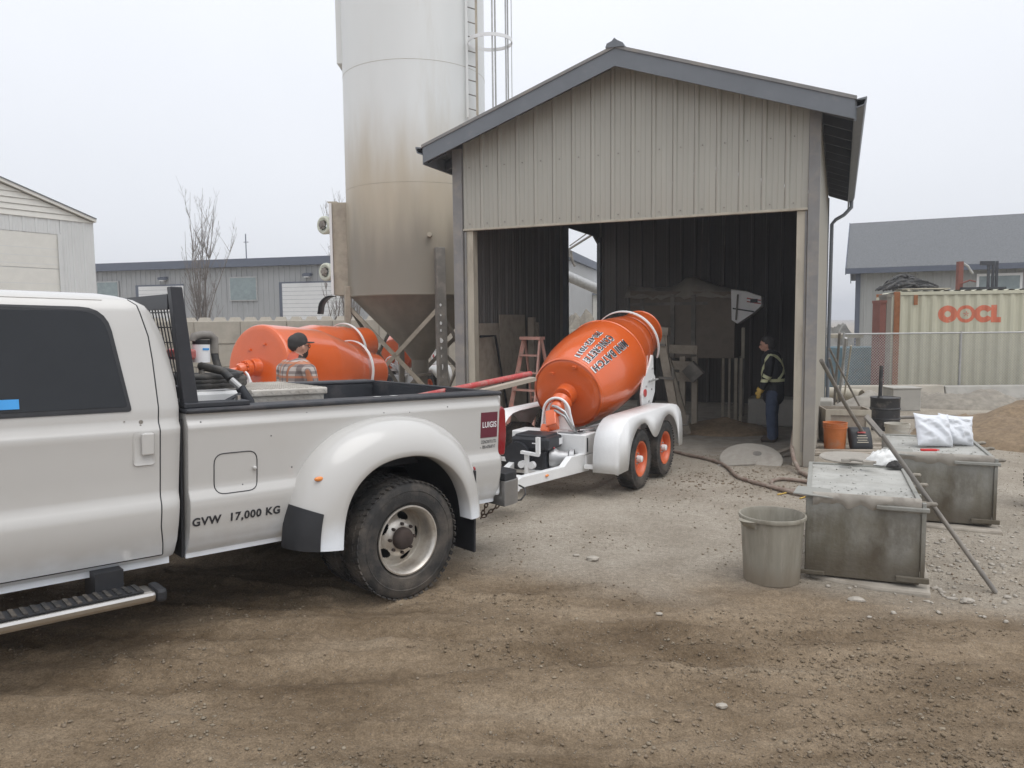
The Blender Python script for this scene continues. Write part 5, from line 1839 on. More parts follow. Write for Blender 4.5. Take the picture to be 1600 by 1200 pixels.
tag(tp_.build('tread_bars', M['dplate'], tb), kind='stuff')
tnk = in_bed('transfer_tank', 'white fuel transfer tank with pump and filter behind the truck rack', 'fuel tank')
tz = lz - .005
MB().bb((cx1 + .012, .55, .862), (1.17, -.45, tz)).build('tank_body', M['twhite'], tnk, bev=.02)
q = tpix(315, 575, .25)
tx = min(q.x, 1.1)
fz0, fz1 = tpix(315, 566, .25).z, tpix(315, 538, .25).z
MB().cyl((tx, .25, fz0), (tx, .25, fz1), .055, n=24).build('fuel_filter', M['paper'], tnk, smooth=40)
MB().bb((tx - .03, .25 + .0545, fz1 - .038), (tx + .012, .25 + .0565, fz1 - .024)).build('filter_print', M['blue'], tnk)
MB().cyl((tx, .25, fz1), (tx, .25, fz1 + .03), .056, n=20).build('filter_head', M['black'], tnk, smooth=40)
MB().cyl((tx, .25, tz), (tx, .25, fz0), .02, n=10).build('filter_stem', M['steelgrey'], tnk)
MB().tube([(tx + .05, .25, fz1 + .02), (tx + .045, .25, fz1 + .05), (tx, .25, fz1 + .06), (tx - .06, .25, fz1 + .06), (tx - .085, .25, fz1 + .04), (tx - .087, .25, fz1 - .06)], .028, 12).build('elbow_pipe', M['steelgrey'], tnk, smooth=60)
MB().tube([(tx - .087, .25, fz1 - .06), (tx - .09, .26, fz0 + .02), (tx - .13, .3, tz + .02)], .024, 10).build('outlet_hose', M['hose'], tnk, smooth=60)
MB().bb((tx + .06, .17, fz0 + .02), (tx + .2, .33, fz1 - .03)).build('pump', M['redpaint'], tnk, bev=.015)
hs_ = in_bed('delivery_hose', 'coiled black delivery hose with nozzle lying on the white fuel tank', 'hose')
pts = []
for k in range(46):
    a = k / 45 * 2 * PI * 2.4
    pts.append((cx1 + .16 + .24 * math.cos(a), .32 + .2 * math.sin(a), tz + .03 + .028 * (k / 45) * 2.2))
pts += [(1.1, .5, tz + .16), (1.0, .6, tz + .13), (cx1 + .14, .68, tz + .08)]
MB().tube(pts, .026, 10).build('hose', M['hose'], hs_, smooth=60)
MB().tube([(cx1 + .14, .68, tz + .08), (cx1 + .10, .72, tz + .03)], .02, 10).build('nozzle_collar', M['galv'], hs_)
MB().tube([(cx1 + .10, .72, tz + .03), (cx1 + .05, .735, tz - .06), (cx1 + .03, .735, tz - .14)], [.03, .034, .03], 10).build('nozzle', M['rackblack'], hs_, smooth=60)
MB().tube([(cx1 + .09, .735, tz + .0), (cx1 + .2, .735, tz - .05), (cx1 + .24, .735, tz - .08), (cx1 + .16, .735, tz - .09), (cx1 + .08, .735, tz - .13)], .012, 8).build('trigger_guard', M['rackblack'], hs_)
MB().bb((cx1 + .01, .70, .862), (cx1 + .22, .77, tz - .1)).build('nozzle_boot', M['rackblack'], hs_, bev=.01)
# red pipe and grey board out over the tailgate
A_, B_ = tpix(829, 584, .30), tpix(692, 612, .30)
d_ = (A_ - B_).normalized()
k = (.95 - B_.z) / d_.z if abs(d_.z) > .02 else -1.8
k = max(k, -2.0)
S_ = B_ + d_ * k
mb = MB().tube([S_, A_], .026, 12)
o = mb.build('red_pipe', M['redpaint'], None, smooth=50)
o.matrix_world = TM
tag(o, 'worn red pipe sticking out over the truck tailgate', 'pipe')
A2_, B2_ = tpix(833, 592, .38), tpix(735, 616, .38)
d2 = (A2_ - B2_).normalized()
mb = MB().bar(B2_ - d2 * 1.6, A2_, .08, .035)
o = mb.build('grey_board', M['wood'])
o.matrix_world = TM
tag(o, 'weathered grey board lying under the red pipe over the tailgate', 'board')
# ------------------------------------------------------------------ concrete mixer trailer
MPH = R_(60.5)
mt_ = np.array([math.cos(MPH), math.sin(MPH), 0])
mn_ = np.array([mt_[1], -mt_[0], 0])
MO = np.array([-.633, 6.843, -.10])
M['treadwhite'] = mat('white_tread_plate', (.8, .8, .79), .4, var=.04, scale=3, bump=.35, bscale=70, bumpd=.006, dirt=((.5, .47, .42), .55, .85, 5, .45))
mixer = empty('mixer_trailer', MO, MPH, 'glossy orange drum mixer on a white tandem trailer hitched to the truck', 'mixer trailer', 'orange drum mixer trailers')
def mp(px_, py_, off):
    Q = onp(px_, py_, MO + mn_ * off, mn_) - MO
    return Vector((Q @ mt_, -off, Q[2]))
DPROF = [(0, .40), (.015, .425), (.04, .437), (.25, .50), (.5, .548), (.75, .568), (1.15, .57), (1.2, .566), (1.95, .42), (2.0, .41), (2.05, .385), (2.6, .315)]
def dr(h):
    return float(np.interp(h, [p_[0] for p_ in DPROF], [p_[1] for p_ in DPROF]))
TILT = R_(15.2)
DB = (2.62, 0, 1.096)
prof = [(0.0, .001), (0, .40)] + DPROF[1:]
prof = []
hs2 = [0, .008, .02, .04, .06, .15, .25, .37, .5, .62, .75, .95, 1.15, 1.19, 1.21, 1.4, 1.6, 1.8, 1.95, 1.99, 2.03, 2.06, 2.25, 2.45, 2.58, 2.6]
prof = [(-.012, .001), (-.012, .2), (-.005, .33)] + [(h, dr(h)) for h in hs2] + [(2.615, .325), (2.62, .315), (2.6, .295), (2.0, .30), (1.3, .36), (1.29, .001)]
dob = MB().lathe(prof, (0, 0, 0), (1, 0, 0), 72).build('drum', M['orange'], mixer, smooth=28)
dob.location = DB
dob.rotation_euler = (0, -TILT, 0)
for h in (1.2, 2.04):
    MB().lathe([(h - .012, dr(h) + .002), (h, dr(h) + .009), (h + .012, dr(h) + .001)], (0, 0, 0), (1, 0, 0), 72).build('weld_bead', M['orange'], dob, smooth=60)
MB().lathe([(.0, .425), (.012, .441), (.03, .446), (.045, .442)], (0, 0, 0), (1, 0, 0), 72).build('rim_bead', M['orange'], dob, smooth=60)
MB().lathe([(-.14, .001), (-.14, .115), (-.11, .125), (-.02, .13), (.02, .16), (.03, .16)], (0, 0, 0), (1, 0, 0), 32).build('end_boss', M['orange'], dob, smooth=40)
for (f_, rr_) in ((-.55, .30), (-2.3, .40), (.4, .37)):
    MB().box((-.02, -rr_ * math.sin(f_), rr_ * math.cos(f_)), (.035, .05, .03)).build('lug', M['orange'], dob, bev=.004)
def drum_text(body, size, h0, f0, ln, m, off, name, rad):
    V, Fc = textmesh(body, size, 1.16, off)
    wmax = max(v[0] for v in V) - min(v[0] for v in V)
    k = ln / wmax
    mb = MB()
    vs = []
    for a, b_ in V:
        h = h0 - a * k
        r = dr(h) + rad
        f_ = f0 + b_ / .54
        vs.append((h, -r * math.sin(f_), r * math.cos(f_)))
    mb.add(vs, Fc)
    return mb.build(name, m, dob, fix=False)
DT = []
for (body, size, h0, f0, ln) in (('MINI BATCH', .13, .475, .875, .82), ('CONCRETE', .13, .425, .575, .66), ('780-472-7011', .095, .415, .31, .64)):
    DT.append(drum_text(body, size, h0, f0, ln + .03, M['paper'], .0095, 'lettering_outline', .007))
    DT.append(drum_text(body, size, h0, f0, ln, M['ink'], .0022, 'lettering', .0145))
# gear motor in front of the drum, on the drum axis
gm_ = MB()
gm_.lathe([(-.36, .001), (-.36, .07), (-.33, .09), (-.25, .095), (-.245, .125), (-.17, .13), (-.165, .10), (-.14, .10)], (0, 0, 0), (1, 0, 0), 24)
mot = gm_.build('gear_motor', M['orange'], mixer, smooth=35)
mot.location = DB
mot.rotation_euler = (0, -R_(30), 0)
MB().box((-.45, .02, -.06), (.22, .13, .13), Matrix.Rotation(-.35, 3, 'Y') @ Matrix.Rotation(.35, 3, 'Z')).build('hydraulic_motor', M['orange'], mot, bev=.015)
MB().box((-.55, .07, -.12), (.09, .1, .12), Matrix.Rotation(-.5, 3, 'Y')).build('motor_block', M['orange'], mot, bev=.012)
for k in range(12):
    a = 2 * PI * k / 12
    MB().cyl((-.245, .105 * math.cos(a), .105 * math.sin(a)), (-.27, .105 * math.cos(a), .105 * math.sin(a)), .014, n=6).build('bolt', M['orange'], mot)
# front pedestal: arched white bracket
arc = [(2.33, .17 * math.cos(a), 0.90 + .17 * math.sin(a)) for a in np.linspace(0, PI, 14)]
arc = [(2.36, .21, .70)] + arc + [(2.36, -.21, .70)]
MB().tube(arc, .016, 8).build('pedestal', M['twhite'], mixer, smooth=60)
MB().prism([(2.38, .20, .70), (2.36, .165, .90), (2.36, .10, 1.02), (2.36, -.10, 1.02), (2.36, -.165, .90), (2.38, -.20, .70)], (.012, 0, 0)).build('pedestal_plate', M['twhite'], mixer)
# oil tank box and frame rails
tank = MB().bb((2.10, -.47, .47), (2.42, .47, .695)).build('oil_tank', M['twhite'], mixer, bev=.012)
q = mp(928, 690, .47)
MB().bb((2.13, -.476, .50), (2.16, -.4705, .66)).build('sight_glass', M['black'], tank, bev=.003)
MB().bb((2.35, -.476, .52), (2.40, -.4705, .66)).build('label_plate', M['paper'], tank)
MB().cyl((2.2, -.36, .696), (2.2, -.36, .725), .03, n=14).build('filler_cap', M['black'], tank)
MB().bb((2.12, -.40, .696), (2.26, -.12, .71)).build('valve_block', M['enginegrey'], tank)
for sd in (1, -1):
    MB().bb((2.12, sd * .40, .33), (4.75, sd * .47, .465)).build('frame_rail', M['twhite'], mixer, bev=.008)
for x_ in (2.5, 3.3, 4.1, 4.7):
    MB().bb((x_, -.399, .34), (x_ + .07, .399, .45)).build('cross_member', M['twhite'], mixer)
for u_ in (2.81, 3.70):
    MB().cyl((u_, -.72, .34), (u_, .72, .34), .035, n=12).build('axle', M['black'], mixer)
    for sd in (1, -1):
        rows_ = [(u_ - .36, sd * .56, .38), (u_ - .18, sd * .56, .30), (u_, sd * .56, .28), (u_ + .18, sd * .56, .30), (u_ + .36, sd * .56, .38)]
        MB().tube(rows_, .022, 6).build('leaf_spring', M['black'], mixer)
# tongue: two cranked beams meeting at the coupler
P0, P1 = Vector((.2, -.27, 0)), Vector((2.28, -.47, 0))
bd = (P1 - P0).normalized()
wd_ = np.array([bd.x * mt_[0] - bd.y * mn_[0], bd.x * mt_[1] - bd.y * mn_[1], 0])   # local y = -mn
wn_ = np.array([-wd_[1], wd_[0], 0])
W0 = MO + mt_ * P0.x - mn_ * P0.y
def bp_(px_, py_):
    Q = onp(px_, py_, W0, wn_) - MO
    return Vector((Q @ mt_, -(Q @ mn_), Q[2]))
poly = [bp_(*p_) for p_ in ((788, 776), (800, 755), (817, 745), (882, 729), (893, 714), (919, 707.5), (921, 735), (822, 761))]
rb2 = MB().prism(poly, (.0, .07, 0)).build('tongue_beam', M['twhite'], mixer, bev=.006)
cz = (poly[0].z + poly[1].z) / 2
cx_ = poly[0].x
lp = []
for p_ in poly:
    f_ = (p_.x - cx_) / (2.28 - cx_)
    lp.append(Vector((p_.x, poly[0].y + .10 + f_ * (.42 - poly[0].y - .10), p_.z)))
MB().prism(lp, (0, .07, 0)).build('tongue_beam', M['twhite'], mixer, bev=.006)
MB().bb((cx_ - .32, poly[0].y - .01, cz - .05), (cx_ + .1, poly[0].y + .16, cz + .03)).build('coupler', M['twhite'], mixer, bev=.01)
MB().prism([(cx_ + .05, poly[0].y + .0, cz + .02), (cx_ + .05, poly[0].y + .17, cz + .02), (1.0, .12, cz + .06), (1.0, -.33, cz + .06)], (0, 0, .012)).build('tongue_plate', M['twhite'], mixer)
q = bp_(854, 743)
MB().ell((q.x, q.y - .008, q.z), (.035, .012, .014), 12, 8).build('marker_light', M['amber'], rb2, smooth=60)
q = bp_(806, 763)
MB().cyl((q.x, q.y - .03, q.z), (q.x, q.y + .01, q.z), .028, n=14).build('pivot_bolt', M['twhite'], rb2)
# jack
jb = mp(823, 742, .05)
jt = mp(823, 706, .05)
jx, jy = jt.x, jt.y
MB().cyl((jx, jy, jb.z - .06), (jx, jy, jt.z), .028, n=14).build('jack_tube', M['twhite'], mixer, smooth=40)
MB().bar((jx - .03, jy + .05, jt.z + .0), (jx - .02, jy - .16, jt.z - .02), .05, .03).build('jack_arm', M['twhite'], mixer)
MB().bb((jx - .045, jy - .17, jt.z - .01), (jx - .005, jy - .13, jt.z + .17)).build('jack_handle', M['twhite'], mixer)
for s_ in (-1, 1):
    MB().cyl((jx - .02, jy + s_ * .06, jt.z - .14), (jx + .03, jy + s_ * .06, jt.z - .14), .04, n=12).build('jack_clamp', M['twhite'], mixer)
# engine
e0, e1 = mp(800, 678, .1), mp(866, 736, .1)
ex, ez0, ez1 = 1.70, .33, .70
eng = MB().bb((ex, .26, ez0 + .22), (ex + .38, -.20, ez1)).build('engine', M['engine'], mixer, bev=.035)
MB().bb((ex + .02, .22, ez1 - .02), (ex + .34, -.16, ez1 + .02)).build('air_box', M['engine'], eng, bev=.015)
MB().cyl((ex + .15, .16, ez0 + .16), (ex - .05, .16, ez0 + .16), .15, n=24).build('recoil_cover', M['engine'], eng, smooth=40)
MB().bb((ex + .05, .1, ez0), (ex + .36, -.14, ez0 + .22)).build('crankcase', M['engine'], eng, bev=.03)
MB().lathe([(0, .11), (.06, .11), (.1, .08), (.2, .07), (.22, .10), (.27, .10)], (ex + .2, -.13, ez0 + .12), (.35, -1, 0), 20).build('pump_housing', M['enginegrey'], eng, smooth=40)
MB().bb((ex + .28, -.2005, ez0 + .26), (ex + .36, -.206, ez0 + .33)).build('warning_label', M['paper'], eng)
MB().ell((ex + .15, -.205, ez0 + .24), (.02, .01, .014), 10, 6).build('stop_switch', M['redlens'], eng)
MB().bb((ex - .003, -.09, ez1 - .075), (ex - .0005, -.01, ez1 - .062)).build('engine_print', M['paper'], eng)
MB().bb((ex + .0, -.35, ez0 - .04), (ex + .45, .3, ez0 - .003)).build('engine_mount', M['twhite'], mixer)
# hydraulic hoses
for i in range(2):
    z_ = 1.0 - .05 * i
    MB().tube([(2.13, -.05 - .03 * i, z_), (2.06, -.14, z_ + .0), (2.05, -.24, z_ - .05), (2.08, -.31, .80 - .03 * i), (2.14, -.34, .72), (2.2, -.22 - .07 * i, .715)], .016, 8).build('hydraulic_hose', M['steelshine'], mixer, smooth=60)
for i in range(2):
    MB().tube([(2.25, -.38 + .05 * i, .72), (2.40, -.44, .73), (2.55, -.47 + .03 * i, .62), (2.68, -.42, .52)], .013, 8).build('hydraulic_hose', M['steelshine'], mixer, smooth=60)
# wheels
wproto = None
tmm = tyre_mesh(.345, .195, .205, 50, .004)
for (u_, sd) in ((2.81, -1), (3.70, -1), (2.81, 1), (3.70, 1)):
    if wproto is None:
        w0 = MB()
        w0.lathe([(-.085, .19), (-.09, .21), (-.075, .21), (-.07, .19), (.06, .188), (.075, .208), (.09, .208), (.085, .19), (.07, .178), (.03, .172), (.012, .168)], (0, 0, 0), (0, 1, 0), 48)
        whl = w0.build('wheel', M['orange_dull'], mixer, smooth=35)
        holed_disc(.03, .17, lambda r: float(np.interp(r, [.03, .08, .11, .14, .17], [.045, .045, .03, .012, .012])), 6, .128, .012, .014, nr=20, na=150).build('wheel_disc', M['orange_dull'], whl, smooth=50)
        tmm.build('tyre', M['rubber'], whl, smooth=35)
        MB().lathe([(.03, .042), (.10, .038), (.105, .03), (.107, .001)], (0, 0, 0), (0, 1, 0), 20).build('hub', M['twhite'], whl, smooth=40)
        nb_ = MB()
        for k in range(5):
            a = 2 * PI * k / 5 + .3
            nb_.cyl((.062 * math.cos(a), .04, .062 * math.sin(a)), (.062 * math.cos(a), .062, .062 * math.sin(a)), .011, n=6)
        nb_.build('wheel_nuts', M['galv'], whl)
        MB().cyl((0, -.05, 0), (0, -.02, 0), .17, n=24).build('brake_drum', M['black'], whl)
        wproto = whl
        o = whl
    else:
        o = copy_tree(wproto, mixer)
    o.location = (u_, sd * .77, .345)
    o.rotation_euler = (0, 0, 0 if sd > 0 else PI)
# fenders
def topz_(u_):
    return float(np.interp(u_, [2.03, 2.035, 2.06, 2.12, 2.22, 2.36, 2.55, 3.95, 4.12, 4.24, 4.31, 4.345, 4.35], [.30, .52, .66, .76, .83, .865, .88, .88, .855, .78, .66, .52, .30]))
path = [(2.03, .30), (2.03, .42), (2.04, .55), (2.07, .66), (2.13, .75), (2.22, .82), (2.34, .865), (2.5, .88), (3.2, .88), (3.9, .88), (4.05, .87), (4.17, .82), (4.26, .74), (4.31, .64), (4.335, .52), (4.34, .40), (4.34, .31)]
for sd in (1, -1):
    rows = []
    for (u_, z_) in path:
        rows.append([(u_, sd * .585, z_), (u_, sd * .84, z_), (u_ , sd * .885, z_ - .012)])
    fe = MB().grid(rows).build('fender', M['treadwhite'], mixer, smooth=35, solid=.004)
    us = np.linspace(2.035, 4.335, 90)
    def low(u_):
        v = .62 - .11 * math.cos((u_ - 3.255) / .42 * PI) if abs(u_ - 3.255) < .42 else .73
        for uc in (2.81, 3.70):
            d2_ = .47 ** 2 - (u_ - uc) ** 2
        w1 = math.sqrt(max(.47 ** 2 - (u_ - 2.81) ** 2, 0)) + .30 if u_ < 2.81 else 9
        w2 = math.sqrt(max(.47 ** 2 - (u_ - 3.70) ** 2, 0)) + .30 if u_ > 3.70 else 9
        return min(v + .035 if 2.81 <= u_ <= 3.70 else .77, w1, w2)
    pz = lambda u_: float(np.interp(u_, [p_[0] + i * 1e-4 for i, p_ in enumerate(path)], [p_[1] for p_ in path]))
    rows = [[(u_, sd * .886, max(pz(u_) - .006, min(low(u_), pz(u_) - .03) + .001)), (u_, sd * .888, min(low(u_), pz(u_) - .03))] for u_ in us]
    MB().grid(rows).build('fender_skirt', M['twhite'], fe, smooth=35, solid=.004)
    MB().bb((2.05, sd * .47, .33), (2.12, sd * .886, .37)).build('fender_bracket', M['twhite'], fe)
# rear drum support: side plates, hoop and rollers
for sd in (1, -1):
    pl = [(3.72, .80), (3.68, 1.0), (3.74, 1.18), (3.98, 1.36), (4.08, 1.50), (4.13, 1.49), (4.16, 1.25), (4.22, 1.2), (4.2, 1.0), (4.02, .78)]
    pp = MB().prism([(u_, sd * .52, z_) for u_, z_ in pl], (0, sd * .025, 0)).build('support_plate', M['twhite'], mixer, bev=.004)
    for (u_, z_) in ((3.85, 1.1), (4.05, 1.05), (3.95, .9), (4.1, 1.18), (4.08, 1.32)):
        MB().cyl((u_, sd * .545, z_), (u_, sd * .56, z_), .014, n=6).build('bolt', M['galv'], pp)
    MB().cyl((3.8, sd * .52, 1.02), (3.8, sd * .56, 1.02), .05, n=14).build('roller_pin', M['redpaint'], pp)
    MB().bar((3.92, sd * .565, 1.16), (4.16, sd * .60, 1.18), .02, .02).build('lock_pin', M['galv'], pp)
    MB().bb((3.7, sd * .40, .44), (4.05, sd * .53, .80)).build('support_leg', M['twhite'], mixer)
ca, sa = math.cos(TILT), math.sin(TILT)
hoop = []
for k in range(37):
    f_ = -1.95 + 3.9 * k / 36
    p_ = (1.98, -.475 * math.sin(f_), .475 * math.cos(f_))
    hoop.append(p_)
rows = [[(1.955, p_[1], p_[2]), (2.005, p_[1], p_[2]), (2.005, p_[1] * 1.03, p_[2] * 1.03), (1.955, p_[1] * 1.03, p_[2] * 1.03)] for p_ in hoop]
hp = MB().loft(rows).build('hoop', M['twhite'], mixer, smooth=40)
hp.location = DB
hp.rotation_euler = (0, -TILT, 0)
# safety chains and cable between trailer and truck
def links(pts, name, label, r=.018):
    e_ = empty(name, (0, 0, 0), 0, label, 'chain')
    pts = [Vector(p_) for p_ in pts]
    segs = []
    total = sum((pts[i + 1] - pts[i]).length for i in range(len(pts) - 1))
    n_ = int(total / (r * 1.9))
    acc, i = 0, 0
    mesh = None
    for k in range(n_ + 1):
        d = k * total / n_
        j, dd = 0, d
        while j < len(pts) - 2 and dd > (pts[j + 1] - pts[j]).length:
            dd -= (pts[j + 1] - pts[j]).length
            j += 1
        dv_ = (pts[j + 1] - pts[j])
        p_ = pts[j] + dv_.normalized() * dd
        if mesh is None:
            ring_ = [(1.25 * r * math.cos(a), .72 * r * math.sin(a), 0) for a in np.linspace(0, 2 * PI, 13)]
            mesh = MB().tube(ring_, r * .3, 6).build('link', M['chain'], e_)
            o = mesh
        else:
            o = share(mesh, None, e_)
        o.location = p_
        rot = dv_.to_track_quat('X', 'Z') @ Matrix.Rotation(PI / 2 * (k % 2), 4, 'X').to_quaternion()
        o.rotation_mode = 'QUATERNION'
        o.rotation_quaternion = rot
    return e_
ch_y = 6.35
links([aty(789, 776, ch_y), aty(776, 792, ch_y), aty(757, 806, ch_y), aty(752, 808, ch_y), aty(757, 795, ch_y), aty(765, 778, ch_y)], 'safety_chain', 'rusty safety chain looped between the trailer tongue and the truck')
mb = MB().tube([aty(781, 772, 6.4), aty(788, 780, 6.4), aty(800, 783, 6.4), aty(814, 781, 6.4), aty(821, 772, 6.4), aty(820, 763, 6.45), aty(811, 758, 6.6)], .008, 8)
tag(mb.build('trailer_cable', M['hose'], None, smooth=60), 'black trailer light cable looped below the tongue', 'cable')

# other mixers standing in the yard
def other_mixer(loc, rz, tilt, label, dull=True):
    c = copy_tree(mixer)
    c['label'] = label
    c.location = loc
    c.rotation_euler = (0, 0, rz)
    for ch_ in list(c.children):
        b0 = ch_.name.split('.')[0]
        if b0 in ('drum', 'hoop'):
            ch_.rotation_euler = (0, -tilt, 0)
        elif b0 == 'gear_motor':
            ch_.rotation_euler = (0, -tilt - R_(8), 0)
        for g_ in list(ch_.children):
            if g_.name.startswith('lettering'):
                bpy.data.objects.remove(g_)
    return c
def lift_drum(c, dz):
    for ch_ in c.children:
        if ch_.name.split('.')[0] in ('drum', 'gear_motor', 'hoop', 'pedestal', 'pedestal_plate', 'support_plate'):
            ch_.location.z += dz
# mixer seen behind the man at the truck
def place_by_base(px_, py_, Y, rz, tilt, label):
    Bp = aty(px_, py_, Y)
    d = np.array([math.cos(rz), math.sin(rz), 0])
    g0 = float(gz(Bp[0], Bp[1]))
    loc = Bp - d * 2.62
    loc[2] = g0
    c = other_mixer(loc, rz, tilt, label)
    lift_drum(c, Bp[2] - 1.096 - g0)
    return c, g0
def fat_drum(c):
    """the bigger drum of the yard mixers"""
    for ch_ in c.children:
        b0 = ch_.name.split('.')[0]
        if b0 == 'drum':
            pr = [(-.012, .001), (-.012, .3), (-.004, .55), (0, .595), (.015, .62), (.04, .635), (.08, .64), (.5, .65), (1.08, .65), (1.12, .645), (1.95, .47), (2.0, .45), (2.05, .43), (2.55, .345), (2.6, .34), (2.62, .33), (2.6, .31), (2.0, .32), (1.3, .36), (1.29, .001)]
            ch_.data = FATD.data if 'FATD' in globals() else MB().lathe(pr, (0, 0, 0), (1, 0, 0), 72).build('drum_pattern', M['orange'], None, smooth=28).data
            for g_ in list(ch_.children):
                if g_.name.split('.')[0] in ('weld_bead', 'rim_bead'):
                    bpy.data.objects.remove(g_)
        elif b0 == 'hoop':
            ch_.scale = (1, 1.1, 1.1)
        elif b0 == 'support_plate':
            ch_.scale = (1, 1.15, .55)
    for o_ in list(bpy.data.objects):
        if o_.name.startswith('drum_pattern'):
            bpy.data.objects.remove(o_)
m2, g2 = place_by_base(402, 574, 11.3, R_(60), R_(-5.5), 'big orange drum mixer with a horizontal drum behind the man in plaid')
fat_drum(m2)
nk = aty(572, 536, 16.5)
d_ = np.array([math.cos(R_(60)), math.sin(R_(60)), 0])
bp0 = nk - d_ * 2.58
m3 = other_mixer((bp0[0] - d_[0] * 2.62, bp0[1] - d_[1] * 2.62, -.15), R_(60), R_(9), 'orange mixer drum with white hoop peeking out left of the silo legs')
fat_drum(m3)
lift_drum(m3, nk[2] - math.sin(R_(9)) * 2.6 - 1.096 + .15)
m4, g4 = place_by_base(619, 555, 20.3, R_(72), R_(15), 'far orange mixer seen between the silo legs')
# ------------------------------------------------------------------ yard clutter on the right
def form(Fbl, Fbr, h, depth, label, seed):
    """steel block mould filled with concrete; local x along the front, y back, z up"""
    Fbl, Fbr = np.array(Fbl), np.array(Fbr)
    wv = Fbr - Fbl
    Wd = float(np.hypot(wv[0], wv[1]))
    rz = math.atan2(wv[1], wv[0])
    zb_ = float(min(gz(Fbl[0], Fbl[1]), gz(Fbr[0], Fbr[1])))
    e_ = empty('concrete_block_form', (Fbl[0], Fbl[1], zb_ + .045), rz, label, 'concrete form', 'steel block forms filled with concrete')
    r = random.Random(seed)
    t_ = .03
    def plate(a, b_, name):
        return MB().bb(a, b_).build(name, M['formsteel'], e_, bev=.004)
    plate((0, 0, 0), (Wd, t_, h), 'front_plate')
    plate((0, depth - t_, 0), (Wd, depth, h), 'rear_plate')
    plate((-.002, t_ + .001, 0), (t_, depth - t_ - .001, h), 'side_plate')
    plate((Wd - t_, t_ + .001, 0), (Wd + .002, depth - t_ - .001, h), 'side_plate')
    # concrete fill with a slightly uneven trowelled top
    rows = []
    for j in range(24):
        rows.append([(t_ + (Wd - 2 * t_) * i / 18, t_ + (depth - 2 * t_) * j / 23, h - .018 + .012 * (float(fbm(np.array(i * .35 + seed), np.array(j * .35), seed)) - .5)) for i in range(19)])
    MB().grid(rows).build('concrete_fill', M['freshconc'], e_, smooth=60)
    MB().bb((t_ + .002, t_ + .002, .01), (Wd - t_ - .002, depth - t_ - .002, h - .06)).build('concrete_core', M['freshconc'], e_)
    # hardened slurry along the top front edge
    sl2 = MB()
    n_ = 40
    rows = []
    for i in range(n_ + 1):
        x = Wd * .06 + Wd * .94 * i / n_
        dz = .02 + .08 * float(fbm(np.array(i * .22), np.array(seed * 1.0), seed + 3))
        th2 = .012 + .022 * float(fbm(np.array(i * .4), np.array(seed + 5.0), seed + 9))
        rows.append([(x, .02, h + .004), (x, -.2 * th2, h + .006), (x, -th2, h - .02), (x, -th2 * .8, h - dz), (x, -.001, h - dz - .03)])
    sl2.grid(rows)
    sl2.build('slurry_crust', M['lidgrey'], e_, smooth=60)
    nC = 150
    cx_, cy_ = rng.random(nC) * (Wd - .06) + .03, .03 + (depth - .08) * rng.random(nC) ** 2.2
    co_ = stones(cx_, cy_, .003 + .011 * rng.random(nC) ** 3, np.full(nC, h - .014), 'mortar_crumbs', M['freshconc'])
    co_.parent = e_
    tag(co_, kind='stuff')
    # edge angles, latch bars and lifting loops
    MB().bb((Wd + .003, -.02, .02), (Wd + .03, .012, h - .02)).build('edge_angle', M['formsteel'], e_, bev=.003)
    MB().bb((Wd * .62, -.036, h - .085), (Wd + .05, -.004, h - .055)).build('latch_bar', M['formsteel'], e_, bev=.006)
    MB().bb((Wd * .80, -.036, .02), (Wd + .06, -.004, .06)).build('latch_bar', M['formsteel'], e_, bev=.006)
    MB().bb((-.09, -.03, .005), (Wd * .18, -.004, .035)).build('latch_bar', M['formsteel'], e_, bev=.006)
    MB().prism([(-.09, -.03, h - .012), (Wd * .24, -.03, h - .03), (Wd * .22, .08, h + .012), (-.06, .12, h + .012)], (0, 0, .008)).build('top_flange', M['formsteel'], e_)
    for (y_, z_) in ((.05, h - .06), (depth * .45, h - .03), (depth * .8, h - .04)):
        lp_ = [(Wd + .01, y_, z_), (Wd + .06, y_ + .01, z_ + .02), (Wd + .10, y_ + .06, z_ + .01), (Wd + .07, y_ + .12, z_ - .005), (Wd + .01, y_ + .13, z_)]
        MB().tube(lp_, .016, 8).build('lifting_loop', M['rubble'], e_, smooth=60)
    for y_ in (.22, .55, .9):
        if y_ < depth:
            MB().bb((Wd + .003, y_, .03), (Wd + .06, y_ + .05, h - .08)).build('side_rib', M['formsteel'], e_, bev=.005)
    return e_, Wd, rz, zb_
Fbl, Fbr = gnd(1257, 903), gnd(1440, 919)
fdir = np.array([math.cos(R_(-22)), math.sin(R_(-22)), 0])
nrm = np.array([-fdir[1], fdir[0], 0])
Fbr = Fbl + fdir * float((onp(1438, 850, Fbl, nrm) - Fbl) @ fdir)
ht1 = onp(1258, 770, Fbl, nrm)[2] - float(gz(Fbl[0], Fbl[1])) - .03
dp1 = float((atz(1300, 724, Fbl[2] + ht1 + .03) - Fbl) @ nrm)
f1, W1, rz1, zb1 = form(Fbl, Fbr, ht1, dp1, 'nearer cement-caked concrete form, right behind the grey bin', 3)
top1 = zb1 + .045 + ht1
Fbr2 = gnd(1549, 829)
Fbl2 = Fbr2 - fdir * .86
ht2 = onp(1556, 716, Fbr2, nrm)[2] - float(gz(Fbr2[0], Fbr2[1])) - .03
f2_, W2, rz2, zb2 = form(Fbl2, Fbr2, ht2, 1.25, 'farther cement-caked concrete form carrying the white bags', 6)
top2 = zb2 + .045 + ht2
def floc(F0, zb_, x, y):
    return np.array([F0[0] + fdir[0] * x + nrm[0] * y, F0[1] + fdir[1] * x + nrm[1] * y, 0])
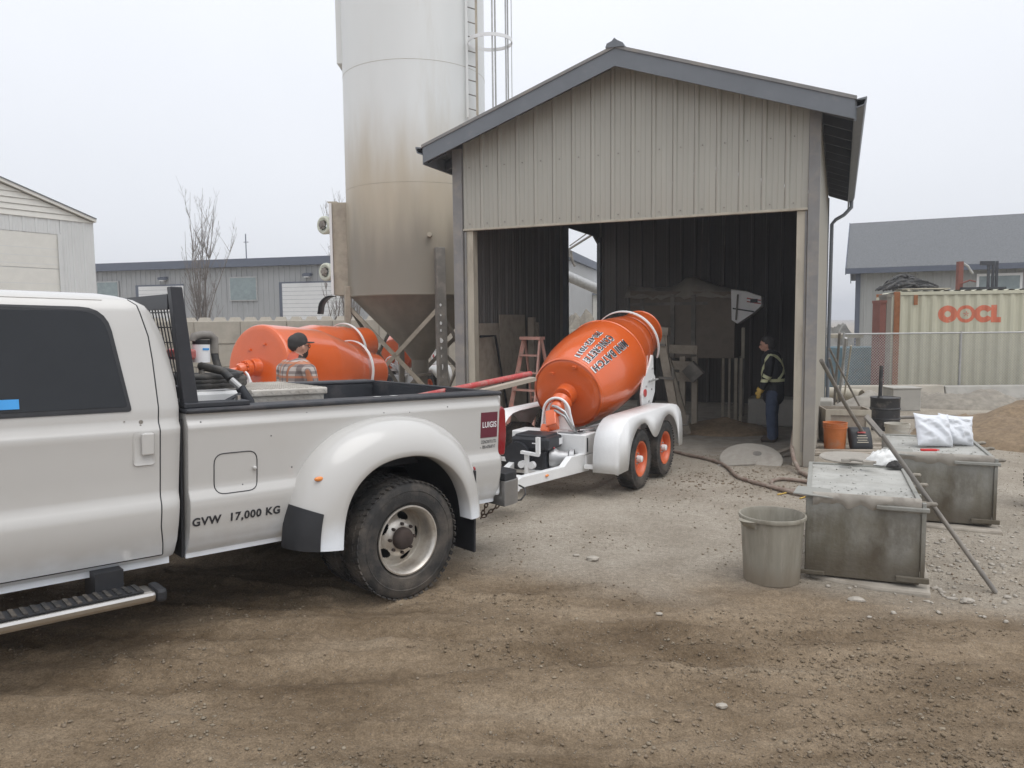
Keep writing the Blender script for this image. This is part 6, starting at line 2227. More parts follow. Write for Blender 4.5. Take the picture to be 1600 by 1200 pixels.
for (F0, W_, D_, lab, zb_) in ((Fbl, W1, 1.5, 'worn concrete pad under the nearer concrete form', zb1), (Fbl2, W2, 1.4, 'worn concrete pad under the farther concrete form', zb2)):
    rr = random.Random(int(F0[0] * 100))
    pts = []
    for (x, y) in ((-.02, .05), (.2, -.02), (.45, -.10), (W_ + .08, -.12), (W_ + .10, .4), (W_ + .12, 1.0), (W_ + .1, D_), (.3, D_), (0, D_ * .9)):
        P = floc(F0, 0, x + rr.uniform(-.03, .03), y + rr.uniform(-.03, .03))
        pts.append((P[0], P[1], zb_ - .15))
    o = MB().prism(pts, (0, 0, .18)).build('concrete_pad', M['pad'], None, bev=.02)
    tag(o, lab, 'concrete pad', 'pads under the forms')
# grey bin
bP = gnd(1205, 905)
gb = empty('garbage_bin', (bP[0], bP[1], float(gz(bP[0], bP[1])) - .006), .2, 'dusty grey round plastic bin standing open beside the nearer form', 'bin')
bh = .50
MB().lathe([(0, .001), (.0, .185), (.012, .197), (.02, .198), (bh - .03, .222), (bh - .028, .236), (bh - .012, .24), (bh, .236), (bh, .226), (bh - .03, .214), (.03, .186), (.028, .001)], (0, 0, 0), (0, 0, 1), 56).build('bin_body', M['bin'], gb, smooth=35)
for a in (PI + .25, .15):
    hnd = []
    for k in range(9):
        b_ = -.32 + .64 * k / 8
        rr_ = .238 + .055 * math.cos(b_ / .32 * PI / 2) ** .6
        hnd.append([(rr_ * math.cos(a + b_), rr_ * math.sin(a + b_), bh - .02), (.225 * math.cos(a + b_), .225 * math.sin(a + b_), bh - .02), (.225 * math.cos(a + b_), .225 * math.sin(a + b_), bh - .075), ((rr_ - .03) * math.cos(a + b_), (rr_ - .03) * math.sin(a + b_), bh - .06)])
    MB().loft(hnd).build('handle', M['bin'], gb, smooth=40)
# things on the near form
def flat_disc(P, r, th, tiltax, tilt, name, m, label, cat, hole=None):
    mb = MB()
    rr = random.Random(int(r * 1000))
    pr = [(0, .001), (0, r * .96), (th * .5, r), (th, r * .97), (th, .001)]
    mb.lathe(pr, (0, 0, 0), (0, 0, 1), 48)
    o = mb.build(name, M[m], None, smooth=35)
    if hole:
        MB().cyl((hole[0], hole[1], th + .001), (hole[0], hole[1], th + .006), hole[2], n=16).build('hole_mark', M['steelgrey'], o)  # dark disc set on the plate to stand for its shaded hole
    o.location = [float(c) for c in P]
    o.rotation_mode = 'AXIS_ANGLE'
    o.rotation_axis_angle = (tilt, *tiltax)
    tag(o, label, cat)
    return o
P = atz(1327, 716, top1 + .012)
flat_disc(P, .255, .016, (1, 0, 0), R_(1.5), 'round_lid', 'lidgrey', 'flat round grey lid lying on top of the nearer form', 'lid')
P = atz(1345, 722, top1 + .05)
mb = MB().tube([(-.14, .05, 0), (-.05, .02, .015), (.05, -.02, .01), (.12, -.05, .015)], .014, 8).bb((-.16, .02, -.012), (-.08, .1, .012)).bb((.02, -.06, -.012), (.1, 0, .02))
o = mb.build('trowel', M['lidgrey'], bev=.004)
o.location = P
o.rotation_euler = (0, 0, -.5)
tag(o, 'cement-covered hand tool lying on the round lid', 'tool')
def crumple(P, rx, ry, h, m, name, label, cat, seed, rz=0):
    rows = []
    nv, nu = 14, 36
    for j in range(nv + 1):
        a = PI / 2 * j / nv
        row = []
        for k in range(nu):
            b_ = 2 * PI * k / nu
            n1 = float(fbm(np.array(2.2 * math.cos(b_) + seed), np.array(2.2 * math.sin(b_) + j * .22), seed, 4))
            n2 = float(fbm(np.array(5 * math.cos(b_) + seed), np.array(5 * math.sin(b_) + j * .5), seed + 5, 3))
            rr_ = math.cos(a) * (.65 + .6 * n1 + .25 * (n2 - .5))
            row.append((rx * max(rr_, .004), b_, h * math.sin(a) * (.55 + .9 * n2)))
        rows.append([(r_ * math.cos(b_), r_ * ry / rx * math.sin(b_), z) for r_, b_, z in row])
    o = MB().loft(rows).build(name, m, None, smooth=70)
    o.location = P
    o.rotation_euler = (0, 0, rz)
    tag(o, label, cat)
    return o
crumple(atz(1380, 724, top1 + .005), .15, .10, .11, M['cloth'], 'work_glove_cloth', 'crumpled white cloth glove on the nearer form', 'cloth', 4)
crumple(atz(1398, 730, top1 + .004), .07, .05, .05, M['cap'], 'dark_glove', 'dark rubber glove peeking out beside the white cloth', 'glove', 9)
# bags on the far form
def bag(P, wd, hg, th, rz, lean, label, seed, roll=0):
    mb = MB()
    nu, nv = 40, 40
    for sd in (1, -1):
        rows = []
        for j in range(nv + 1):
            v = -1 + 2 * j / nv
            row = []
            for i in range(nu + 1):
                u = -1 + 2 * i / nu
                e_ = (max(0, 1 - abs(u) ** 3.0) * max(0, 1 - abs(v) ** 3.0)) ** .55
                n_ = float(fbm(np.array(u * 2.2 + seed), np.array(v * 2.2), seed, 4)) - .5
                fold = .010 * math.sin(9 * (u * .7 + v * .6) + 6 * n_) * e_
                y = sd * (th / 2 * e_ * (1 + .35 * n_ - .25 * v) + fold * 1.4)
                cx2 = 1 - .06 * (1 - abs(v) ** 2) * abs(u) ** 2 + .05 * max(0, abs(v) - .8)
                row.append((u * wd / 2 * cx2 + .012 * n_, y, hg / 2 * (1 + v) * (1 - .05 * (1 - u * u) * (v > .6))))
            rows.append(row)
        mb.grid(rows)
    o = mb.build('white_sack', M['cbag'], None, smooth=70)
    o.location = P
    o.rotation_euler = (lean, roll, rz)
    tag(o, label, 'sack', 'white sacks on the farther form')
bag(atz(1462, 697, top2 + .0), .38, .34, .15, .12, R_(-22), 'front white plastic sack leaning upright on the farther form', 3, R_(4))
bag(atz(1494, 694, top2 + .0), .34, .31, .15, -.1, R_(-20), 'second white plastic sack leaning behind the first on its right', 8, R_(6))
bag(atz(1500, 688, top2 + .0), .22, .17, .12, .15, R_(-25), 'small white sack half hidden behind the two larger sacks', 12)
P = atz(1451, 703, top2 + .015)
mb = MB().box((0, 0, 0), (.15, .03, .022)).box((.085, 0, 0), (.03, .015, .012))
o = mb.build('red_trowel_handle', mat('bright_red_plastic', (.62, .03, .03), .4), bev=.006)
o.location = P
o.rotation_euler = (0, 0, -.1)
tag(o, 'bright red tool handle lying on the farther form', 'tool')
# bars
Gb = gnd(1556, 926)
Kc = atz(1434, 757, top1 + .06)
d_ = (Kc - Gb) / np.linalg.norm(Kc - Gb)
best = min(np.linspace(1, 4, 300), key=lambda t_: abs((lambda v: 800 + FPX * (v @ rt) / (v @ fw))(Gb + d_ * t_ - CAMP) - 1357))
End = Gb + d_ * best
bar_ = empty('pry_bar', (0, 0, 0), 0, 'long steel pry bar leaning across the nearer form to the ground', 'bar')
MB().tube([Gb, Gb + d_ * (best - .16)], .017, 10).build('shaft', M['steelgrey'], bar_, smooth=50)
MB().bar(Gb + d_ * (best - .17), End + np.array([-.02, 0, 0]), .055, .016, (0, -.5, 1)).build('chisel_end', M['steelgrey'], bar_)
o = MB().tube([gnd(1362, 699) + np.array([0, 0, .01]), gnd(1330, 640) * 0 + aty(1318, 627, 11.4), aty(1283, 563, 10.75)], .028, 10).build('steel_pole', M['steelgrey'], None, smooth=50)
tag(o, 'dark steel pole leaning against the shed corner behind the buckets', 'pole')
o = MB().tube([gnd(1345, 640) + np.array([0, 0, .02]), aty(1296, 545, 14.6)], .022, 8).build('steel_pole', M['steelgrey'], None)
tag(o, 'thinner pole leaning farther back beside the shed wall', 'pole')
# big tilted disc in the entrance
P = gnd(1183, 728)
flat_disc((P[0], P[1] + .28, -.12), .43, .022, (.95, -.3, 0), R_(21), 'manhole_cover', 'lidgrey', 'big round cement-grey plate lying tilted in the shed entrance', 'plate', (.12, .1, .06))
P = gnd(1150, 726)
o = MB().prism([(-.3, -.14, 0), (.25, -.05, .0), (.35, .2, .03), (-.1, .12, .03)], (0, 0, .014)).build('plate_offcut', M['lidgrey'])
o.location = (P[0], P[1], float(gz(P[0], P[1])) + .006)
tag(o, 'pointed flat plate lying left of the big round plate', 'plate')
o = MB().bar((-.5, 0, .03), (.42, .12, .14), .08, .035).build('short_board', M['wood'])
P = gnd(1228, 716)
o.location = (P[0], P[1], float(gz(P[0], P[1])))
o.rotation_euler = (0, 0, .5)
tag(o, 'short board propping up the big round plate', 'board')
# hoses on the ground
def ground_hose(pix, r, label, name='air_hose', m='tarp'):
    pts = []
    for (x, y) in pix:
        P = gnd(x, y)
        pts.append(Vector((P[0], P[1], float(gz(P[0], P[1]) + relief(np.array(P[0]), np.array(P[1]))) + r)))
    sm = []
    for i in range(len(pts) - 1):
        a = pts[max(i - 1, 0)]
        b_, c = pts[i], pts[i + 1]
        d = pts[min(i + 2, len(pts) - 1)]
        for k in range(8):
            t_ = k / 8
            sm.append(.5 * ((2 * b_) + (c - a) * t_ + (2 * a - 5 * b_ + 4 * c - d) * t_ ** 2 + (3 * b_ - a - 3 * c + d) * t_ ** 3))
    sm.append(pts[-1])
    o = MB().tube(sm, r, 8).build(name, M[m], None, smooth=60)
    tag(o, label, 'hose')
ground_hose([(1040, 703), (1068, 711), (1100, 719), (1128, 728), (1142, 738), (1152, 748), (1180, 757), (1220, 767), (1262, 777)], .024, 'thick tan hose running along the ground from the mixer wheels to the form')
ground_hose([(1270, 758), (1240, 753), (1215, 752), (1205, 757), (1215, 765), (1262, 771)], .022, 'short tan hose loop curled behind the nearer form')
ground_hose([(1215, 772), (1240, 769), (1262, 774), (1250, 779)], .008, 'thin yellow cord on the ground behind the bin', 'yellow_cord', 'glovey')
pts = [aty(1249, 648, 10.9), aty(1240, 676, 10.7), aty(1237, 700, 10.5), aty(1240, 718, 10.2)]
g1, g2b = gnd(1250, 741), gnd(1275, 752)
pts += [g1 + np.array([0, 0, .03]), g2b + np.array([0, 0, .025])]
o = MB().tube(pts, .028, 10).build('drain_hose', M['tarp'], None, smooth=60)
tag(o, 'thick tan hose hanging down beside the right shed post', 'hose')
# stores along the shed wall
P = gnd(1324, 694)
cr = empty('wooden_crate', (P[0], P[1], -.2), -.2, 'grey wooden crate with framed sides beside the shed corner', 'crate')
cw, cdp, chh = .70, .55, .56
for (a, b_) in (((-cw / 2, 0, 0), (cw / 2, .02, chh)), ((-cw / 2, cdp - .02, 0), (cw / 2, cdp, chh)), ((-cw / 2, .021, 0), (-cw / 2 + .02, cdp - .021, chh)), ((cw / 2 - .02, .021, 0), (cw / 2, cdp - .021, chh))):
    MB().bb(a, b_).build('side_board', M['wood'], cr)
MB().bb((-cw / 2 + .021, .021, .0), (cw / 2 - .021, cdp - .021, .03)).build('bottom_board', M['wood'], cr)
for (a, b_) in (((-cw / 2, -.025, 0), (-cw / 2 + .08, -.001, chh)), ((cw / 2 - .08, -.025, 0), (cw / 2, -.001, chh)), ((-cw / 2 + .081, -.025, chh - .09), (cw / 2 - .081, -.001, chh)), ((-cw / 2 + .081, -.025, .0), (cw / 2 - .081, -.001, .08))):
    MB().bb(a, b_).build('batten', M['jamb'], cr)
def pail(px_, py_, r, h, m, label, handle=True):
    P = gnd(px_, py_)
    e_ = empty('pail', (P[0], P[1], float(gz(P[0], P[1])) + .0), random.uniform(0, 3), label, 'pail', 'plastic pails by the shed wall')
    MB().lathe([(0, .001), (0, r * .88), (.01, r * .9), (h * .8, r * .98), (h * .8, r * 1.06), (h * .83, r * 1.06), (h * .83, r), (h * .89, r * 1.0), (h * .89, r * 1.05), (h * .92, r * 1.05), (h * .92, r * 1.01), (h - .012, r * 1.01), (h - .01, r * 1.06), (h, r * 1.06), (h, r * .98), (.02, r * .86), (.02, .001)], (0, 0, 0), (0, 0, 1), 40).build('pail_body', m, e_, smooth=35)
    if handle:
        MB().tube([(r * 1.05, 0, h * .85), (r * .9, -r * .75, h * .62), (0, -r * 1.12, h * .5), (-r * .9, -r * .75, h * .62), (-r * 1.05, 0, h * .85)], .004, 6).build('bail_handle', M['galv'], e_)
    return e_
pail(1304, 701, .175, .42, M['bucketo'], 'dusty orange plastic pail standing in front of the wooden crate')
pail(1401, 689, .19, .30, M['bucketw'], 'dusty white plastic pail in front of the black barrel')
P = gnd(1346, 704)
cb = empty('cement_sack', (P[0], P[1], -.2), -.1, 'black printed cement sack standing beside the orange pail', 'sack')
mb = MB()
rows = []
for j in range(9):
    v = j / 8
    e2 = math.sin(PI * min(max(v * .94 + .03, 0), 1)) ** .35
    rows.append([(.17 * (.9 + .1 * e2) * (abs(math.cos(a)) ** .5) * (1 if math.cos(a) > 0 else -1), .11 * e2 * (abs(math.sin(a)) ** .6) * (1 if math.sin(a) > 0 else -1) + .16 * v, .34 * v) for a in [2 * PI * k / 24 for k in range(24)]])
mb.loft(rows).build('sack_body', M['black'], cb, smooth=60)
for (zz_, ww_, mt__, sz) in ((.27, .12, 'redpaint', .022), (.228, .13, 'jamb', .012), (.195, .16, 'jamb', .012), (.162, .14, 'jamb', .01), (.13, .17, 'jamb', .012)):
    MB().prism([(a_, -.112 + .16 * (zz_ + b_) / .34 - .006, zz_ + b_) for a_, b_ in ((-ww_ / 2, 0), (ww_ / 2, 0), (ww_ / 2, sz), (-ww_ / 2, sz))], (0, .004, 0)).build('print', M[mt__], cb)
P = gnd(1382, 671)
bl_ = empty('steel_barrel', (P[0], P[1], float(gz(P[0], P[1]))), 0, 'black steel barrel with an upright pole stuck in it by the shed', 'barrel')
MB().lathe([(0, .001), (0, .25), (.02, .262), (.19, .255), (.2, .268), (.22, .268), (.23, .255), (.38, .255), (.39, .268), (.41, .268), (.42, .255), (.58, .255), (.6, .265), (.61, .262), (.6, .25), (.58, .001)], (0, 0, 0), (0, 0, 1), 36).build('barrel_body', M['drumblack'], bl_, smooth=35)
MB().cyl((-.1, 0, .58), (-.09, 0, 1.2), .035, n=10).build('pole', M['drumblack'], bl_, smooth=40)
MB().cyl((-.1, 0, .575), (-.1, 0, .63), .07, .04, n=12).build('pole_collar', M['drumblack'], bl_)
# planks under the pails
for i, (px_, py_, ln, rz, lab) in enumerate([(1320, 707, 1.5, -.1, 'reddish plank under the orange pail'), (1345, 711, 1.5, -.1, 'reddish plank in front of the cement sack'), (1400, 704, 1.3, -.15, 'grey plank behind the round lid'), (1420, 697, 1.2, -.1, 'grey plank beside the white pail')]):
    P = gnd(px_, py_)
    o = MB().box((0, 0, .02), (ln, .14, .04)).build('plank', M['redrust' if i < 2 else 'wood'], None, bev=.004)
    if i < 2:
        o.data.materials[0] = M['wood']
    o.location = (P[0], P[1], float(gz(P[0], P[1])) + .002)
    o.rotation_euler = (0, 0, rz)
    tag(o, lab, 'plank', 'planks by the shed wall')
P = gnd(1418, 642)
o = MB().bb((-.34, 0, 0), (.3, .5, .5)).bb((-.36, -.02, .5), (.32, .52, .535)).build('concrete_block', M['concrete'], None, bev=.02)
o.location = (P[0], P[1], -.27)
tag(o, 'pale square concrete block behind the black barrel', 'concrete block')
P = gnd(1330, 632)
o = MB().lathe([(-.5, .17), (.45, .17), (.45, .15), (-.5, .15), (-.5, .17)], (0, 0, .17), (.55, -.8, -.0), 28).build('pipe_section', M['jamb'], None, smooth=40)
o.location = (P[0] + .1, P[1] + .6, -.26)
tag(o, 'short tan pipe section lying between the shed and the fence', 'pipe')
P = gnd(1362, 640)
heap('grey_cement_mound', P[0] + .1, P[1] + .5, .75, .5, .42, M['lidgrey'], 'smooth grey cement mound behind the wooden crate', 'mound', seed=31)
for i, (xa, ya, xb, yb_, m) in enumerate([(1303, 632, 1312, 520, 'steelgrey'), (1310, 630, 1322, 528, 'galv'), (1318, 628, 1330, 540, 'jamb'), (1314, 632, 1296, 560, 'steelgrey')]):
    p, q = gnd(xa, ya), aty(xb, yb_, 17.5)
    o = MB().tube([p, q], .03 if i != 2 else .02, 8).build('scrap_pipe', M[m])
    tag(o, ['leftmost upright scrap pipe beside the downspout', 'galvanised scrap pipe leaning toward the fence', 'tan scrap rod leaning nearest the fence post', 'scrap pipe leaning back toward the shed wall'][i], 'pipe', 'scrap pipes beside the shed')
P = gnd(1640, 790)
ty_ = empty('old_tyre', (P[0], P[1], float(gz(P[0], P[1])) + .34), .5, 'dark old tyre standing at the right edge of the yard', 'tyre')
tyre_mesh(.345, .195, .205, 50, .004).build('tread', M['rubber'], ty_, smooth=35)
for i, (px_, py_, ln, rz, m, lab) in enumerate([(1583, 627, .9, -.5, 'jamb', 'pale scrap board near the right barrier'), (1462, 630, .5, .1, 'cloth', 'white scrap board on the ground behind the bags'), (1523, 631, .35, .5, 'cloth', 'small white scrap in front of the rubble heap'), (1590, 655, 1.1, -.2, 'wood', 'weathered board on the ground above the sand pile')]):
    P = gnd(px_, py_)
    o = MB().box((0, 0, .03), (ln, .12, .05)).build('scrap_board', M[m], None)
    o.location = (P[0], P[1], float(gz(P[0], P[1])))
    o.rotation_euler = (0, .03, rz)
    tag(o, lab, 'board', 'scrap boards behind the forms')
P = gnd(1480, 655)
o = MB().tube([(-1.0, .1, .03), (-.3, .15, .04), (.4, .05, .05), (.9, -.15, .04), (1.3, -.5, .03)], .03, 8).build('drain_pipe', M['steelgrey'], None, smooth=60)
o.location = (P[0], P[1], float(gz(P[0], P[1])))
tag(o, 'curved grey drain pipe on the ground behind the white sacks', 'pipe')
# rubble crumbs round the forms
nn_ = 1500
xs_ = rng.normal(3.6, .9, nn_)
ys_ = rng.normal(5.9, .8, nn_)
k_ = (xs_ > 2.2) & (ys_ > 4.7)
xs_, ys_ = xs_[k_], ys_[k_]
o = stones(xs_, ys_, .004 + .022 * rng.random(len(xs_)) ** 4, gz(xs_, ys_) + relief(xs_, ys_), 'concrete_crumbs', M['rockpale'])
tag(o, 'broken concrete crumbs scattered round the forms', 'rubble', kind='stuff')
nn_ = 900
xs_ = rng.normal(2.9, .8, nn_)
ys_ = rng.normal(9.4, .5, nn_)
o = stones(xs_, ys_, .004 + .016 * rng.random(nn_) ** 3, gz(xs_, ys_) + relief(xs_, ys_), 'crushed_stone', M['gravelm'])
tag(o, 'patch of crushed stone on the ground at the shed entrance', 'gravel', kind='stuff')
# ------------------------------------------------------------------ people
def plaid():
    m = bpy.data.materials.new('plaid_flannel')
    m.use_nodes = True
    N = m.node_tree
    n = N.nodes
    L = N.links.new
    b = n['Principled BSDF']
    b.inputs['Roughness'].default_value = .95
    tc = n.new('ShaderNodeTexCoord')
    sp2 = n.new('ShaderNodeSeparateXYZ')
    L(tc.outputs['Object'], sp2.inputs[0])
    ad = n.new('ShaderNodeMath')
    ad.operation = 'ADD'
    L(sp2.outputs['X'], ad.inputs[0])
    L(sp2.outputs['Y'], ad.inputs[1])
    def band(src, per, ph, lo):
        a = n.new('ShaderNodeMath')
        a.operation = 'MULTIPLY_ADD'
        a.inputs[1].default_value = 1 / per
        a.inputs[2].default_value = ph
        L(src, a.inputs[0])
        f = n.new('ShaderNodeMath')
        f.operation = 'FRACT'
        L(a.outputs[0], f.inputs[0])
        g = n.new('ShaderNodeMath')
        g.operation = 'LESS_THAN'
        g.inputs[1].default_value = lo
        L(f.outputs[0], g.inputs[0])
        return g.outputs[0]
    cur = n.new('ShaderNodeRGB')
    cur.outputs[0].default_value = (.50, .44, .40, 1)
    cur = cur.outputs[0]
    for (src, per, ph, lo, col, f_) in ((sp2.outputs['Z'], .075, 0, .42, (.10, .07, .07, 1), .62), (ad.outputs[0], .075, .2, .42, (.10, .07, .07, 1), .62), (sp2.outputs['Z'], .15, .3, .16, (.45, .16, .07, 1), .8), (ad.outputs[0], .15, .6, .16, (.45, .16, .07, 1), .8)):
        k = n.new('ShaderNodeMath')
        k.operation = 'MULTIPLY'
        k.inputs[1].default_value = f_
        L(band(src, per, ph, lo), k.inputs[0])
        q = n.new('ShaderNodeMix')
        q.data_type = 'RGBA'
        L(k.outputs[0], q.inputs[0])
        L(cur, q.inputs[6])
        q.inputs[7].default_value = col
        cur = q.outputs[2]
    L(cur, b.inputs['Base Color'])
    return m
M['plaid'] = plaid()
def person(loc, rz, segs, label, voxel=.011):
    """segs: (p, q, rp, rq, material[, squash]) limb volumes fused into one continuous skin by a voxel remesh"""
    mb = MB()
    mats = []
    for sg in segs:
        p, q, r0, r1, mname = sg[:5]
        sq = sg[5] if len(sg) > 5 else (1, 1)
        p, q = Vector(p), Vector(q)
        ax = q - p
        rings = []
        for k in range(-4, 13):
            t_ = min(max(k / 8, 0), 1)
            r = r0 + (r1 - r0) * t_
            c = p + ax * t_
            if k < 0:
                s_ = -k / 4
                c = p - ax.normalized() * r0 * math.sin(s_ * PI / 2) * .98
                r = r0 * max(math.cos(s_ * PI / 2), .02)
            elif k > 8:
                s_ = (k - 8) / 4
                c = q + ax.normalized() * r1 * math.sin(s_ * PI / 2) * .98
                r = r1 * max(math.cos(s_ * PI / 2), .02)
            base = mb.ring((0, 0, 0), ax, r, 16)
            rings.append([c + Vector((v.x * sq[0], v.y * sq[1], v.z)) for v in base])
        mb.loft(rings)
        if mname not in mats:
            mats.append(mname)
    tmp = mb.build('tmp', M[mats[0]], None)
    md = tmp.modifiers.new('r', 'REMESH')
    md.mode = 'VOXEL'
    md.voxel_size = voxel
    sm = tmp.modifiers.new('s', 'SMOOTH')
    sm.iterations = 4
    dg = bpy.context.evaluated_depsgraph_get()
    me = bpy.data.meshes.new_from_object(tmp.evaluated_get(dg))
    bpy.data.objects.remove(tmp)
    me.materials.clear()
    for m in mats:
        me.materials.append(M[m])
    nP = len(me.polygons)
    cen = np.zeros(nP * 3)
    me.polygons.foreach_get('center', cen)
    cen = cen.reshape(-1, 3)
    bestd = np.full(nP, 1e9)
    mi = np.zeros(nP, dtype=np.int32)
    for sg in segs:
        p, q = np.array(sg[0]), np.array(sg[1])
        d = q - p
        t_ = np.clip(((cen - p) @ d) / (d @ d), 0, 1)
        r = sg[2] + (sg[3] - sg[2]) * t_
        dist = np.linalg.norm(cen - (p + t_[:, None] * d), axis=1) - r
        k = dist < bestd
        bestd[k] = dist[k]
        mi[k] = mats.index(sg[4])
    me.polygons.foreach_set('material_index', mi)
    me.polygons.foreach_set('use_smooth', np.ones(nP, dtype=bool))
    o = bpy.data.objects.new('person', me)
    COL.objects.link(o)
    o.location = [float(c) for c in loc]
    o.rotation_euler = (0, 0, rz)
    tag(o, label, 'person')
    return o
def hand_segs(wr, dirv, side, m, curl=.5, s=1.0):
    """palm, four bent fingers and a thumb; side is the thumb direction"""
    d = Vector(dirv).normalized()
    s_ = Vector(side).normalized()
    c = d.cross(s_).normalized()
    wr = Vector(wr)
    out_ = [(wr, wr + d * .07 * s, .030 * s, .034 * s, m)]
    for k, (off, ln) in enumerate(((.027, .072), (.009, .08), (-.009, .076), (-.026, .06))):
        b_ = wr + d * .085 * s + s_ * off * s
        k1 = b_ + (d + c * .25 * curl).normalized() * ln * .5 * s
        k2 = k1 + (d + c * 1.6 * curl).normalized() * ln * .5 * s
        out_ += [(b_, k1, .0105 * s, .010 * s, m), (k1, k2, .010 * s, .0085 * s, m)]
    t0 = wr + d * .03 * s + s_ * .028 * s
    t1 = t0 + (d * .7 + s_ * .6 + c * .2).normalized() * .045 * s
    t2 = t1 + (d + c * .5).normalized() * .03 * s
    out_ += [(t0, t1, .014 * s, .012 * s, m), (t1, t2, .012 * s, .010 * s, m)]
    return [(tuple(a), tuple(b_), r0, r1, mm) for a, b_, r0, r1, mm in out_]
# worker in the shed: local x forward, y left
J = 'jacket'
segs = [
    ((.0, 0, .93), (.01, 0, 1.12), .165, .185, J, (1, 1.12)),
    ((.01, 0, 1.12), (.04, 0, 1.36), .185, .165, J, (1, 1.2)),
    ((.03, .10, 1.40), (.03, -.10, 1.40), .10, .10, J),
    ((.0, 0, .76), (.0, 0, .93), .175, .17, J, (1, 1.1)),
    ((.06, 0, 1.42), (.095, 0, 1.52), .062, .056, 'skin'),
    ((.05, 0, 1.44), (.07, 0, 1.475), .085, .075, J),
    ((.115, 0, 1.595), (.135, 0, 1.625), .088, .09, 'skin', (1, .86)),
    ((.16, 0, 1.55), (.175, 0, 1.545), .05, .045, 'skin'),
    ((.218, 0, 1.585), (.232, 0, 1.565), .014, .016, 'skin'),
    ((.10, 0, 1.645), (.115, 0, 1.665), .098, .095, 'cap', (1, .9)),
    ((.06, 0, 1.60), (.07, 0, 1.64), .085, .09, 'cap', (1, .9)),
    # left arm, bent a little forward
    ((.03, .205, 1.385), (.045, .265, 1.13), .078, .066, J), ((.045, .265, 1.13), (.15, .255, .90), .062, .052, J),
    ((.15, .255, .90), (.165, .254, .875), .05, .048, 'glovey'),
    # right arm
    ((.03, -.205, 1.385), (.06, -.26, 1.13), .078, .066, J), ((.06, -.26, 1.13), (.19, -.22, .92), .062, .05, J),
    # legs
    ((.0, .085, .80), (.015, .10, .46), .108, .088, 'jeans'), ((.015, .10, .46), (-.01, .105, .10), .085, .078, 'jeans'),
    ((.0, -.085, .80), (.02, -.10, .46), .108, .088, 'jeans'), ((.02, -.10, .46), (.0, -.105, .10), .085, .078, 'jeans'),
    ((-.03, .105, .055), (.13, .115, .045), .055, .048, 'boot'), ((-.02, -.105, .055), (.14, -.115, .045), .055, .048, 'boot'),
]
segs += hand_segs((.165, .254, .875), (.25, 0, -1), (.9, .1, .2), 'glovey', .6)
segs += hand_segs((.19, -.22, .92), (.4, .05, -1), (.9, .1, .2), 'glovey', .6)
for sg in ((.0, .046), (.0, -.046)):
    pass
fP = gnd(1207, 692)
w1 = person((fP[0], fP[1], -.175), R_(152), segs, 'person in black jacket with reflective harness and yellow gloves inside the shed')
# reflective harness on the jacket: straps follow the body surface by ray casting
import bmesh
from mathutils.bvhtree import BVHTree
def strap(o, pts, wd, name, m, th=.006, centre=(0.01, 0)):
    """pts: (angle, z) around a vertical axis; each point is projected onto the body from outside"""
    bm = bmesh.new()
    bm.from_mesh(o.data)
    tree = BVHTree.FromBMesh(bm)
    rows = []
    dense = []
    for i in range(len(pts) - 1):
        for k in range(8):
            t_ = k / 8
            dense.append((pts[i][0] * (1 - t_) + pts[i + 1][0] * t_, pts[i][1] * (1 - t_) + pts[i + 1][1] * t_))
    dense.append(pts[-1])
    P = []
    for a, z in dense:
        d = Vector((math.cos(a), math.sin(a), 0))
        org = Vector((centre[0], centre[1], z)) + d * .8
        hit, nrm_, _, _ = tree.ray_cast(org, -d)
        if hit is None:
            hit, nrm_ = Vector((centre[0], centre[1], z)) + d * .15, d
        P.append((hit, nrm_))
    for i, (h, nn) in enumerate(P):
        t_ = (P[min(i + 1, len(P) - 1)][0] - P[max(i - 1, 0)][0])
        if t_.length < 1e-6:
            t_ = Vector((0, 0, 1))
        t_.normalize()
        s_ = nn.cross(t_).normalized()
        rows.append([h + s_ * wd / 2 + nn * .001, h + s_ * wd / 2 + nn * th, h - s_ * wd / 2 + nn * th, h - s_ * wd / 2 + nn * .001])
    bm.free()
    return MB().loft(rows).build(name, M[m], o, smooth=40)
D2 = R_
strap(w1, [(D2(a), 1.03) for a in range(0, 361, 15)], .05, 'waist_band', 'reflect')
strap(w1, [(D2(15), 1.05), (D2(35), 1.15), (D2(60), 1.28), (D2(78), 1.40), (D2(85), 1.455)], .05, 'shoulder_strap', 'reflect')
strap(w1, [(D2(85), 1.455), (D2(120), 1.41), (D2(155), 1.33), (D2(180), 1.23), (D2(215), 1.12), (D2(235), 1.05)], .05, 'shoulder_strap', 'reflect')
strap(w1, [(D2(275), 1.455), (D2(240), 1.41), (D2(205), 1.33), (D2(180), 1.23), (D2(145), 1.12), (D2(125), 1.05)], .05, 'shoulder_strap', 'reflect')
strap(w1, [(D2(-15), 1.05), (D2(-35), 1.15), (D2(-60), 1.28), (D2(-78), 1.40), (D2(-85), 1.455)], .05, 'shoulder_strap', 'reflect')
def arm_band(o, p, q, t_, r, wd, name, m):
    p, q = Vector(p), Vector(q)
    d = (q - p).normalized()
    c = p + (q - p) * t_
    return MB().lathe([(-wd / 2, r - .004), (-wd / 2, r + .004), (wd / 2, r + .003), (wd / 2, r - .004)], c, d, 24).build(name, M[m], o, smooth=40)
arm_band(w1, (.045, .265, 1.13), (.15, .255, .90), .15, .066, .05, 'sleeve_band', 'reflect')
arm_band(w1, (.06, -.26, 1.13), (.19, -.22, .92), .15, .066, .05, 'sleeve_band', 'reflect')
arm_band(w1, (.15, .255, .90), (.165, .254, .875), .9, .055, .05, 'glove_cuff', 'glovey')
MB().ell((.10, .079, 1.59), (.02, .012, .03), 10, 8).build('ear', M['skin'], w1, smooth=60)
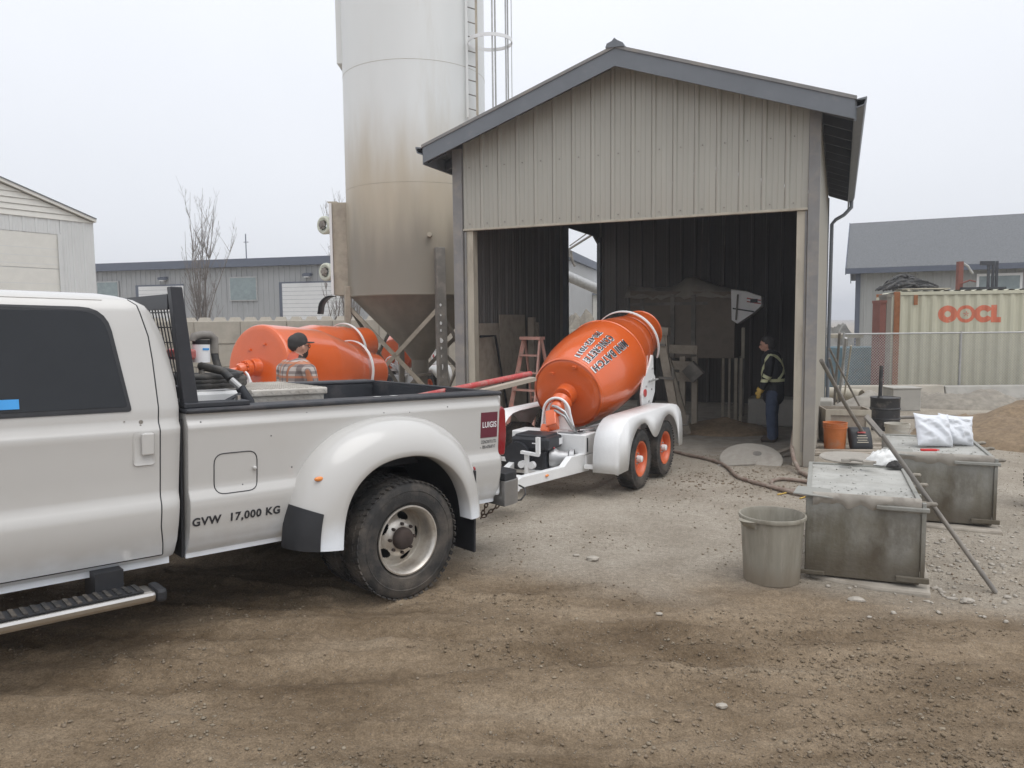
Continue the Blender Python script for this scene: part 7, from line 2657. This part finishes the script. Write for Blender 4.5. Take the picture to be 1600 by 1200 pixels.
for s_ in (1, -1):
    MB().ell((.195, s_ * .035, 1.605), (.016, .02, .01), 10, 8).build('eye', M['ink'], w1, smooth=60)
MB().tube([(.205, .06, 1.605), (.222, .03, 1.602), (.226, 0, 1.6), (.222, -.03, 1.602), (.205, -.06, 1.605)], .005, 6).build('glasses', M['black'], w1)
# man in plaid behind the truck
Pm = 'plaid'
segs = [
    ((.0, 0, .95), (.0, 0, 1.12), .15, .165, Pm, (1, 1.15)),
    ((.0, 0, 1.12), (.0, 0, 1.36), .175, .17, Pm, (1, 1.4)),
    ((-.02, .15, 1.40), (-.02, -.15, 1.40), .10, .10, Pm),
    ((.01, 0, 1.44), (.03, 0, 1.54), .062, .058, 'skin'),
    ((.0, 0, 1.445), (.01, 0, 1.485), .098, .082, 'cap'),
    ((-.035, 0, 1.49), (-.03, 0, 1.515), .075, .068, 'pinkred'),
    ((.045, 0, 1.625), (.05, 0, 1.655), .092, .092, 'skin', (1, .85)),
    ((.095, 0, 1.575), (.10, 0, 1.565), .056, .05, 'beard', (1, .95)),
    ((.06, 0, 1.585), (.08, 0, 1.555), .068, .062, 'beard', (1, .95)),
    ((.145, 0, 1.63), (.158, 0, 1.612), .014, .017, 'skin'),
    ((.035, 0, 1.685), (.04, 0, 1.70), .100, .096, 'cap', (1.03, .92)),
    ((-.02, 0, 1.66), (-.01, 0, 1.69), .075, .085, 'cap', (1, .95)),
    ((-.01, .25, 1.385), (.0, .31, 1.13), .08, .066, Pm), ((.0, .31, 1.13), (.17, .24, .98), .058, .048, Pm),
    ((-.01, -.25, 1.385), (.02, -.31, 1.13), .08, .066, Pm), ((.02, -.31, 1.13), (.2, -.24, .99), .058, .048, Pm),
    ((.0, .09, .88), (.015, .10, .48), .115, .088, 'jeans'), ((.015, .10, .48), (-.01, .105, .10), .082, .07, 'jeans'),
    ((.0, -.09, .88), (.02, -.10, .48), .115, .088, 'jeans'), ((.02, -.10, .48), (.0, -.105, .10), .082, .07, 'jeans'),
    ((0, 0, .9), (0, 0, .96), .15, .15, 'jeans', (1, 1.1)),
    ((-.03, .105, .055), (.13, .115, .045), .055, .048, 'boot'), ((-.02, -.105, .055), (.14, -.115, .045), .055, .048, 'boot'),
]
segs += hand_segs((.17, .24, .98), (.9, 0, -.5), (.2, -.2, .9), 'skin', .6)
segs += hand_segs((.2, -.24, .99), (.9, 0, -.5), (.2, .2, .9), 'skin', .6)
mP = aty(463, 560, 8.4)
gM = float(gz(mP[0], 8.4))
w2 = person((mP[0], 8.4, gM), R_(48), segs, 'bearded person in plaid shirt and dark cap standing behind the truck bed')
rows = []
for i in range(9):
    a = -1.1 + 2.2 * i / 8
    rows.append([(.04 + .096 * math.cos(a), .088 * math.sin(a), 1.69), (.04 + .096 * math.cos(a) + .095 * max(math.cos(a * 1.15), .05), .09 * math.sin(a), 1.685 - .012 * abs(math.sin(a)))])
MB().grid(rows).build('cap_brim', M['cap'], w2, smooth=60, solid=.006)
for s_ in (1, -1):
    MB().ell((.04, s_ * .083, 1.625), (.02, .012, .03), 10, 8).build('ear', M['skin'], w2, smooth=60)
    MB().ell((.122, s_ * .035, 1.642), (.014, .018, .009), 10, 8).build('eye', M['ink'], w2, smooth=60)
    MB().tube([(.145 + .004 * math.cos(a), s_ * .036 + .026 * math.cos(a), 1.642 + .02 * math.sin(a)) for a in np.linspace(0, 2 * PI, 13)], .004, 6).build('glasses_rim', M['black'], w2)
    MB().tube([(.14, s_ * .064, 1.645), (.08, s_ * .085, 1.647), (.035, s_ * .088, 1.645)], .0035, 6).build('glasses_arm', M['black'], w2)
# ------------------------------------------------------------------ thin haze volume, added for the lens veil and slight fading far off
hm = bpy.data.materials.new('veil_haze')
hm.use_nodes = True
hn = hm.node_tree.nodes
hn.clear()
pv = hn.new('ShaderNodeVolumePrincipled')
pv.inputs['Color'].default_value = (.93, .95, 1, 1)
pv.inputs['Density'].default_value = .0024
pv.inputs['Anisotropy'].default_value = .3
ho = hn.new('ShaderNodeOutputMaterial')
hm.node_tree.links.new(pv.outputs[0], ho.inputs['Volume'])
hz = MB().bb((-470, -130, -1.6), (470, 690, 13.4)).build('haze', hm)
tag(hz, 'thin added haze over the whole yard, standing in for lens veil and far fading', 'haze', kind='stuff')
